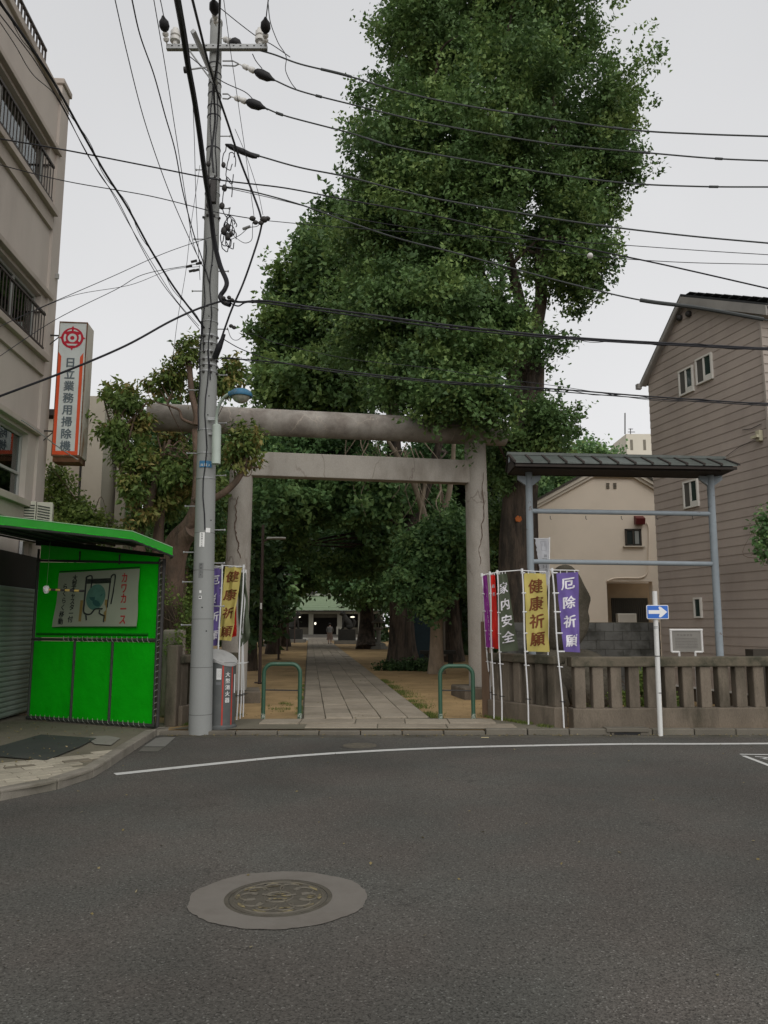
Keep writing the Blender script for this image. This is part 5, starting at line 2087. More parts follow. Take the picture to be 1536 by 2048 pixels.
# far white tower block
ty = 85
tw = thing('tower_block', 'pale concrete rooftop tower with aerials far behind the beige house', 'tower', P(1265, 910, ty))
M_tow = mat('tower_white', (.55, .53, .46), .9, .04, .5)
a = P(1252, 868, ty)
b = P(1320, 868, ty)
part(MB().prism([Vector((a.x, ty, 0)), Vector((b.x, ty, 0)), Vector((b.x, ty, a.z)), Vector((a.x, ty, a.z))], (0, 5, 0)), 'shaft', M_tow, tw)
c = P(1231, 882, ty + 4)
part(MB().prism([Vector((a.x - .01, ty, 0)), Vector((c.x, ty + 4, 0)), Vector((c.x, ty + 4, a.z)), Vector((a.x - .01, ty, a.z))], (.5, 4, 0)), 'side', M_tow, tw)
for u in (1263, 1289):
    q = P(u, 888, ty)
    part(MB().box(q.x - .15, ty - .03, q.z - .7, q.x + .15, ty - .002, q.z + .5), 'window', mat('slit', (.16, .15, .12), .6) if u == 1263 else MATS['slit'], tw)
q = P(1293, 880, ty)
part(MB().tube([P(1250, 868, ty), P(1250, 826, ty)], .07, 6), 'aerial', M_dsteel, tw)
part(MB().tube([P(1261, 868, ty), P(1261, 857, ty)], .05, 5).tube([P(1256, 864, ty), P(1270, 864, ty)], .04, 4).tube([P(1257, 858, ty), P(1266, 858, ty)], .04, 4), 'aerial', M_dsteel, tw)
# ------------------------------------------------------------------ green sheeted shelter
M_gcl = mat('green_sheet', (0.004, 0.54, 0.006), .4, .10, 1.2, transl=.36, bump=.5, bscale=5, bdist=.04, spec=.4, grime=(.002, .42, .003), gamt=.6, gscale=1.4)
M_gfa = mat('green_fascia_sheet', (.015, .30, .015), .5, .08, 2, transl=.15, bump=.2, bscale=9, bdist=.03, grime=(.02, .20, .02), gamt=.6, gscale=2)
M_gpole = mat('shelter_frame', (.035, .04, .033), .6, .2, 8)
GA = Vector((-5.80, 12.85, 0))     # left end at the building
GB = Vector((-3.40, 11.75, 0))     # right end at the pavement edge
GD = (GB - GA).normalized()
GN = Vector((GD.y, -GD.x, 0))      # towards the camera
GL_ = (GB - GA).length
ggz = SWZ
she = thing('green_shelter', 'bright green sheeted shelter with a sloping canopy beside the shop shutter', 'shelter', (GA + GB) / 2 + Vector((0, 0, ggz)))


def gp_(s, z, off=0.0):
    return GA + GD * s + GN * off + Vector((0, 0, z))


zL, zR = 2.86, 2.60
zmid = 1.37
# sheet panels: upper sheet, header strip, three lower bays (each sagging slightly)
random.seed(21)
part(MB().prism([gp_(-.1, 2.93, -.02), gp_(GL_, 2.63, -.02), gp_(GL_, 2.68, -.02), gp_(-.1, 3.06, -.02)], GN * -.02), 'shade_strip', mat('shade_strip_dark', (.012, .02, .012), .8), she)  # dark strip added to paint the shade under the canopy


def sheet(s0, s1, z0a, z0b, z1a, z1b, name, ph, nx_=10, nz=8, amp=.012):
    mb = MB()
    for j in range(nz + 1):
        for i in range(nx_ + 1):
            s = s0 + (s1 - s0) * i / nx_
            lo = z0a + (z0b - z0a) * i / nx_
            hi = z1a + (z1b - z1a) * i / nx_
            zz_ = lo + (hi - lo) * j / nz
            e = math.sin(math.pi * i / nx_) * math.sin(math.pi * j / nz)
            mb.v.append(gp_(s, zz_, amp * e * math.sin(3 * s + ph + 2 * zz_) + amp * .5 * e * noise.noise(Vector((s * 3, zz_ * 3, ph)))))
    for j in range(nz):
        for i in range(nx_):
            a = j * (nx_ + 1) + i
            mb.f.append((a, a + 1, a + nx_ + 2, a + nx_ + 1))
    return part(mb, name, M_gcl, she, smooth=True, clean=False)


ltop = lambda s: zL + (zR - zL) * s / GL_
zb_l = lambda s: ggz + .07
sheet(.05, GL_ - .04, zmid + .03, zmid + .03, ltop(0) - .22, ltop(GL_) - .07, 'upper_sheet', 1)
sheet(.05, GL_ - .04, ltop(0) - .17, ltop(GL_) - .045, ltop(0) + .07, ltop(GL_) + .03, 'header_sheet', 4)
cuts = [.02, GL_ * .36, GL_ * .66, GL_ - .03]
for i in range(3):
    sheet(cuts[i] + .02, cuts[i + 1] - .02, ggz + .06, ggz + .06, zmid - .03, zmid - .03, 'lower_sheet', i * 2.2)
for s in cuts:
    top_ = ltop(s) if s in (cuts[0], cuts[3]) else zmid
    part(MB().tube([gp_(s, ggz, .01), gp_(s, top_, .01)], .022, 8), 'upright', M_gpole, she, smooth=True)
part(MB().tube([gp_(0, zmid, .01), gp_(GL_, zmid, .01)], .022, 8), 'mid_bar', M_gpole, she, smooth=True)
part(MB().tube([gp_(.1, zmid + .085, .015), gp_(GL_ - .2, zmid + .085, .015)], .02, 4), 'hem', mat('green_hem', (.003, .14, .005), .6), she)
part(MB().tube([gp_(0, ggz + .03, .01), gp_(GL_, ggz + .03, .01)], .03, 8), 'sill_bar', M_gpole, she, smooth=True)
part(MB().tube([gp_(0, ltop(0) - .19, .012), gp_(GL_, ltop(GL_) - .06, .012)], .02, 8), 'top_bar', M_gpole, she, smooth=True)
for s in (GL_ * .36, GL_ * .68):
    part(MB().tube([gp_(s, ltop(s) - .14, .012), gp_(s, ltop(s) + .02, .012)], .015, 6), 'strut', M_gpole, she, smooth=True)
part(MB().tube([gp_(GL_ + .04, ggz, 0), gp_(GL_ + .04, ltop(GL_), 0)], .03, 10), 'corner_post', M_dsteel, she, smooth=True)
# lacing rope
lc = MB()
for k in range(26):
    z = ggz + .15 + k * .092
    lc.tube([gp_(GL_ - .03, z, .02), gp_(GL_ + .01, z + .03, .05), gp_(GL_ + .05, z + .05, .02)], .004, 4)
for k in range(24):
    s = .1 + k * (GL_ - .2) / 24
    lc.tube([gp_(s, ggz + .085, .02), gp_(s + .03, ggz + .04, .05), gp_(s + .055, ggz - .0, .02)], .004, 4)
    if k > 5:
        lc.tube([gp_(s, zmid + .05, .02), gp_(s + .025, zmid, .045), gp_(s + .04, zmid - .035, .02)], .0045, 4)
part(lc, 'lacing', mat('rope_grey', (.30, .31, .27), .8), she)
# canopy: fascia polyline, roof sheet above, dark frame beneath
CR = Vector((-3.12, 11.30, 2.62))
CM = Vector((-3.62, 10.98, 2.82))
CLf = Vector((-5.95, 9.55, 2.97))
BR = Vector((-3.38, 12.15, 2.66))
BM = Vector((-3.75, 12.6, 2.9))
BL_ = Vector((-6.0, 13.3, 3.05))
SLf = Vector((-6.0, 9.6, 3.05))
part(MB().prism([CLf, CM, BM, BL_], (0, 0, .015)), 'canopy_sheet', M_gcl, she)
part(MB().prism([CM, CR, BR, BM], (0, 0, .015)), 'canopy_sheet', M_gcl, she)
fz = Vector((0, 0, .115))
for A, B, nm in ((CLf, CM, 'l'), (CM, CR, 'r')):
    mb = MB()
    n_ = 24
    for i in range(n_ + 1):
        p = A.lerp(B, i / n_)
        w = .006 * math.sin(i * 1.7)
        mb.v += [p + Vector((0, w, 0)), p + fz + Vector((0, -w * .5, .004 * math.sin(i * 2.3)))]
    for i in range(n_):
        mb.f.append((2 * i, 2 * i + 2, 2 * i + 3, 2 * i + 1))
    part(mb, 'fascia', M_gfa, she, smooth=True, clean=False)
    part(MB().tube([A + Vector((0, .03, -.012)), B + Vector((0, .03, -.012))], .022, 8), 'edge_pipe', M_gpole, she, smooth=True)
    part(MB().tube([A + Vector((0, -.003, .116)), B + Vector((0, -.003, .116))], .006, 6), 'piping', mat('green_edge', (.25, .45, .25), .6) if nm == 'l' else MATS['green_edge'], she)
part(MB().tube([CR + Vector((0, .02, -.01)), BR + Vector((0, 0, -.01))], .02, 8), 'edge_pipe', M_gpole, she)
for k in range(7):
    a = CLf.lerp(CM, k / 6) + Vector((0, .05, -.03))
    b = BL_.lerp(BM, k / 6) + Vector((0, -.05, -.04))
    part(MB().tube([a, b], .016, 6), 'rafter', M_gpole, she)
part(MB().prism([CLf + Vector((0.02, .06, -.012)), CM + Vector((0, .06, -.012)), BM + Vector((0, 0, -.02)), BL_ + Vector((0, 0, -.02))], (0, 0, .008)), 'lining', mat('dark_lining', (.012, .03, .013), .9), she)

# poster hanging on the upper sheet
pA, pB, pC, pD = (W(u, v, GA + GN * .05, GN) for u, v in ((119, 1146), (279, 1137), (273, 1254), (105, 1254)))
pst = thing('poster', 'pale poster with an industrial fan drawing and red lettering hanging on the green sheet', 'poster', pD)
fP = quadmap([pA, pB, pC, pD], .008, 1.0, nrm=GN, waves=1.2)
mb = MB()
for j in range(17):
    for i in range(25):
        mb.v.append(fP(i / 24, j / 16))
for j in range(16):
    for i in range(24):
        a = j * 25 + i
        mb.f.append((a, a + 1, a + 26, a + 25))
M_post = mat('poster_vinyl', (.30, .335, .25), .4, .04, 2, transl=.1, grime=(.25, .29, .21), gamt=.5, gscale=2, spec=.5)
sheetp = part(mb, 'sheet', M_post, pst, smooth=True, clean=False)
pw_, ph_ = (pB - pA).length, (pD - pA).length
M_pr = mat('poster_red', (.33, .02, .02), .6, .05)
M_pk = mat('poster_black', (.015, .02, .018), .6, .05)
tp = lambda s, t, o=.005: fP(s, t, o)
part(letters(MB(), 'カワカース', 'B', lambda x, y: tp(.835 + x / pw_, .15 - y / ph_), size=.165, step=.158, sx=.8), 'red_lettering', M_pr, sheetp, clean=False)
lb = letters(MB(), '大型キャスター付', 'B', lambda x, y: tp(.215 + x / pw_, .11 - y / ph_), size=.108, step=.094)
letters(lb, 'らくらく移動', 'B', lambda x, y: tp(.10 + x / pw_, .26 - y / ph_), size=.108, step=.112)
part(lb, 'black_lettering', M_pk, sheetp, clean=False)
dr_ = MB()


def pl_(pts, w):
    q = spline([tp(s, t, .006) for s, t in pts], 5)
    dr_.tube(q, w, 4)


pl_([(.37, .62), (.36, .15), (.365, .10), (.41, .08), (.43, .12), (.43, .30)], .012)
pl_([(.37, .60), (.37, .72), (.40, .77), (.46, .77), (.49, .72), (.52, .68), (.60, .68)], .013)
pl_([(.67, .14), (.67, .11), (.70, .08), (.72, .12), (.71, .35), (.695, .60)], .01)
pl_([(.66, .18), (.655, .45), (.655, .66)], .01)
pl_([(.40, .79), (.41, .88)], .012)
pl_([(.57, .70), (.57, .76), (.62, .80), (.63, .80), (.62, .91)], .012)
for k in range(5):
    pl_([(.37, .145 + k * .018), (.67, .15 + k * .018)], .006)
part(dr_, 'fan_frame_print', M_pk, sheetp, clean=False)
dk = MB()
gcen = (.50, .47)
dk.add([tp(gcen[0] + .115 * math.cos(t), gcen[1] + .23 * math.sin(t), .0055) for t in np.linspace(0, 6.283, 33)[:-1]], [tuple(range(32))])
part(dk, 'fan_disc_print', mat('fan_green', (.065, .16, .12), .6, .25, 8), sheetp, clean=False)
dk = MB()
for (cx, cy, a, b) in ((.535, .38, .045, .07), (.455, .46, .04, .08), (.52, .58, .05, .06)):
    dk.add([tp(cx + a * math.cos(t), cy + b * math.sin(t + .5), .0075) for t in np.linspace(0, 6.283, 17)[:-1]], [tuple(range(16))])
part(dk, 'fan_blade_print', mat('fan_dark', (.02, .075, .065), .6), sheetp, clean=False)
tpb = MB()
for s in (.335, .635):
    tpb.face(tp(s - .015, .52, .008), tp(s + .02, .52, .008), tp(s + .01, .90, .008), tp(s - .02, .90, .008))
part(tpb, 'tape_strip', mat('brown_tape', (.22, .16, .05), .5), sheetp, clean=False)
for (q0, q1) in ((pA, pB), (pD, pC)):
    part(MB().tube([q0 + Vector((0, 0, .02)), q1 + Vector((0, 0, .02))] if q0 is pA else [q0, q1], .012, 6), 'rod', mat('green_rod', (.006, .09, .008), .6) if q0 is pA else MATS['green_rod'], pst)
# striped stick hung on a cord
A, B = P(93, 1179, 11.6), P(168, 1182, 11.6)
stk = thing('striped_stick', 'short yellow and dark striped stick hanging on a cord in front of the poster', 'stick', A)
for k in range(8):
    part(MB().tube([A.lerp(B, k / 8), A.lerp(B, (k + 1) / 8)], .017, 8), 'stripe', mat('stick_yellow', (.50, .36, .10), .6) if k == 0 else MATS['stick_yellow'] if k % 2 == 0 else M_dsteel, stk)
part(MB().ell(A, (.05, .05, .06), 10, 6, .3), 'knot', M_wht, stk)
part(MB().tube([A, Vector((A.x + .01, 11.6, 2.86))], .004, 4), 'cord', mat('cord_green', (.1, .2, .08), .8), stk)

# ------------------------------------------------------------------ left office building
FV2 = Vector((-.064, 1, 0)).normalized()
FC2 = Vector((-6.37, 14.05, 0))                  # corner
FN2 = Vector((FV2.y, -FV2.x, 0))                 # towards +x
M_ren = mat('taupe_render', (.47, .42, .375), .92, .06, 1.2, bump=.12, bscale=60, grime=(.385, .34, .305), gamt=.7, gscale=.8, stretch=(1, 1, .3))
M_ledge = mat('ledge_render', (.40, .35, .305), .92, .08, 1.5, bump=.1, grime=(.28, .24, .205), gamt=.6, gscale=1.2)
M_rail = mat('dark_railing', (.045, .036, .03), .6, .2, 8)
M_al = mat('aluminium_frame', (.36, .36, .34), .45, .06, metal=.2)
bl_ = thing('office_building', 'taupe rendered four storey office building with ribbon windows and dark balcony rails on the left', 'building', FC2)


def fp(s, z, off=0.0):
    """s = distance towards the viewer from the corner"""
    return FC2 - FV2 * s + FN2 * off + Vector((0, 0, z))


def fuv(u, v):
    q = W(u, v, FC2, FN2)
    return -(q - FC2).dot(FV2), q.z


SLEN = 9.0
ZT = fuv(102, 157)[1] - .16
ZP = fuv(134, 196)[1]
jamb = fuv(97, 350)[0]
opens = []
zA1, zA0 = fuv(97, 292)[1], fuv(95, 408)[1]
zB1, zB0 = fuv(79, 588)[1], fuv(78, 702)[1]
zC1, zC0 = fuv(56, 868)[1], fuv(51, 999)[1]
jB = fuv(79, 640)[0]
jC = fuv(53, 930)[0]
rows = [(zA0, zA1, jamb), (zB0, zB1, jB), (zC0, zC1, jC)]
jm = min(jamb, jB, jC)
TH = .28
wall = MB()


def wbox(s0, s1, z0, z1, off=0.0, th=TH):
    wall.obox(fp(s0, z0, off), -FV2 * (s1 - s0), -FN2 * th, (0, 0, z1 - z0))


wbox(0, jm, 0, ZT)
prev = ZT
for (z0, z1, j) in rows:
    wbox(jm + .0005, SLEN, z1, prev - .0005)
    if j > jm + .02:
        wbox(jm + .0005, j, z0, z1 - .0005)
    prev = z0
wbox(jm + .0005, SLEN, 2.75, prev - .0005)
part(wall, 'wall', M_ren, bl_, clean=False)
# return side and back body
part(MB().obox(fp(.3, 0, -.27), -FN2 * 8, -FV2 * .01 + FV2 * .29, (0, 0, ZT)), 'side_wall', M_ren, bl_)
for zf in (2.74, 5.6, 8.6, 11.0):
    part(MB().obox(fp(.3, zf, -.3), -FV2 * SLEN, -FN2 * 6, (0, 0, .15)), 'floor_slab', M_ledge, bl_)
part(MB().obox(fp(.3, 2.7, -3.0), -FV2 * SLEN, -FN2 * .1, (0, 0, 8.9)), 'room_wall', M_dark, bl_)
# parapet cap and corner pier
part(MB().obox(fp(.42, ZT, .07), -FV2 * SLEN, -FN2 * .45, (0, 0, .16)), 'parapet_cap', M_ledge, bl_, bevel=.02)
part(MB().obox(fp(-.02, 0, .05), -FV2 * .40, -FN2 * .1, (0, 0, ZP)), 'corner_pier', M_ren, bl_)
part(MB().obox(fp(-.06, ZP, .09), -FV2 * .48, -FN2 * .5, (0, 0, .12)), 'pier_cap', M_ledge, bl_, bevel=.02)
part(MB().obox(fp(.0, ZT, .0), -FV2 * .36, -FN2 * .4, (0, 0, ZP - ZT)), 'pier_top', M_ren, bl_)
for (z0, z1, j) in rows:
    # ledges above and below
    part(MB().obox(fp(j - .35, z1 + .06, .10), -FV2 * SLEN, -FN2 * .12, (0, 0, .10)), 'hood', M_ledge, bl_, bevel=.01)
    part(MB().obox(fp(j - .22, z0 - .16, .15), -FV2 * SLEN, -FN2 * .16, (0, 0, .12)), 'sill', M_ledge, bl_, bevel=.01)
    part(MB().obox(fp(j - .22, z0 - .42, .06), -FV2 * SLEN, -FN2 * .07, (0, 0, .26)), 'spandrel', M_ledge, bl_)
    # aluminium window band
    w = MB()
    off = -.10
    H = z1 - z0
    L_ = SLEN - j
    for zz_ in (z0, z1 - .06):
        w.obox(fp(j, zz_, off), -FV2 * L_, -FN2 * .07, (0, 0, .06))
    n_ = 8
    for k in range(n_ + 1):
        s = j + k * .92
        w.obox(fp(s, z0 + .0605, off), -FV2 * .055, -FN2 * .07, (0, 0, H - .121))
    if j == jC:
        w.obox(fp(j + .056, z0 + H * .36, off), -FV2 * (L_ - .06), -FN2 * .06, (0, 0, .045))
    wo = part(w, 'window', M_al, bl_, clean=False)
    for k in range(n_):
        s = j + k * .92 + .056
        part(MB().obox(fp(s, z0 + .061, off - .03), -FV2 * .862, -FN2 * .006, (0, 0, H - .122)), 'pane', M_glass, wo)
    cur = MB()
    for i in range(160):
        s = j + .03 + i * .05
        if s > SLEN - .1:
            break
        d0 = .012 * math.sin(i * 1.3)
        d1 = .012 * math.sin((i + 1) * 1.3)
        if (i // 9) % 3 == 2:
            continue
        cur.face(fp(s, z0 + .05, off - .2 + d0), fp(s + .05, z0 + .05, off - .2 + d1), fp(s + .05, z1 - .05, off - .2 + d1), fp(s, z1 - .05, off - .2 + d0))
    part(cur, 'curtain', mat('curtain_sky_tone%d' % rows.index((z0, z1, j)), (.34, .36, .20) if j == jB else (.62, .64, .60) if j == jamb else (.40, .40, .35), .9), wo, clean=False)  # top row's pale colour paints in the sky's reflection on the glass
    if j == jC:
        for k in range(12):
            part(MB().obox(fp(j + .1, z1 - .12 - k * .042, off - .12), -FV2 * 1.6, -FN2 * .02, (0, 0, .022)), 'blind_slat', mat('blind', (.20, .20, .17), .7) if k == 0 else MATS['blind'], wo)
    else:
        # railing
        zt_ = z0 + H * .62
        o_ = .10
        part(MB().obox(fp(j + .02, zt_, o_ + .02), -FV2 * (L_ - .02), -FN2 * .045, (0, 0, .04)), 'rail', M_rail, bl_)
        part(MB().obox(fp(j + .02, z0 + .0, o_ + .02), -FV2 * (L_ - .02), -FN2 * .04, (0, 0, .035)), 'rail', M_rail, bl_)
        br0 = part(MB().obox(fp(j + .05, z0 + .04, o_ + .012), -FV2 * .018, -FN2 * .012, (0, 0, zt_ - z0 - .04)), 'railing_bar', M_rail, bl_)
        for k in range(1, 36):
            c = br0.copy()
            COL.objects.link(c)
            c.location = -FV2 * (k * .125)
        part(MB().obox(fp(j + .02, zt_ + .045, o_ + .0), -FV2 * .03, -FN2 * .3, (0, 0, .03)), 'rail_return', M_rail, bl_)
# roof railing
zr_ = fuv(105, 160)[1]
s0_ = fuv(104, 150)[0]
zr1 = fuv(104, 98)[1]
part(MB().obox(fp(s0_, zr1, -.12), -FV2 * 7, -FN2 * .05, (0, 0, .045)), 'roof_rail', M_rail, bl_)
part(MB().obox(fp(s0_, ZT + .28, -.12), -FV2 * 7, -FN2 * .04, (0, 0, .035)), 'roof_rail', M_rail, bl_)
br0 = part(MB().obox(fp(s0_, ZT + .14, -.13), -FV2 * .028, -FN2 * .028, (0, 0, zr1 - ZT - .14)), 'roof_railing_bar', M_rail, bl_)
for k in range(1, 50):
    c = br0.copy()
    COL.objects.link(c)
    c.location = -FV2 * (k * .14)
part(MB().obox(fp(s0_, zr1 - .35, -.12), -FV2 * .05, -FN2 * 1.5, (0, 0, .04)), 'roof_rail', M_rail, bl_)
# ground floor: shutter and dark surround
shx = .14
zsh = fuv(20, 1130)[1]
part(MB().obox(fp(jm - .6, SWZ, shx - .06), -FV2 * SLEN, -FN2 * .1, (0, 0, 2.72)), 'shop_front', mat('shop_dark', (.035, .034, .03), .8, .1), bl_)
sA, sB = fuv(52, 1300)[0] - .1, SLEN
ns = 26
M_shut = mat('shutter_green_grey', (.19, .24, .20), .6, .08, 2, grime=(.12, .145, .12), gamt=.6, gscale=1.2)
shh = (2.2 - SWZ) / ns
for k in range(ns):
    z = SWZ + .03 + k * shh
    q = [fp(sA, z, shx), fp(sA, z + shh * .35, shx + .022), fp(sA, z + shh * .8, shx + .022), fp(sA, z + shh * .98, shx)]
    part(MB().prism(q, -FV2 * (sB - sA)), 'shutter_slat', M_shut, bl_)
part(MB().obox(fp(sA - .08, SWZ, shx + .05), -FV2 * .08, -FN2 * .12, (0, 0, 2.3)), 'shutter_guide', mat('guide_grey', (.11, .11, .10), .6), bl_)
# thin downpipe/vent on corner
q = fp(.1, fuv(88, 530)[1], .08)
part(MB().cbox(q, (.05, 0, 0), (0, .05, 0), (0, 0, .1)), 'vent', M_al, bl_)

# ------------------------------------------------------------------ hanging sign
SY = 13.9
tl, tr_, br_, blc = P(119, 643, SY), P(178, 645, SY), P(160, 913, SY), P(103, 912, SY)
sgn = thing('hanging_sign', 'tall white light-box sign with red emblem and orange border bracketed to the office building corner', 'sign', blc)
zt1, zb1 = tl.z, blc.z
xL_, xR_ = (tl.x + blc.x) / 2, (tr_.x + br_.x) / 2
# box turned slightly so that its right edge face shows
SD = Vector((1, .10, 0)).normalized()
SN = Vector((SD.y, -SD.x, 0))
W_ = .52
H_ = zt1 - zb1
O_ = Vector((xL_ - .0, SY, zb1))
M_sw = mat('sign_acrylic', (.55, .58, .56), .35, .04, 2, grime=(.40, .42, .40), gamt=.5, gscale=1.5, spec=.5)
M_sside = mat('rusty_side', (.58, .54, .47), .7, .1, 3, grime=(.30, .18, .10), gamt=.9, gscale=4, stretch=(1, 1, .25), grange=(.5, .6))
M_rust = mat('rust', (.13, .06, .03), .9, .3, 8, grime=(.28, .22, .15), gamt=.7, gscale=5)
M_or = mat('sign_orange', (.60, .075, .02), .45, .05, 4)
M_sred = mat('sign_red', (.42, .01, .03), .45, .04)
M_sgrey = mat('sign_grey_ink', (.105, .13, .145), .5, .06, 5)
DEP = .42
part(MB().obox(O_, SD * W_, -SN * DEP, (0, 0, H_)), 'box', M_sside, sgn, bevel=.012)
part(MB().obox(O_ + SD * .012 + SN * .002 + Vector((0, 0, .03)), SD * (W_ - .03), -SN * .01, (0, 0, H_ - .05)), 'face', M_sw, sgn)
fS = lambda x, y, o=.006: O_ + SD * x + SN * o + Vector((0, 0, y))
rim = MB()
for (x0, y0, x1, y1) in ((0, 0, W_, .028), (0, H_ - .022, W_, H_), (0, .0285, .012, H_ - .0225), (W_ - .02, .0285, W_, H_ - .0225)):
    rim.obox(fS(x0, y0, .0), SD * (x1 - x0), SN * .012, (0, 0, y1 - y0))
part(rim, 'rim', M_rust, sgn)
part(MB().obox(fS(.02, -.10, -.02), SD * (W_ - .04), -SN * (DEP - .04), (0, 0, .10)), 'rusty_base', M_rust, sgn)
bt = H_ - .63
ob = MB()
ob.face(fS(.014, .03), fS(W_ - .05, .03), fS(W_ - .05, .10), fS(.014, .10))
ob.face(fS(.014, .101), fS(.07, .101), fS(.07, bt - .06), fS(.014, bt + .03))
ob.face(fS(W_ - .108, .101), fS(W_ - .05, .101), fS(W_ - .05, bt + .03), fS(W_ - .108, bt - .06))
part(ob, 'orange_border', M_or, sgn, clean=False)
txt = '日立業務用掃除機'
stp = (bt - .14) / 8.0
part(letters(MB(), txt, 'B', lambda x, y: fS((W_ - .036) / 2 + x * 1.05, y, .008), x=0, y=bt - .06 - stp * .5, size=.205, step=stp, sx=.92), 'lettering', M_sgrey, sgn, clean=False)
# emblem: spoked round mark with four points
ES = 1.18
ec = (W_ / 2 - .01, H_ - .32)
em = MB()
pts = []
for k in range(96):
    t = 2 * math.pi * k / 96
    r0 = .172
    d = abs(((t + math.pi / 4) % (math.pi / 2)) - math.pi / 4)
    r0 += .035 * max(0, 1 - d / .13) ** 1.5
    pts.append((ec[0] + ES * r0 * math.cos(t), ec[1] + ES * r0 * math.sin(t)))


def ringf(mb, ro, ri, a0, a1, o, n=24, cx=None, cy=None):
    ro, ri = ro * ES, ri * ES
    cx = ec[0] if cx is None else cx
    cy = ec[1] if cy is None else cy
    for i in range(n):
        t0, t1 = a0 + (a1 - a0) * i / n, a0 + (a1 - a0) * (i + 1) / n
        mb.face(fS(cx + ri * math.cos(t0), cy + ri * math.sin(t0), o), fS(cx + ro * math.cos(t0), cy + ro * math.sin(t0), o), fS(cx + ro * math.cos(t1), cy + ro * math.sin(t1), o), fS(cx + ri * math.cos(t1), cy + ri * math.sin(t1), o))


em.add([fS(x, y, .008) for x, y in pts], [tuple(range(96))])
part(em, 'emblem_disc', M_sred, sgn, clean=False)
ew = MB()
ringf(ew, .072, .034, 0, 2 * math.pi, .010)
ringf(ew, .135, .103, -.5, .5, .010)
ringf(ew, .135, .103, math.pi - .5, math.pi + .5, .010)
for s_ in (1, -1):
    q = [(s_ * .015, .118), (s_ * .095, .105), (s_ * .05, .135), (s_ * .015, .142)]
    ew.add([fS(ec[0] + ES * x, ec[1] + ES * y, .010) for x, y in q], [(0, 1, 2, 3)])
ew.add([fS(ec[0] + ES * x, ec[1] + ES * y, .010) for x, y in ((-.09, -.098), (.09, -.098), (.06, -.128), (-.06, -.128))], [(0, 1, 2, 3)])
part(ew, 'emblem_marks', M_sw, sgn, clean=False)
for zz_ in (fuv(115, 690)[1], fuv(100, 873)[1]):
    a = Vector((FC2.x + .02, SY - .02, zz_))
    b = Vector((O_.x + .02, SY + .02, zz_))
    part(MB().tube([a, b], .016, 6).tube([a + Vector((0, 0, -.22)), b], .010, 6), 'bracket', M_dsteel, sgn)
part(MB().tube(spline([P(43, 840, 12.6), P(75, 862, 12.9), P(115, 893, 13.4), P(146, 913, 13.75), P(156, 919, 13.8)], 4), .009, 6), 'stay_rod', M_galv, sgn)

# ------------------------------------------------------------------ air conditioner on the canopy side
acY = 13.2
a0, a1 = P(42, 1046, acY), P(97, 1046, acY)
zt_ = P(60, 1001, acY).z
ac = thing('air_conditioner', 'cream outdoor air conditioner unit standing above the green canopy at the building corner', 'air conditioner', (a0.x, acY, a0.z - .3))
M_ac = mat('cream_metal', (.46, .44, .37), .6, .06, 4, grime=(.3, .28, .22), gamt=.4)
d1 = Vector((1, .35, 0)).normalized()
d2 = Vector((-.35, 1, 0)).normalized()
Oc = Vector((a0.x, acY, a0.z - .32))
hh = zt_ - Oc.z
part(MB().obox(Oc, d1 * .22, d2 * .3, (0, 0, hh)), 'casing', M_ac, ac, bevel=.01)
part(MB().obox(Oc + d1 * .23, d1 * .26, d2 * .3, (0, 0, hh - .01)), 'casing', M_ac, ac, bevel=.01)
for i in range(13):
    z = .06 + i * (hh - .1) / 13
    part(MB().obox(Oc + d1 * .02 - d2 * .012 + Vector((0, 0, z)), d1 * .18 + Vector((0, 0, 0)), d2 * .01, (0, 0, .018)), 'louvre', M_gpole, ac)
    part(MB().obox(Oc + d1 * .25 - d2 * .012 + Vector((0, 0, z)), d1 * .20 + Vector((0, 0, -.03)), d2 * .01, (0, 0, .018)), 'louvre', M_gpole, ac)
part(MB().obox(Oc + Vector((0, 0, -.5)), d1 * .05, d2 * .3, (0, 0, .5)), 'stand', M_galv, ac)

# ------------------------------------------------------------------ cream building behind the trees at left
WY = 19.5
cb_ = thing('cream_building', 'cream rendered building with tall narrow window behind the pruned tree at left', 'building', P(180, 1000, WY))
M_crw = mat('cream_render', (0.494, 0.454, 0.380), .9, .05, 1, bump=.08, grime=(0.391, 0.356, 0.287), gamt=.5, gscale=.8)


def wpx(u0, u1, v0, y, d, name, m, z0=0.0):
    A = P(u0, v0, y)
    B = P(u1, v0, y)
    return part(MB().box(A.x, y, z0, B.x, y + d, A.z), name, m, cb_)


wpx(60, 171, 838, WY, .3, 'wall', M_crw)
wpx(60, 120, 818, WY - .1, .5, 'roof_edge', M_dwood, z0=P(60, 830, WY - .1).z)
wpx(172, 212, 792, WY - 1.2, 1.4, 'pillar', M_crw)
wpx(168.5, 171.5, 770, WY - 1.22, .1, 'downpipe', M_dsteel)
A, B = P(208, 925, WY), P(245, 925, WY)
part(MB().box(A.x, WY + .1, 0, B.x, WY + .2, A.z), 'recess', M_dark, cb_)
w = MB()
for u in (215, 224, 236):
    q = P(u, 945, WY)
    w.box(q.x - .02, WY + .02, 2.8, q.x + .02, WY + .06, q.z)
part(w, 'window_frame', M_al, cb_)
for u0, u1 in ((215, 224), (224, 236)):
    q0, q1 = P(u0, 945, WY), P(u1, 945, WY)
    part(MB().box(q0.x + .022, WY + .03, 2.8, q1.x - .022, WY + .04, q0.z), 'pane', mat('milky_pane', (.20, .21, .19), .3), cb_)
wpx(236, 256, 880, WY - .5, 1.0, 'pillar', M_crw)
part(MB().box(P(205, 925, WY).x, WY - .6, P(205, 925, WY).z, P(262, 925, WY).x, WY + .3, P(205, 895, WY).z), 'eave', M_dwood, cb_)
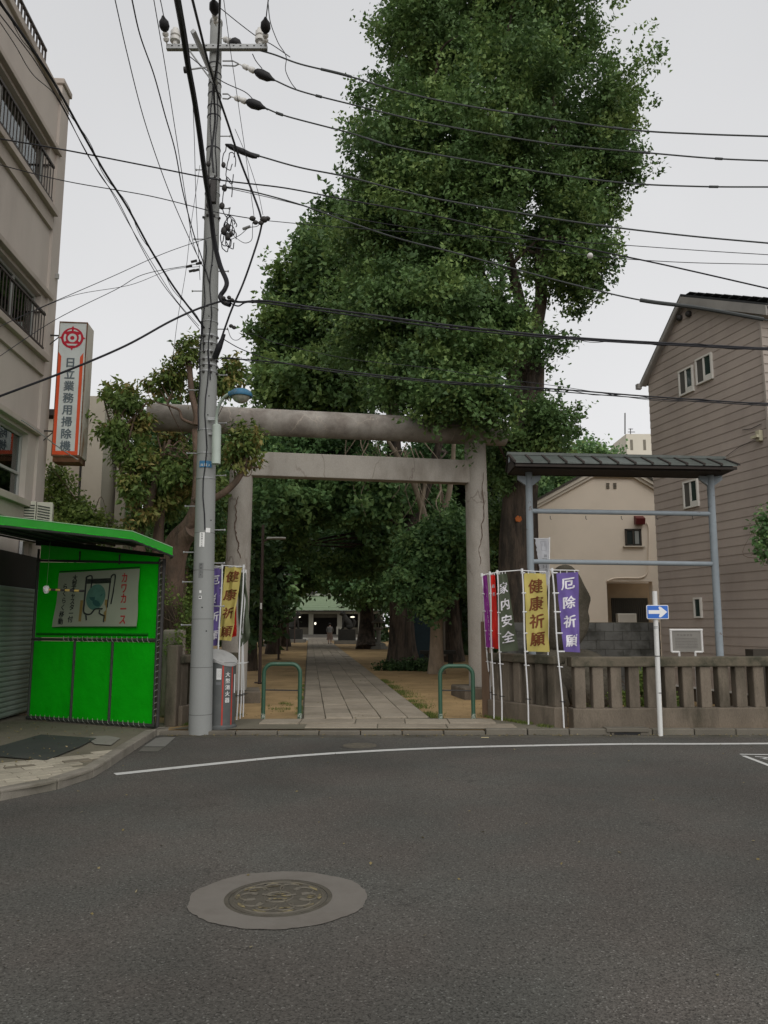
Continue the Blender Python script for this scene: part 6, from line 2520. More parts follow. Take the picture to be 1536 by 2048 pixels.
part(MB().box(P(256, 1100, WY).x, WY + .3, 0, P(330, 1100, WY).x, WY + .5, P(256, 1045, WY).z), 'low_wall', M_crw, cb_)

# ------------------------------------------------------------------ shrine hall far down the path
HY = 95.0
HX = -7.2
M_cop = mat('verdigris_roof', (.19, .25, .15), .7, .1, .6, grime=(.16, .21, .13), gamt=.5, gscale=.6)
M_hall = mat('pale_plaster', (.27, .26, .22), .9, .05)
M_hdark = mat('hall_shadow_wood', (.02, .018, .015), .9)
ha = thing('shrine_hall', 'low shrine hall with pale green roof and dark entrance at the path end', 'shrine hall', (HX, HY, KZ))
zEv, zRg = 3.35, 5.25
part(MB().box(HX - 8, HY - .5, 0, HX + 8, HY + 9, .45), 'platform', mat('platform_stone', (.16, .15, .13), .9), ha)
for k in range(3):
    part(MB().box(HX - 3, HY - .5 - .35 * (3 - k), 0, HX + 3, HY - .5 - .35 * (2 - k) - .001, .12 + .12 * k), 'step', MATS['platform_stone'], ha)
for x in (-6.8, -4.3, -1.75, 1.75, 4.3, 6.8):
    part(MB().box(HX + x - .28, HY, .45, HX + x + .28, HY + .5, 2.95), 'column', M_hall, ha)
part(MB().box(HX - 7.3, HY + .05, 2.951, HX + 7.3, HY + .45, 3.3), 'beam', M_hall, ha)
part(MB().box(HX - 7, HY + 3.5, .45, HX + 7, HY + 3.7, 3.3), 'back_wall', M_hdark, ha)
part(MB().box(HX - 1.5, HY + .8, 2.5, HX + 1.5, HY + .85, 2.95), 'lattice', mat('lattice', (.10, .09, .07), .9), ha)
part(MB().box(HX - 4.1, HY + .2, .45, HX - 2.05, HY + .3, 1.3), 'railing', MATS['lattice'], ha)
part(MB().box(HX + 2.05, HY + .2, .45, HX + 4.1, HY + .3, 1.3), 'railing', MATS['lattice'], ha)
nr_ = 8
for i in range(nr_):
    t0, t1 = i / nr_, (i + 1) / nr_
    cv = lambda t: Vector((0, HY - 1.6 + 4.4 * t, zEv + (zRg - zEv) * (t ** 1.25)))
    a, b = cv(t0), cv(t1)
    wl = 8.9 - 1.2 * t0
    wl1 = 8.9 - 1.2 * t1
    part(MB().add([(HX - wl, a.y, a.z), (HX + wl, a.y, a.z), (HX + wl1, b.y, b.z), (HX - wl1, b.y, b.z), (HX - wl, a.y, a.z + .035), (HX + wl, a.y, a.z + .035), (HX + wl1, b.y, b.z + .01), (HX - wl1, b.y, b.z + .01)],
                  [(0, 1, 2, 3), (4, 5, 6, 7), (0, 1, 5, 4), (1, 2, 6, 5), (2, 3, 7, 6), (3, 0, 4, 7)]), 'roof_course', M_cop, ha)
part(MB().box(HX - 7.8, HY + 2.6, zRg, HX + 7.8, HY + 3.1, zRg + .28), 'ridge', mat('ridge_pale', (.40, .42, .36), .7), ha)
part(MB().lathe([(.32, 0), (.32, .25)], (P(626, 1184, HY + 2.6).x, HY + 2.6, zRg + .45), 16, axis=(0, -1, 0)), 'ridge_ornament', M_dsteel, ha)
part(MB().box(HX - 8.8, HY - 1.55, zEv - .16, HX + 8.8, HY - 1.35, zEv - .005), 'eave_board', M_dwood, ha)
M_lamp = bpy.data.materials.new('warm_lamp')
M_lamp.use_nodes = True
M_lamp.node_tree.nodes['Principled BSDF'].inputs['Emission Color'].default_value = (1, .93, .75, 1)
M_lamp.node_tree.nodes['Principled BSDF'].inputs['Emission Strength'].default_value = 1.2
for (u, v) in ((630.5, 1247), (597, 1234), (705, 1234)):
    q = P(u, v, HY - .3)
    part(MB().ell(q, (.13 if v > 1240 else .28, .15, .16 if v > 1240 else .09), 8, 6), 'lamp', M_lamp, ha)
q = P(678, 1259, HY - 1.2)
nb_ = thing('notice_stand', 'small white notice on a stand at the right of the shrine entrance', 'notice', (q.x, HY - 1.2, KZ))
part(MB().box(q.x - .32, HY - 1.2, q.z - .6, q.x + .32, HY - 1.15, q.z + .35), 'board', M_hall, nb_)
part(MB().box(q.x - .05, HY - 1.22, q.z - .4, q.x + .05, HY - 1.205, q.z + .15), 'writing', M_lblk, nb_)
part(MB().box(q.x - .04, HY - 1.14, KZ, q.x + .04, HY - 1.1, q.z - .3), 'post', M_dwood, nb_)

# ------------------------------------------------------------------ stone lanterns, guardian figures
M_lst = mat('lantern_stone', (.21, .20, .175), .92, .2, 3, bump=.3, grime=(.10, .10, .08), gamt=.7, gscale=3)


def lantern(x, y, s, label):
    t = thing('stone_lantern', label, 'stone lantern', (x, y, KZ - .03))
    c = Vector((x, y, KZ - .03))
    part(MB().lathe([(.62 * s, 0), (.62 * s, .16 * s), (.48 * s, .17 * s), (.48 * s, .33 * s), (.3 * s, .42 * s)], c, 6), 'base', M_lst, t)
    part(MB().lathe([(.16 * s, .42 * s), (.145 * s, .8 * s), (.16 * s, 1.2 * s)], c, 14), 'shaft', M_lst, t, smooth=True)
    part(MB().lathe([(.2 * s, 1.2 * s), (.34 * s, 1.3 * s), (.34 * s, 1.4 * s)], c, 6), 'platform', M_lst, t)
    for k in range(6):
        a = 2 * math.pi * (k + .5) / 6
        part(MB().cbox(c + Vector((math.cos(a) * .2 * s, math.sin(a) * .2 * s, 1.53 * s)), (.07 * s, 0, 0), (0, .07 * s, 0), (0, 0, .26 * s)), 'fire_box_post', M_lst, t)
    part(MB().lathe([(.12 * s, 1.4 * s), (.12 * s, 1.66 * s)], c, 8), 'fire_box', M_hdark, t)
    part(MB().lathe([(.3 * s, 1.66 * s), (.48 * s, 1.68 * s), (.46 * s, 1.75 * s), (.2 * s, 1.9 * s), (.1 * s, 1.98 * s)], c, 6), 'roof', M_lst, t)
    part(MB().lathe([(.07 * s, 1.98 * s), (.12 * s, 2.05 * s), (.1 * s, 2.14 * s), (.02 * s, 2.24 * s)], c, 10), 'finial', M_lst, t, smooth=True)
    return t


q = G(757, 1297, KZ)
lantern(q.x, q.y, 1.0, 'grey stone lantern standing right of the path between two big trunks')
q = G(540, 1292, KZ)
lantern(q.x, q.y, .95, 'grey stone lantern half in shade among the trunks left of the path')
M_ston = mat('dark_plinth', (.035, .034, .03), .9, .2, 3)


def guardian(x, y, face, label):
    t = thing('guardian_statue', label, 'statue', (x, y, KZ - .03))
    part(MB().box(x - 1.0, y - 1.0, 0, x + 1.0, y + 1.0, .35), 'plinth', M_lst, t)
    part(MB().box(x - .7, y - .7, .351, x + .7, y + .7, 1.25), 'pedestal', M_ston, t)
    b = Vector((x, y, 1.25))
    f = face
    mb = MB()
    mb.tube([b + Vector((-.3 * f, 0, .15)), b + Vector((-.15 * f, 0, .5)), b + Vector((.15 * f, 0, .85)), b + Vector((.25 * f, 0, 1.15))], [.28, .30, .24, .18], 12, furrow=.1)
    mb.ell(b + Vector((.34 * f, 0, 1.28)), (.24, .2, .22), 12, 8, .2)
    mb.ell(b + Vector((.52 * f, 0, 1.22)), (.12, .13, .1), 8, 6)
    for s in (-1, 1):
        mb.tube([b + Vector((.3 * f, .13 * s, .8)), b + Vector((.36 * f, .14 * s, .05)), b + Vector((.5 * f, .14 * s, .03))], [.1, .07, .05], 8)
        mb.ell(b + Vector((-.2 * f, .2 * s, .2)), (.28, .13, .2), 10, 6)
        mb.ell(b + Vector((.26 * f, .15 * s, 1.48)), (.05, .05, .09), 6, 5)
    mb.tube([b + Vector((-.5 * f, 0, .2)), b + Vector((-.62 * f, 0, .6)), b + Vector((-.45 * f, 0, .95))], [.1, .14, .05], 8, furrow=.2)
    part(mb, 'figure', M_ston, t, smooth=True, ang=60)


q = G(694, 1287, KZ)
guardian(q.x, q.y, -1, 'dark stone guardian dog on a tall pedestal right of the path near the hall')
q = G(588, 1284, KZ)
guardian(q.x, q.y, 1, 'stone guardian dog on a pedestal left of the path near the hall')

# ------------------------------------------------------------------ park lamps along the path
M_brnp = mat('brown_pole', (.055, .035, .028), .55, .15, 6)
M_head = mat('lamp_head', (.30, .29, .26), .5, .1, 6)
for (u, v, vt, hu, rr_, lab) in ((519, 1365, 1050, 46, .045, 'nearest tall brown lamp post with a flat shade left of the path'),
                            (557, 1318, 1143, 24, .05, 'second brown lamp post from the torii left of the path'),
                            (574, 1300, 1165, 18, .05, 'third brown lamp post from the torii left of the path'),
                            (589, 1285, 1175, 16, .055, 'farthest brown lamp post left of the path, in front of the hall roof')):
    b = G(u, v, KZ)
    top_ = P(u + (8 if u < 530 else 6), vt, b.y).z
    t = thing('lamp_post', lab, 'lamp post', b, 'brown lamp posts along the stone path')
    part(MB().tube([b - Vector((0, 0, .05)), (b.x, b.y, top_)], [rr_, rr_ * .85], 10), 'pole', M_brnp, t, smooth=True)
    part(MB().lathe([(.14, 0), (.14, .02)], b - Vector((0, 0, .01)), 12), 'base_plate', M_brnp, t)
    hz = top_ - (.42 if u < 530 else .2)
    L_ = hu * b.y / FPX
    mb = MB()
    for i in range(9):
        f_ = i / 8
        x = b.x + .12 + (L_ - .12) * f_
        w2 = .16 * math.sin(math.pi * (.25 + .72 * f_)) + .02
        mb.v += [Vector((x, b.y - w2, hz + .03 + .02 * f_)), Vector((x, b.y - w2 * .5, hz + .085)), Vector((x, b.y + w2 * .5, hz + .085)), Vector((x, b.y + w2, hz + .03 + .02 * f_)), Vector((x, b.y, hz + .015))]
    for i in range(8):
        for k in range(5):
            k2 = (k + 1) % 5
            mb.f.append((i * 5 + k, i * 5 + k2, (i + 1) * 5 + k2, (i + 1) * 5 + k))
    mb.f += [(0, 1, 2, 3, 4), (40, 44, 43, 42, 41)]
    part(mb, 'lamp_shade', M_head, t, smooth=True)
    part(MB().tube([(b.x, b.y, hz - .05), (b.x + .16, b.y, hz + .05)], .025, 6), 'arm', M_brnp, t)
    if u < 530:
        q = P(524.5, 1212, b.y)
        part(MB().box(b.x - .02, b.y - rr_ - .006, q.z - .08, b.x + .025, b.y - rr_ + .002, q.z + .08), 'sticker', M_wht, t)

# ------------------------------------------------------------------ person walking away
q = G(659.5, 1288, KZ)
pe = thing('person', 'person in grey top and long brownish skirt walking away down the stone path', 'person', (q.x, q.y, KZ + .02))
b = Vector((q.x, q.y, KZ + .02))
M_skin = mat('skin', (.45, .28, .2), .6, .03)
M_hair = mat('hair', (.015, .012, .01), .5)
M_top = mat('grey_top', (.17, .17, .165), .9, .1)
M_skirt = mat('brown_skirt', (.15, .105, .085), .9, .1)


def skinbody(name, joints, edges, radii, m, parent, root=0, lvl=2):
    me = bpy.data.meshes.new(name)
    org = rootloc(parent)
    me.from_pydata([Vector(j) + b - org for j in joints], edges, [])
    me.materials.append(m)
    o = bpy.data.objects.new(name, me)
    COL.objects.link(o)
    o.parent = parent
    o.modifiers.new('skin', 'SKIN')
    for i, r in enumerate(radii):
        rr = r if isinstance(r, tuple) else (r, r)
        me.skin_vertices[0].data[i].radius = rr
    me.skin_vertices[0].data[root].use_root = True
    s = o.modifiers.new('sub', 'SUBSURF')
    s.levels = s.render_levels = lvl
    return o


J = [(0, 0, .86), (0, 0, 1.08), (0, .01, 1.27), (0, 0, 1.38), (0, 0, 1.45), (0, .01, 1.54),
     (.09, 0, .82), (.09, .05, .46), (.09, 0, .08), (.09, .13, .03),
     (-.09, 0, .82), (-.09, -.06, .46), (-.09, -.12, .10), (-.09, -.02, .04),
     (.17, 0, 1.31), (.21, -.02, 1.06), (.17, .12, .90), (.15, .16, .83),
     (-.17, 0, 1.31), (-.22, .02, 1.06), (-.2, .08, .84), (-.2, .1, .76)]
E_ = [(0, 1), (1, 2), (2, 3), (3, 4), (4, 5), (0, 6), (6, 7), (7, 8), (8, 9), (0, 10), (10, 11), (11, 12), (12, 13), (2, 14), (14, 15), (15, 16), (16, 17), (2, 18), (18, 19), (19, 20), (20, 21)]
Rr = [(.15, .11), (.12, .09), (.15, .10), (.055, .055), (.06, .06), (.085, .1), .085, .058, .042, .04, .085, .058, .042, .04, .05, .04, .032, .028, .05, .04, .032, .028]
skinbody('body', J, E_, Rr, M_skin, pe)
part(MB().ell(b + Vector((0, 0, 1.56)), (.095, .105, .11), 12, 8), 'hair', M_hair, pe, smooth=True)
part(MB().lathe([(.17, .95), (.20, .80), (.235, .55), (.27, .33), (.275, .32)], b, 20), 'skirt', M_skirt, pe, smooth=True)
part(MB().tube([b + Vector((0, 0, .90)), b + Vector((0, 0, 1.1)), b + Vector((0, 0, 1.28)), b + Vector((0, 0, 1.38))], [.19, .165, .19, .09], 16).tube([b + Vector((.15, 0, 1.33)), b + Vector((.23, -.02, 1.08)), b + Vector((.19, .10, .95))], [.07, .065, .05], 10)
     .tube([b + Vector((-.15, 0, 1.33)), b + Vector((-.235, .02, 1.08)), b + Vector((-.21, .06, .92))], [.07, .065, .05], 10), 'top', M_top, pe, smooth=True, ang=60)
for s in (-1, 1):
    part(MB().ell(b + Vector((.09 * s, .05 if s > 0 else -.07, .03)), (.045, .12, .04), 8, 6), 'shoe', M_blk, pe)
# ------------------------------------------------------------------ overhead cables
def wire(label, pts, r, m=M_cable, lash=False, group=None, sleeves=(), name='cable'):
    q = spline([P(*p) for p in pts], 8)
    mid = q[len(q) // 2]
    nq = len(q) - 1
    # carry cables that leave the view straight on towards the next poles
    if pts[-1][0] >= 1540:
        d = (q[-1] - q[-4]).normalized()
        q += [q[-1] + d * k + Vector((0, 0, .006 * k * k)) for k in (2, 4, 7, 10)]
    n0 = 0
    if pts[0][0] <= -14 or pts[0][1] <= -10:
        d = (q[0] - q[3]).normalized()
        q = [q[0] + d * 5, q[0] + d * 2.5] + q
        n0 = 2
    if not lash and not sleeves:
        o = part(MB().tube(q, r, 6, caps=False), name, m, None, smooth=True, clean=False, loc=mid)
        return tag(o, label, 'cable', group)
    t = thing(name, label, 'cable', mid, group)
    part(MB().tube(q, r, 6, caps=False), 'core', m, t, smooth=True, clean=False)
    if lash:
        acc, k = 0, 0
        pts2 = []
        rl_ = random.Random(len(label))
        for i in range(len(q) - 1):
            d = (q[i + 1] - q[i])
            n_ = max(1, int(d.length / .05))
            for j in range(n_):
                p = q[i].lerp(q[i + 1], j / n_)
                a = acc / .16
                acc += d.length / n_
                x = d.orthogonal().normalized()
                y = d.cross(x).normalized()
                rr = r + .010 + .012 * noise.noise(Vector((acc * 2, 0, 0)))
                pts2.append(p + (x * math.cos(a) + y * math.sin(a)) * rr - Vector((0, 0, .012 + .02 * max(0, noise.noise(Vector((acc * .9, 4, 0)))))))
        part(MB().tube(pts2, .0045, 4, caps=False), 'lashing_wire', m, t, clean=False)
    for (f0, f1, rr) in sleeves:
        i0, i1 = n0 + int(f0 * nq), n0 + int(f1 * nq)
        i1 = max(i1, i0 + 1)
        part(MB().tube(q[i0:i1 + 1], rr, 8), 'sleeve', M_cableg, t, smooth=True)
    return t


R_ = 11.4
wire('topmost cable running from the crossarm to the right', [(484, 92, 11.6), (545, 108, 11.6), (600, 128, 11.5), (690, 150, 11.5), (800, 183, 11.5), (930, 211, 11.4), (1100, 238, 11.3), (1265, 260, 11.2), (1400, 268, 11.1), (1545, 273, 11)], .013, M_cableg, sleeves=((.28, .36, .022), (.75, .765, .02)))
wire('second cable from the top running right from the pole', [(548, 160, 11.5), (600, 182, 11.5), (700, 208, 11.5), (860, 246, 11.4), (1100, 287, 11.3), (1300, 306, 11.2), (1430, 317, 11.1), (1545, 322, 11)], .012, M_cableg, sleeves=((.2, .23, .022), (.7, .715, .02), (.86, .875, .02)))
wire('third cable from the top running right from the pole', [(530, 216, 11.5), (575, 233, 11.5), (700, 266, 11.5), (780, 291, 11.4), (900, 314, 11.3), (1100, 347, 11.2), (1250, 366, 11.1), (1400, 373, 11.1), (1545, 374, 11)], .012, M_cableg, sleeves=((.08, .12, .024), (.30, .37, .018), (.9, .92, .02)))
wire('fourth cable from the top running right from the pole with dark sleeve near the pole', [(482, 302, 11.55), (525, 314, 11.5), (600, 335, 11.5), (700, 355, 11.4), (855, 394, 11.3), (1050, 428, 11.2), (1200, 451, 11.1), (1380, 472, 11.1), (1545, 487, 11)], .0125, M_cableg, sleeves=((.06, .11, .026), (.37, .40, .022), (.75, .77, .02)))
wire('cable crossing the whole picture in front of the pole from upper left to right', [(-15, 275, 10.6), (130, 300, 10.8), (300, 333, 11), (440, 360, 11.2), (570, 376, 11.2), (700, 401, 11.1), (860, 430, 11), (1040, 470, 10.9), (1200, 503, 10.8), (1330, 530, 10.7), (1545, 579, 10.6)], .011)
wire('thin cable from the left edge to the small junction right of the pole', [(-15, 326, 10.6), (130, 362, 10.8), (300, 392, 11), (430, 424, 11.2), (508, 438, 11.1)], .007)
wire('cable sagging from the pole across the ginkgo and thickening at the brown house', [(440, 372, 11.5), (500, 382, 11.4), (600, 409, 11.3), (700, 445, 11.2), (800, 478, 11.1), (900, 503, 11), (1000, 530, 10.9), (1150, 570, 10.8), (1280, 600, 10.7), (1400, 616, 10.6), (1545, 642, 10.5)], .011, M_cableg, sleeves=((.8, .999, .03),))
wire('thin cable with a white ball running right across the ginkgo', [(445, 374, 11.5), (560, 400, 11.4), (700, 435, 11.3), (850, 460, 11.2), (1000, 484, 11.1), (1180, 511, 11), (1350, 524, 10.9), (1545, 529, 10.8)], .0055)
q = P(1180, 511.5, 10.98)
o = part(MB().ell(q, (.045, .045, .045), 12, 8), 'cable_ball', M_porc, None, smooth=True)
tag(o, 'small white ball clipped to a thin cable in front of the ginkgo', 'cable ball')
wire('thin straight cable from the small junction to the right edge', [(530, 441, 11.1), (650, 452, 11.1), (800, 463, 11), (1000, 475, 10.9), (1200, 487, 10.8), (1400, 501, 10.7), (1545, 510, 10.6)], .0055)
wire('thick lashed cable bundle running right from the middle of the pole', [(442, 600, 11.45), (480, 604, 11.4), (530, 602, 11.3), (620, 614, 11.2), (750, 631, 11.1), (900, 651, 11), (1060, 668, 10.9), (1200, 679, 10.8), (1380, 689, 10.7), (1545, 698, 10.6)], .0165, lash=True)
wire('second strand just below the thick lashed bundle', [(450, 598, 11.42), (475, 612, 11.35), (505, 604, 11.3), (620, 619, 11.18), (750, 637, 11.08), (900, 657, 10.98), (1060, 672, 10.88), (1200, 682, 10.78), (1380, 692, 10.68), (1545, 700, 10.58)], .011)
wire('lowest lashed cable running right past the blue lamp', [(440, 716, 11.5), (500, 720, 11.4), (580, 728, 11.3), (700, 744, 11.2), (850, 760, 11.1), (1000, 771, 11), (1150, 781, 10.9), (1300, 793, 10.8), (1545, 809, 10.7)], .011, lash=True)
wire('cable dropping from the pole to meet the lowest lashed cable', [(443, 676, 11.5), (480, 697, 11.4), (530, 716, 11.3), (600, 733, 11.25), (700, 748, 11.18), (850, 763, 11.08), (1050, 778, 11), (1300, 797, 10.78), (1545, 812, 10.68)], .008)
wire('loose thin lead looping right below the bundle', [(455, 655, 11.45), (462, 675, 11.4), (475, 680, 11.38), (500, 667, 11.35), (560, 688, 11.3), (700, 718, 11.2), (850, 735, 11.1), (1000, 757, 11.05), (1120, 773, 11), (1300, 800, 10.9), (1400, 802, 10.8), (1545, 806, 10.75)], .005)
wire('thick black cable descending from the pole to the left edge', [(450, 600, 11.45), (400, 616, 11.3), (340, 643, 11.1), (250, 692, 10.8), (130, 743, 10.5), (-15, 798, 10.2)], .0165)
# bundle from upper left building front to the pole
L1 = [(-15, -15, 6.6), (40, 62, 7.1), (105, 160, 7.8), (160, 258, 8.5), (210, 345, 9.1), (255, 415, 9.7), (300, 497, 10.3), (345, 570, 10.9), (385, 624, 11.3), (408, 655, 11.6)]
wire('lashed cable bundle coming down from the upper left in front of the office building', L1, .016, lash=True)
wire('thin loose strand hanging under the lashed bundle from the upper left', [(-15, 10, 6.6), (35, 75, 7.1), (75, 130, 7.6), (125, 215, 8.2), (165, 290, 8.6), (200, 350, 9.1), (235, 400, 9.5), (280, 490, 10.1), (320, 560, 10.7), (360, 612, 11.1), (400, 660, 11.5)], .006)
wire('second loose strand beside the lashed bundle from the upper left', [(-15, 22, 6.6), (30, 90, 7.1), (65, 148, 7.5), (118, 200, 8.2), (172, 305, 8.8), (216, 372, 9.2), (262, 455, 9.9), (310, 535, 10.5), (352, 600, 11.0), (398, 652, 11.5)], .005)
# wires passing overhead towards the viewer
wire('leftmost thin wire rising out of the top of the picture', [(228, -10, 8.0), (255, 110, 9), (290, 245, 9.8), (335, 375, 10.6), (380, 480, 11.2), (412, 545, 11.6)], .0065)
wire('wavy second wire from the left rising out of the picture', [(262, -10, 8.0), (280, 70, 8.7), (308, 150, 9.3), (330, 230, 9.8), (350, 300, 10.3), (365, 380, 10.8), (385, 460, 11.2), (405, 520, 11.5), (420, 570, 11.6)], .009)
wire('third thin wire from the left rising out of the picture', [(306, -10, 8.0), (330, 130, 9.2), (352, 270, 10.2), (372, 400, 11), (385, 480, 11.4), (402, 530, 11.6)], .0055)
wire('thin wire just left of the thick black cable', [(360, -10, 8.2), (380, 120, 9.3), (388, 260, 10.2), (392, 400, 11), (400, 560, 11.6)], .0045)
wire('very thick black cable hanging down in front of the pole from the top edge', [(352, -12, 7.6), (365, 60, 8.3), (376, 130, 8.8), (388, 195, 9.3), (398, 260, 9.8), (410, 350, 10.4), (421, 420, 10.9), (428, 480, 11.2), (440, 530, 11.35), (453, 562, 11.4), (450, 578, 11.42), (441, 592, 11.45), (446, 604, 11.4), (460, 610, 11.35)], .037)
wire('black cable swinging right of the pole and back to it', [(382, -12, 7.8), (400, 60, 8.6), (415, 120, 9.2), (433, 180, 9.8), (455, 245, 10.3), (480, 320, 10.8), (505, 385, 11.05), (522, 435, 11.1), (520, 465, 11.15), (503, 520, 11.2), (485, 570, 11.3), (465, 615, 11.35), (452, 650, 11.45), (440, 685, 11.5)], .017)
wire('black cable running down the face of the pole top', [(440, -12, 8.6), (438, 60, 9.6), (434, 120, 10.4), (428, 180, 11.0), (430, 240, 11.3), (424, 300, 11.4), (427, 345, 11.42)], .016)
wire('wire dropping to the left end of the crossarm', [(318, -12, 8.8), (324, 15, 10.6), (328, 36, 11.3)], .008)
wire('wire dropping to the right end of the crossarm', [(538, -12, 9.2), (534, 20, 10.8), (532, 38, 11.2)], .009)
wire('jumper looping from the right insulator down to the second cable', [(536, 5, 10.0), (541, 45, 11.0), (556, 85, 11.3), (572, 112, 11.45), (571, 140, 11.5), (582, 165, 11.5), (592, 178, 11.5)], .007)
wire('slanting wire from the pole top past the right insulator', [(438, 14, 11.3), (480, 48, 11.5), (515, 74, 11.6), (545, 90, 11.6), (580, 114, 11.55)], .0075)
wire('slanting wire from below the crossarm to the third insulator', [(378, 112, 11.4), (440, 160, 11.55), (490, 184, 11.6), (512, 205, 11.55), (535, 220, 11.5)], .0075)
wire('jumper from the crossarm to the second insulator', [(505, 108, 11.55), (512, 122, 11.55), (524, 137, 11.5)], .008)
wire('thin wire right of the pole rising out of the top', [(446, -12, 8.4), (458, 80, 9.4), (474, 190, 10.2), (490, 300, 10.8), (508, 432, 11.1)], .0045)
wire('two-line thin wire following the swinging black cable', [(470, 258, 10.4), (492, 310, 10.8), (515, 380, 11.0), (526, 430, 11.1)], .0045)
wire('thin service wire from the left edge rising to the pole at mid height', [(-15, 722, 9.8), (110, 640, 10.4), (230, 580, 10.9), (290, 548, 11.2), (395, 528, 11.55)], .0055)
wire('thin service wire from the left edge to the coiled leads', [(-15, 660, 9.8), (70, 620, 10.2), (220, 555, 10.8), (330, 506, 11.2), (435, 470, 11.5)], .0055)
wire('faint service wire just under the upper service wire at left', [(60, 625, 10.2), (150, 590, 10.5), (260, 570, 10.9), (340, 540, 11.3), (400, 533, 11.55)], .004)
wire('nearly vertical thin wire crossing left of the pole', [(400, 330, 11.3), (382, 450, 11.4), (372, 540, 11.4), (355, 640, 11.4), (345, 720, 11.5), (338, 745, 14.0)], .004)
wire('loose loop of thin lead right of the pole', [(462, 466, 11.45), (475, 478, 11.4), (490, 486, 11.35), (503, 480, 11.3), (505, 462, 11.2), (505, 445, 11.15)], .005)
wire('short lead from the coiled leads to the small junction', [(460, 480, 11.45), (480, 470, 11.4), (497, 456, 11.3), (515, 452, 11.15), (522, 440, 11.1)], .005)
# hardware at the junction
jn = thing('cable_junction', 'small cluster of clamps where thin cables meet right of the pole', 'cable clamp', P(523, 440, 11.1))
mb = MB()
for (u, v, r_) in ((505, 437, .04), (511, 445, .035), (528, 439, .05), (535, 437, .035), (522, 446, .035)):
    mb.ell(P(u, v, 11.08), (r_ * 1.3, r_, r_), 8, 6)
part(mb, 'clamp', M_dsteel, jn, smooth=True)
part(MB().tube([P(486, 458, 11.25), P(500, 453, 11.2)], .022, 8), 'connector', M_galv, jn)
jn2 = thing('cable_junction', 'small clamps where the service wires reach the left side of the pole', 'cable clamp', P(385, 528, 11.5))
mb = MB()
for (u, v) in ((388, 522), (398, 526), (378, 532), (392, 540), (384, 541)):
    mb.tube([P(u - 6, v + 2, 11.5), P(u + 6, v - 1, 11.5)], .02, 6)
part(mb, 'clamp', M_dsteel, jn2)
jn3 = thing('cable_junction', 'small clamps under the thick bundle right of the pole', 'cable clamp', P(458, 598, 11.4))
mb = MB()
for (u, v) in ((447, 596), (458, 595), (464, 600), (452, 606), (505, 603), (462, 652), (468, 655)):
    mb.ell(P(u, v, 11.36), (.035, .03, .03), 8, 6)
part(mb, 'clamp', M_dsteel, jn3)
# ------------------------------------------------------------------ trees
M_bark = mat('ginkgo_bark', (.095, .072, .055), .95, .3, 6, bump=.9, bscale=22, bdist=.04, grime=(.035, .03, .024), gamt=.9, gscale=5, stretch=(1, 1, .22), grange=(.42, .58))
M_barkp = mat('pale_bark', (0.338, 0.270, 0.203), .9, .2, 5, bump=.5, bscale=30, grime=(0.203, 0.169, 0.126), gamt=.7, gscale=4, stretch=(1.688, 1.688, 0.506))
M_barkb = mat('brown_bark', (.14, .095, .07), .92, .3, 5, bump=.8, bscale=25, bdist=.03, grime=(.06, .05, .04), gamt=.8, gscale=4, stretch=(1, 1, .3))
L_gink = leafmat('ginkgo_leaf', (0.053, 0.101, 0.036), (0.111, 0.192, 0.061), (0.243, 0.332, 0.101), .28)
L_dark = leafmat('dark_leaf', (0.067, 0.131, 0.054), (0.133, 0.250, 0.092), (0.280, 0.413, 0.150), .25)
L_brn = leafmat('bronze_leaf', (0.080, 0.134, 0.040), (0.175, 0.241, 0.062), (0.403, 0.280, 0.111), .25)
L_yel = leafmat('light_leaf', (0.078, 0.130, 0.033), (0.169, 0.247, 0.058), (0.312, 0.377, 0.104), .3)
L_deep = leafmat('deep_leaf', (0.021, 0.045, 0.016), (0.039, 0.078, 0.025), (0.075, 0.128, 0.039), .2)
GK = None


def tree(name, label, cat, base, trunks, tm, blobs, nleaf, lm, leaf, kind='fan', per=40, seed=1, nbr=30, brr=.05, group=None, furrow=.12, seg=16, br_from=None, zcut=None, cull=None, **kw):
    t = thing(name, label, cat, base, group)
    mb0 = MB()
    tips = []
    for (pth, rs) in trunks:
        q = spline(pth, 6)
        m = len(q)
        r = [rs[0] + (rs[1] - rs[0]) * (i / (m - 1)) ** .8 for i in range(m)]
        if pth is trunks[0][0]:
            for i in range(min(5, m)):
                r[i] *= 1 + .35 * (1 - i / 5) ** 2
        mb0.tube(q, r, seg, furrow=furrow, seed=seed)
        tips += q[m // 2:]
    part(mb0, 'trunk', tm, t, smooth=True, clean=False, ang=80)
    if nbr:
        mb = MB()
        branches(mb, br_from or tips, blobs, nbr, brr, seed)
        part(mb, 'branches', tm, t, smooth=True, clean=False)
    if nleaf:
        crown('crown', blobs, nleaf, lm, t, leaf, kind, per, seed=seed, zcut=zcut, cull=cull, **kw)
    return t


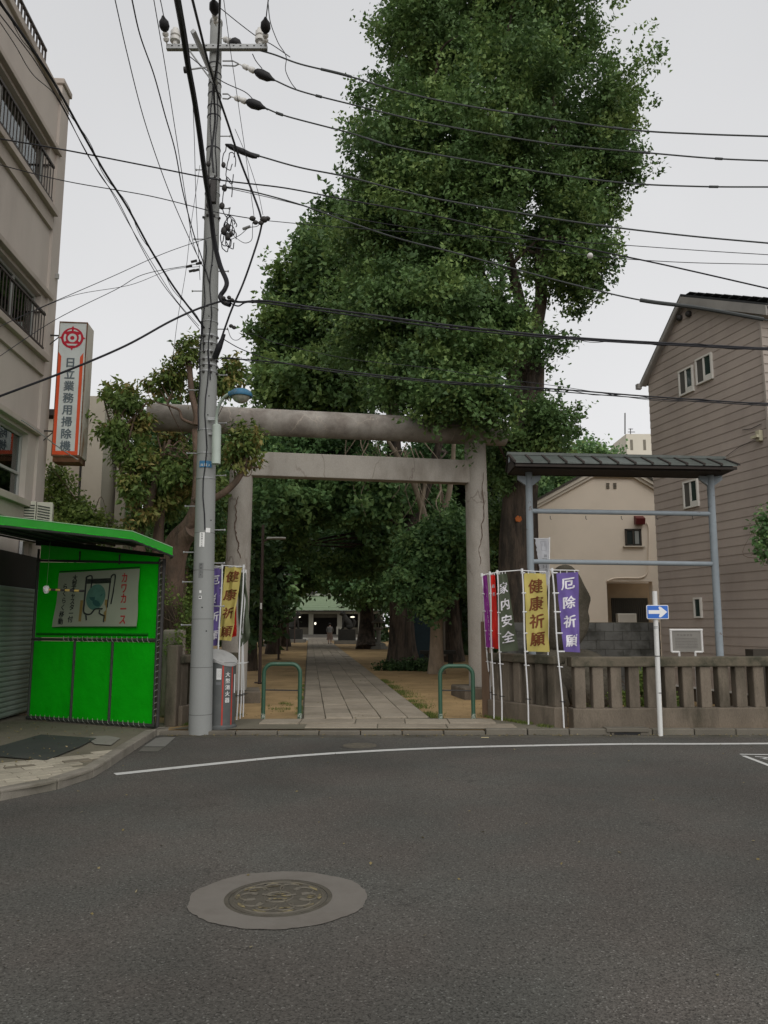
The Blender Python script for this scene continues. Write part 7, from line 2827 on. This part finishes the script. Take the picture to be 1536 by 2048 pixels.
# the big ginkgo right of the torii
b0 = Vector((3.55, 19.2, KZ - .05))
gb = [blob(*q) for q in (
    (990, -70, 18.8, 255, 190, 3.0), (860, 90, 18.4, 128, 160, 2.6), (1075, 85, 18.8, 136, 160, 2.6), (1190, 240, 18.8, 122, 112, 2.4),
    (1000, 270, 17.6, 200, 200, 2.8), (815, 310, 18.0, 152, 140, 2.6), (1182, 370, 18.8, 108, 95, 2.3), (1125, 470, 18.5, 102, 78, 2.2),
    (900, 470, 17.5, 185, 165, 2.7), (765, 470, 18.7, 120, 130, 2.4), (900, 630, 17.2, 155, 120, 2.1), (775, 630, 18.0, 130, 115, 2.2),
    (895, 745, 16.4, 142, 105, 1.5), (930, 812, 15.9, 118, 62, .85, 1.3), (985, 825, 16.1, 50, 56, .8, 1.2), (1000, 690, 17.0, 66, 88, 1.3), (815, 770, 17.0, 94, 66, 1.4),
    (1112, 848, 17.6, 72, 48, 1.1), (1080, 885, 18.0, 52, 36, 1.0), (1175, 548, 18.2, 44, 58, 1.3, 1.2), (1130, 555, 17.8, 58, 46, 1.1, .8), (1090, 690, 18.4, 24, 50, .6, .8),
    (1000, 935, 19.0, 46, 66, 1.1), (1000, 1050, 20.5, 42, 66, 1.1))]
tr1 = [b0, Vector((3.35, 19.2, 1.8)), P(1035, 1100, 19.2), P(1040, 1000, 19.2), P(1050, 900, 19.2), P(1058, 800, 19.1), P(1062, 720, 19.0)]
trA = [P(1062, 740, 19.0), P(1070, 660, 18.8), P(1082, 590, 18.7), P(1080, 500, 18.5), P(1100, 350, 18.4), P(1110, 150, 18.4)]
trB = [P(1058, 780, 19.1), P(1044, 680, 18.9), P(1038, 600, 18.7), P(1020, 520, 18.5), P(1005, 400, 18.3), P(1000, 150, 18.2)]
trC = [P(1052, 840, 19.1), P(1010, 700, 18.7), P(985, 620, 18.5), P(960, 540, 18.3), P(900, 400, 18.0), P(860, 150, 18.0)]
trD = [P(1015, 720, 18.8), P(1000, 610, 18.5), P(1003, 540, 18.4), P(980, 470, 18.4)]
trE = [P(1056, 880, 19.1), P(1075, 850, 18.6), P(1110, 830, 18.0), P(1140, 820, 17.7)]
trF = [P(1050, 920, 19.1), P(1010, 870, 18.2), P(960, 820, 17.2), P(900, 780, 16.9)]
tree('ginkgo_tree', 'huge ginkgo tree with a dense green crown rising over the right end of the torii', 'tree', b0,
     [(tr1, (.52, .34)), (trA, (.24, .05)), (trB, (.22, .05)), (trC, (.2, .04)), (trD, (.11, .03)), (trE, (.09, .03)), (trF, (.11, .03))], M_bark, gb, 330000, L_gink, .088, per=30, bough=8, bsize=.27, seed=3, nbr=34, brr=.05, shoot=.42, spread=.085, seg=22, furrow=.2, shell=.42, rough=.3)
q = P(1037, 1038, 18.75)
orm = part(MB().lathe([(.09, -.01), (.085, .02)], q, 6, axis=(0, -1, .1)), 'bark_patch', mat('orange_patch', (.42, .12, .03), .8, .15, 8), [o for o in bpy.data.objects if o.name == 'ginkgo_tree'][0])

# trees behind the torii, left of and beyond the path
g2 = [blob(*q) for q in ((652, 575, 26, 84, 90, 3.0), (585, 606, 27, 36, 34, 2.2), (700, 490, 27, 60, 55, 2.6), (590, 690, 26, 88, 66, 2.8),
                         (640, 790, 25, 105, 75, 3.0), (740, 690, 26, 110, 140, 3.2), (572, 790, 26, 44, 52, 2.2), (556, 690, 26, 32, 30, 1.6), (700, 600, 25, 80, 90, 2.6), (640, 500, 27, 26, 24, 1.2))]
tree('ginkgo_tree', 'second ginkgo behind the torii whose crown leans left of the big one', 'tree', Vector((-4.9, 27.0, KZ - .05)),
     [([Vector((-4.9, 27, KZ - .05)), Vector((-4.6, 27, 4)), Vector((-3.8, 26.8, 8)), Vector((-3.0, 26.5, 13))], (.42, .08))], M_bark, g2, 120000, L_gink, .15, per=30, bough=7, bsize=.36, seed=8, nbr=50, brr=.07, shoot=.5, spread=.12, shell=.42, rough=.28)
g3 = [blob(*q) for q in ((620, 905, 26, 110, 52, 2.5), (700, 980, 26, 130, 80, 3.0), (575, 990, 25, 80, 90, 2.6), (810, 985, 31, 120, 80, 3.0), (650, 1085, 34, 110, 40, 2.6),
                         (770, 1075, 29, 90, 62, 2.5), (540, 905, 25, 40, 36, 1.8), (880, 915, 31, 70, 50, 2.5), (560, 1080, 27, 50, 50, 2.0), (745, 1000, 24.5, 36, 62, 1.2, 1.2), (700, 1120, 30, 60, 38, 2))]
b3 = G(805, 1335, KZ)
tree('ginkgo_tree', 'old ginkgo with a massive dark furrowed trunk right of the path beyond the torii', 'tree', b3,
     [([b3 - Vector((0, 0, .05)), P(803, 1250, 27.9), P(800, 1100, 27.9), P(790, 950, 27.9), P(780, 700, 27.5)], (.48, .22)), ([P(800, 1100, 27.9), P(860, 950, 27.5), P(900, 800, 27)], (.28, .08)), ([P(798, 1050, 27.9), P(740, 900, 27.2), P(690, 780, 27)], (.26, .08))],
     M_bark, g3, 150000, L_dark, .14, per=30, bough=7, bsize=.36, seed=12, nbr=60, brr=.07, shoot=.5, spread=.12, shell=.45, rough=.28, furrow=.35, seg=28)
# pale forked tree
b4 = G(872, 1345, KZ)
g4 = [blob(*q) for q in ((900, 1105, 24, 60, 55, 1.8), (835, 1165, 23.6, 55, 26, 1.3), (845, 1110, 23.5, 36, 30, 1.1), (860, 1210, 23.6, 30, 14, .7))]
tree('tree', 'young tree with a pale forked trunk just beyond the right torii pillar', 'tree', b4,
     [([b4 - Vector((0, 0, .05)), P(873, 1250, 24.6), P(874, 1150, 24.6), P(868, 1060, 24.6)], (.23, .15)),
      ([P(870, 1090, 24.6), P(850, 1040, 24.4), P(842, 1010, 24.3), P(826, 965, 24.2), P(800, 920, 24), P(775, 880, 23.8)], (.15, .05)),
      ([P(842, 1012, 24.3), P(850, 970, 24.2), P(852, 930, 24)], (.08, .04)),
      ([P(873, 1080, 24.6), P(885, 1030, 24.5), P(898, 985, 24.4), P(905, 930, 24.3), P(908, 880, 24.2), P(915, 830, 24)], (.13, .05)),
      ([P(890, 1020, 24.5), P(882, 980, 24.5), P(875, 940, 24.5)], (.06, .03))], M_barkp, g4, 26000, L_dark, .12, per=36, seed=15, nbr=12, brr=.03, shoot=.45, spread=.1, furrow=.1)
# bare twigs under the canopy
tw_ = MB()
rb = random.Random(31)
for i in range(60):
    u, v = rb.uniform(690, 860), rb.uniform(870, 960)
    s = P(u, v, 24.5 + rb.uniform(-1, 1))
    e = s + Vector((rb.uniform(-.7, .7), rb.uniform(-.3, .3), rb.uniform(-1.6, -.4)))
    mid = s.lerp(e, .5) + Vector((rb.uniform(-.25, .25), 0, rb.uniform(-.1, .2)))
    tw_.tube(spline([s, mid, e], 4), [.02, .018, .016, .014, .012, .011, .010, .009, .008], 4, caps=False)
part(tw_, 'dead_twigs', M_barkp, [o for o in bpy.data.objects if o.get('label', '').startswith('young tree with a pale')][0], clean=False)

# trunks further down the path
b5 = G(733, 1297, KZ)
g5 = [blob(*q) for q in ((745, 1120, 50, 70, 55, 4), (700, 1080, 50, 90, 60, 5), (800, 1130, 48, 70, 60, 4), (735, 1172, 48, 40, 16, 2.5))]
tree('tree', 'large dark trunk between the stone lantern and the path', 'tree', b5,
     [([b5 - Vector((0, 0, .05)), P(733, 1220, 52), P(728, 1150, 52), P(720, 1000, 52)], (.52, .3))], M_bark, g5, 30000, L_dark, .24, per=30, seed=19, nbr=12, brr=.12, shoot=.8, spread=.2, furrow=.3)
b6 = G(567, 1292, KZ)
g6 = [blob(*q) for q in ((570, 1130, 52, 60, 50, 4), (520, 1120, 46, 50, 60, 4), (600, 1130, 55, 50, 40, 3), (545, 1195, 40, 24, 16, 1.5))]
tree('tree', 'dark trunk left of the path behind the second lamp post', 'tree', b6,
     [([b6 - Vector((0, 0, .05)), P(567, 1220, 55), P(570, 1150, 55), P(575, 1000, 55)], (.42, .25))], M_bark, g6, 26000, L_dark, .24, per=30, seed=22, nbr=10, brr=.12, shoot=.8, spread=.2)
b7 = Vector((2.9, 33.0, KZ))
g7 = [blob(*q) for q in ((930, 1090, 34, 80, 90, 3.5), (880, 1000, 36, 90, 90, 4), (1010, 1060, 33, 60, 110, 3), (960, 960, 34, 70, 60, 3))]
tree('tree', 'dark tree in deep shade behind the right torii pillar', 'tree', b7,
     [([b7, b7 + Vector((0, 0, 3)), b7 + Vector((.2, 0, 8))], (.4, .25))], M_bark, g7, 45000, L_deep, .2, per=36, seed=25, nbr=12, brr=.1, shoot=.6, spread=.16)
b8 = Vector((-7.5, 29.0, KZ))
g8 = [blob(*q) for q in ((500, 1160, 28, 50, 90, 2.4), (470, 1020, 30, 60, 90, 3), (500, 1050, 27, 45, 70, 2.4), (420, 1080, 31, 60, 110, 3), (510, 1240, 24, 24, 40, 1.2), (505, 1120, 22, 16, 60, .8))]
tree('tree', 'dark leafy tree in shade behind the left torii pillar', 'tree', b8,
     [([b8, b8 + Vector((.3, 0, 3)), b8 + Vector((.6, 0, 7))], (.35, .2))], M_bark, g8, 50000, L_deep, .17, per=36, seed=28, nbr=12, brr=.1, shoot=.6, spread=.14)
b9 = Vector((7.0, 31, KZ))
g9 = [blob(*q) for q in ((1105, 975, 31, 70, 46, 2.6), (1150, 935, 33, 60, 30, 2.4), (1050, 985, 30, 40, 70, 2.5), (1190, 925, 34, 30, 16, 1.6), (1075, 1050, 30, 30, 60, 2))]
tree('tree', 'leafy green tree rising behind the roof of the beige house', 'tree', b9,
     [([b9, b9 + Vector((0, 0, 4)), b9 + Vector((.1, 0, 7))], (.3, .12))], M_bark, g9, 30000, L_dark, .15, kind='oval', per=36, seed=33, nbr=12, brr=.06, shoot=.5, spread=.14)

# solid far wood closing the grounds behind and beside the path
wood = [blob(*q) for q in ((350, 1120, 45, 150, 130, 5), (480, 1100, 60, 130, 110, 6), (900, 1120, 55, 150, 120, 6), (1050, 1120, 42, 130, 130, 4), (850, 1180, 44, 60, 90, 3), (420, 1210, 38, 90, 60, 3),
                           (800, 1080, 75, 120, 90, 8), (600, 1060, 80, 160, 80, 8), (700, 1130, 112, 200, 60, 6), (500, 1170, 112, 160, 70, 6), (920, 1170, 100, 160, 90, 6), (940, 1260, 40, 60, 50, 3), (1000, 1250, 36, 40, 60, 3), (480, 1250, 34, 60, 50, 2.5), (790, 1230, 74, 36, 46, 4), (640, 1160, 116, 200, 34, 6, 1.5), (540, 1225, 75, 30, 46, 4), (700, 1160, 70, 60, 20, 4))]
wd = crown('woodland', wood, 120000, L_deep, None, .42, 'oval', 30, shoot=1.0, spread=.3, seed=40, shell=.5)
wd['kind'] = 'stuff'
# far trunks in the wood
for i, (u, Yk, r_, lab) in enumerate(((905, 36, .33, 'slim dark trunk in the shade just right of the pale forked tree'), (925, 44, .4, 'dark trunk in the deep shade nearest to the right torii pillar'), (845, 40, .32, 'dark trunk half hidden by the old ginkgo'), (548, 42, .3, 'thin dark trunk left of the path beside the first lantern'), (498, 36, .33, 'dark trunk by the left torii pillar'))):
    c = P(u, 1200, Yk)
    bb = Vector((c.x, Yk, KZ - .05))
    o = thing('tree', lab, 'tree', bb, 'trunks in the shaded wood')
    part(MB().tube([bb + Vector((.1 * math.sin(k), 0, k * 1.1)) for k in range(10)], [r_ * (1.3 if k == 0 else 1 - .03 * k) for k in range(10)], 14, furrow=.3, seed=i), 'trunk', M_bark, o, smooth=True, clean=False, ang=80)

# dark blue tarp shed glimpsed between trunks
c = P(835, 1270, 30.5)
sd_ = thing('shed', 'small dark blue sheet-covered shed glimpsed between the two trunks right of the path', 'shed', (c.x, 31, KZ))
part(MB().box(c.x - .45, 30.5, KZ, c.x + .5, 32, 2.5), 'tarp_wall', mat('dark_blue_tarp', (.02, .04, .052), .6, .15, 3), sd_)
for k in range(6):
    part(MB().box(c.x + .52 + k * .1, 30.6, KZ + .3, c.x + .60 + k * .1, 30.66, 2.6), 'board', mat('weathered_board', (.16, .14, .115), .9, .2) if k == 0 else MATS['weathered_board'], sd_)
bn = thing('bench', 'low stone bench in the shade behind the pale forked trunk', 'bench', (c.x + .9, 28.5, KZ))
part(MB().box(c.x + .0, 28.3, .55, c.x + 1.3, 28.8, .68), 'seat', M_ston, bn)
for xx in (.15, 1.05):
    part(MB().box(c.x + xx, 28.35, KZ, c.x + xx + .15, 28.75, .549), 'leg', M_ston, bn)

# ------------------------------------------------------------------ pruned tree at the left
bL = Vector((-4.15, 14.3, KZ - .03))
gl = [blob(*q) for q in ((246, 800, 14.4, 55, 42, .55), (226, 865, 14.3, 34, 52, .5), (270, 815, 14.6, 24, 30, .4), (268, 865, 14.6, 34, 36, .45), (315, 925, 14.6, 20, 22, .3), (265, 905, 14.3, 34, 34, .4), (300, 950, 14.3, 52, 48, .5),
                         (345, 940, 14.0, 40, 34, .45), (265, 985, 14.1, 36, 40, .45), (275, 1040, 14.0, 28, 32, .35), (330, 985, 14.8, 40, 50, .5), (365, 985, 15.0, 34, 40, .5), (385, 930, 14.2, 20, 22, .3), (345, 885, 16.9, 34, 24, .45), (320, 1020, 14.9, 30, 32, .4))]
tree('pruned_tree', 'pruned evergreen with bronze young leaves standing behind the green shelter', 'tree', bL,
     [([bL, P(278, 1180, 14.3), P(278, 1110, 14.3), P(272, 1040, 14.3), P(268, 960, 14.3), P(250, 880, 14.3)], (.19, .05)), ([P(275, 1070, 14.3), P(300, 1000, 14.3), P(320, 930, 14.2), P(340, 880, 14.2)], (.10, .03)),
      ([P(272, 1030, 14.3), P(240, 930, 14.3), P(225, 850, 14.3)], (.07, .02)), ([P(320, 1150, 14.8), P(316, 1080, 14.8), P(325, 1000, 14.8), P(340, 900, 14.8)], (.15, .04))], M_barkb, gl, 10000, L_brn, .12, kind='long', per=16, bough=5, bsize=.09, seed=51, nbr=34, brr=.022, shoot=.22, spread=.055, shell=.6)
bM = Vector((-3.92, 14.9, KZ - .03))
gm = [blob(*q) for q in ((378, 708, 14.4, 26, 26, .32), (350, 745, 14.4, 20, 12, .2), (345, 762, 14.6, 30, 14, .3), (398, 785, 15.2, 22, 15, .25), (450, 762, 14.4, 34, 28, .35), (468, 745, 14.4, 16, 24, .2), (492, 893, 13.6, 27, 32, .3, 1.6), (468, 915, 13.6, 16, 24, .2), (310, 770, 14.8, 18, 14, .2), (418, 970, 15.0, 20, 26, .3), (380, 930, 15.2, 26, 30, .3))]
tree('pruned_tree', 'heavily pruned tree with a thick bent limb crossing in front of the left torii pillar', 'tree', bM,
     [([bM, P(345, 1230, 14.6), P(347, 1140, 14.4), P(362, 1085, 14.2), P(385, 1060, 14.0)], (.27, .16)),
      ([P(335, 1110, 14.4), P(352, 1075, 14.2), P(378, 1045, 14.0), P(392, 1005, 13.9), P(395, 930, 14.0), P(390, 860, 14.2)], (.17, .06)),
      ([P(388, 1000, 13.9), P(410, 1002, 13.7), P(440, 990, 13.6), P(470, 965, 13.6), P(487, 935, 13.6), P(492, 905, 13.6)], (.075, .05)),
      ([P(392, 850, 14.1), P(393, 830, 14.1), P(384, 790, 14.2), P(380, 745, 14.3), P(378, 720, 14.4)], (.065, .05)),
      ([P(392, 850, 14.1), P(365, 838, 14.2), P(358, 820, 14.3), P(335, 808, 14.4), P(345, 785, 14.5)], (.035, .015)),
      ([P(395, 800, 14.3), P(425, 780, 14.4), P(450, 770, 14.4)], (.035, .015))], M_barkb, gm, 6500, L_brn, .115, kind='long', per=16, seed=55, nbr=22, brr=.015, shoot=.2, spread=.05, shell=.6)
# darker evergreen filling behind them
bD = Vector((-4.6, 17.6, KZ))
gd = [blob(*q) for q in ((360, 970, 17.5, 50, 90, .9), (320, 920, 17.8, 50, 60, .8), (340, 850, 17.8, 36, 50, .6), (400, 1030, 17, 40, 60, .7), (340, 1080, 17.4, 60, 60, .8), (425, 900, 18.5, 22, 60, .8))]
tree('evergreen_tree', 'dark green tree filling the gap between the pruned trees and the cream building', 'tree', bD,
     [([bD, bD + Vector((0, 0, 2.5)), bD + Vector((.2, 0, 5.4))], (.16, .06))], M_barkb, gd, 24000, L_dark, .10, kind='oval', per=30, seed=58, nbr=20, brr=.03, shoot=.35, spread=.09)
bS = Vector((-3.6, 18.6, KZ))
gs = [blob(*q) for q in ((372, 1150, 18.5, 50, 80, .8), (440, 1100, 19.5, 34, 110, .8), (350, 1230, 17.5, 40, 60, .7), (440, 1010, 20, 26, 60, .8))]
tree('shrub', 'tall yellowish green shrubs behind the stone fence between the pole and the left pillar', 'shrub', bS,
     [([bS, bS + Vector((0, 0, 1.5)), bS + Vector((.1, 0, 3))], (.07, .03))], M_barkb, gs, 30000, L_yel, .075, kind='oval', per=26, seed=61, nbr=24, brr=.02, shoot=.3, spread=.09)
bA = Vector((-6.0, 15.5, KZ))
ga = [blob(*q) for q in ((125, 1030, 15.5, 26, 28, .45), (150, 1055, 15.2, 40, 34, .45), (112, 975, 15.6, 14, 40, .3), (205, 1060, 15.5, 36, 18, .4, .35), (100, 1050, 15.4, 16, 34, .3))]
tree('shrub', 'light green shrub beside the air conditioner behind the green canopy', 'shrub', bA,
     [([bA, bA + Vector((0, 0, 2)), bA + Vector((.05, 0, 3.6))], (.05, .02))], M_barkb, ga, 9000, L_yel, .075, kind='oval', per=16, seed=64, nbr=20, brr=.012, shoot=.25, spread=.06)
bW = G(356, 1420, KZ)
gw = [blob(*q) for q in ((372, 1262, 13.8, 14, 30, .25), (348, 1296, 13.15, 16, 14, .15), (378, 1230, 14, 16, 40, .3), (365, 1300, 13.8, 18, 20, .3), (330, 1185, 13.6, 12, 14, .2))]
tree('shrub', 'small leafy weeds climbing round the granite block behind the left fence', 'shrub', Vector((-3.7, 13.7, KZ)),
     [([Vector((-3.7, 13.7, KZ)), Vector((-3.7, 13.7, .8)), Vector((-3.65, 13.7, 1.6))], (.03, .012))], M_barkb, gw, 1700, L_yel, .06, kind='oval', per=14, seed=66, nbr=14, brr=.008, shoot=.2, spread=.05)
# sprigs at the right edge
bR = P(1560, 1100, 12.6)
grr = [blob(*q) for q in ((1530, 1052, 12.6, 20, 18, .2), (1532, 1100, 12.6, 16, 16, .15), (1555, 1080, 12.6, 24, 50, .3))]
tree('shrub', 'leafy branch tips reaching in at the right edge above the stone fence', 'shrub', Vector((bR.x, 12.75, KZ)),
     [([Vector((bR.x, 12.75, KZ)), Vector((bR.x, 12.7, 1.4)), Vector((bR.x - .02, 12.6, 2.7))], (.03, .01))], M_barkb, grr, 1300, L_dark, .07, kind='oval', per=12, seed=68, nbr=10, brr=.006, shoot=.15, spread=.04)
# plants behind the right fence
for i, (u, v, Yk, ru, rv, n_, lab) in enumerate(((1283, 1390, 13.2, 13, 45, 1500, 'tall leafy weed growing behind the stone fence in front of the block wall'), (1240, 1400, 13.0, 12, 16, 500, 'low yellow green tuft behind the stone fence left of the one-way sign pole'),
                                             (1352, 1412, 13.0, 10, 12, 350, 'low green tuft behind the stone fence right of the one-way sign pole'), (1176, 1422, 12.2, 6, 6, 140, 'tiny green weed at the foot of the stone fence near the purple banner'))):
    c = P(u, v, Yk)
    tree('weed', lab, 'plant', Vector((c.x, Yk, KZ)), [([Vector((c.x, Yk, KZ)), Vector((c.x, Yk, KZ + .15)), Vector((c.x + .02, Yk, max(.3, c.z)))], (.012, .006))], M_barkb, [blob(u, v, Yk, ru, rv, .12)], n_, L_yel, .05, kind='oval', per=10, seed=70 + i, nbr=5, brr=.005, shoot=.1, spread=.04)
# ivy strip at the foot of the old ginkgo, grass and moss by the path
iv = crown('ground_ivy', [blob(810, 1333, 26.9, 50, 4, .4), blob(850, 1336, 26.6, 16, 3, .3)], 2600, L_deep, None, .09, 'oval', 14, shoot=.12, spread=.08, seed=81)
iv['kind'] = 'stuff'
gv = []
rgm = np.random.default_rng(5)


def tufts(name, pts, n, h, m, seed):
    r = np.random.default_rng(seed)
    V = np.empty((n, 4, 3))
    c = pts
    a = r.random(n) * 6.283
    d = np.stack([np.cos(a), np.sin(a), np.zeros(n)], 1)
    hh_ = h * (.5 + r.random(n))
    lean = r.normal(size=(n, 3)) * .35
    lean[:, 2] = 1
    V[:, 0] = c - d * .004
    V[:, 1] = c + d * .004
    V[:, 2] = c + lean * hh_[:, None] + d * .001
    V[:, 3] = c + lean * hh_[:, None] - d * .001
    o = fast_quads(name, V, r.random(n), m, None, (0, 0, 0))
    o['kind'] = 'stuff'
    return o


pts_ = []
O3 = np.array(O_P)
for i in range(7000):
    s = rgm.random() ** 1.2 * 9
    side = rgm.random()
    if side < .6:
        off = PW + abs(rgm.normal()) * (.10 + .09 * math.exp(-((s - 4) / 2.5) ** 2)) + .02
        if noise.noise(Vector((s * 1.3, 1, 0))) < -.05:
            continue
    else:
        off = -abs(rgm.normal()) * .06 - .02
        if noise.noise(Vector((s * 1.5, 9, 0))) < .1:
            continue
    p = O_P + DIRP * s + PRP * off
    pts_.append((p.x, p.y, KZ - .015))
# along fence feet and pillars
for i in range(3500):
    t_ = rgm.random()
    k = i % 3
    if k == 0:
        p = LB.lerp(LA, t_) + Vector((.2 + .04 * rgm.normal(), -.12 + .05 * rgm.normal(), 0))
    elif k == 1:
        p = FL.lerp(FC, t_) + Vector((-.22 + .05 * rgm.normal(), -.05 + .04 * rgm.normal(), 0))
    else:
        p = Vector((-2.2 + rgm.random() * .5, 14.0 + rgm.random() * 1.5, 0))
        if noise.noise(Vector((p.x * 4, p.y * 4, 3))) < .1:
            continue
    if noise.noise(Vector((p.x * 3, p.y * 3, 0))) > -.1:
        pts_.append((p.x, p.y, KZ - .015))
pts_ = np.array(pts_)
tufts('grass', pts_, len(pts_), .035, leafmat('grass_blade', (.05, .08, .02), (.11, .15, .03), (.20, .24, .06), .25), 3)
# fallen leaves, twigs and grit
lt_ = []
rl = np.random.default_rng(12)
cs = []
for i in range(1500):
    cs.append((rl.uniform(-6, 4), 12.9 + rl.random() ** 1.5 * 22, KZ + .012))
for i in range(260):
    cs.append((rl.uniform(-5.8, -3.6), rl.uniform(8.5, 13), SWZ + .012))
for i in range(500):
    cs.append((rl.uniform(-3.2, 9), 11.58 - abs(rl.normal()) * .05, .012))
for i in range(110):
    cs.append((rl.uniform(-3, 5), rl.uniform(3, 11.4), .008))
C = np.array(cs)
D = np.tile(np.array([0, 0, 3.0]), (len(C), 1))
V, lv = leaf_quads(C, D, .028, 'oval', np.full(len(C), .5), rl)
fl = fast_quads('fallen_leaves', V, lv, leafmat('dry_leaf', (.07, .055, .025), (.20, .16, .07), (.42, .38, .28), .1), None, (0, 0, 0))
fl['kind'] = 'stuff'
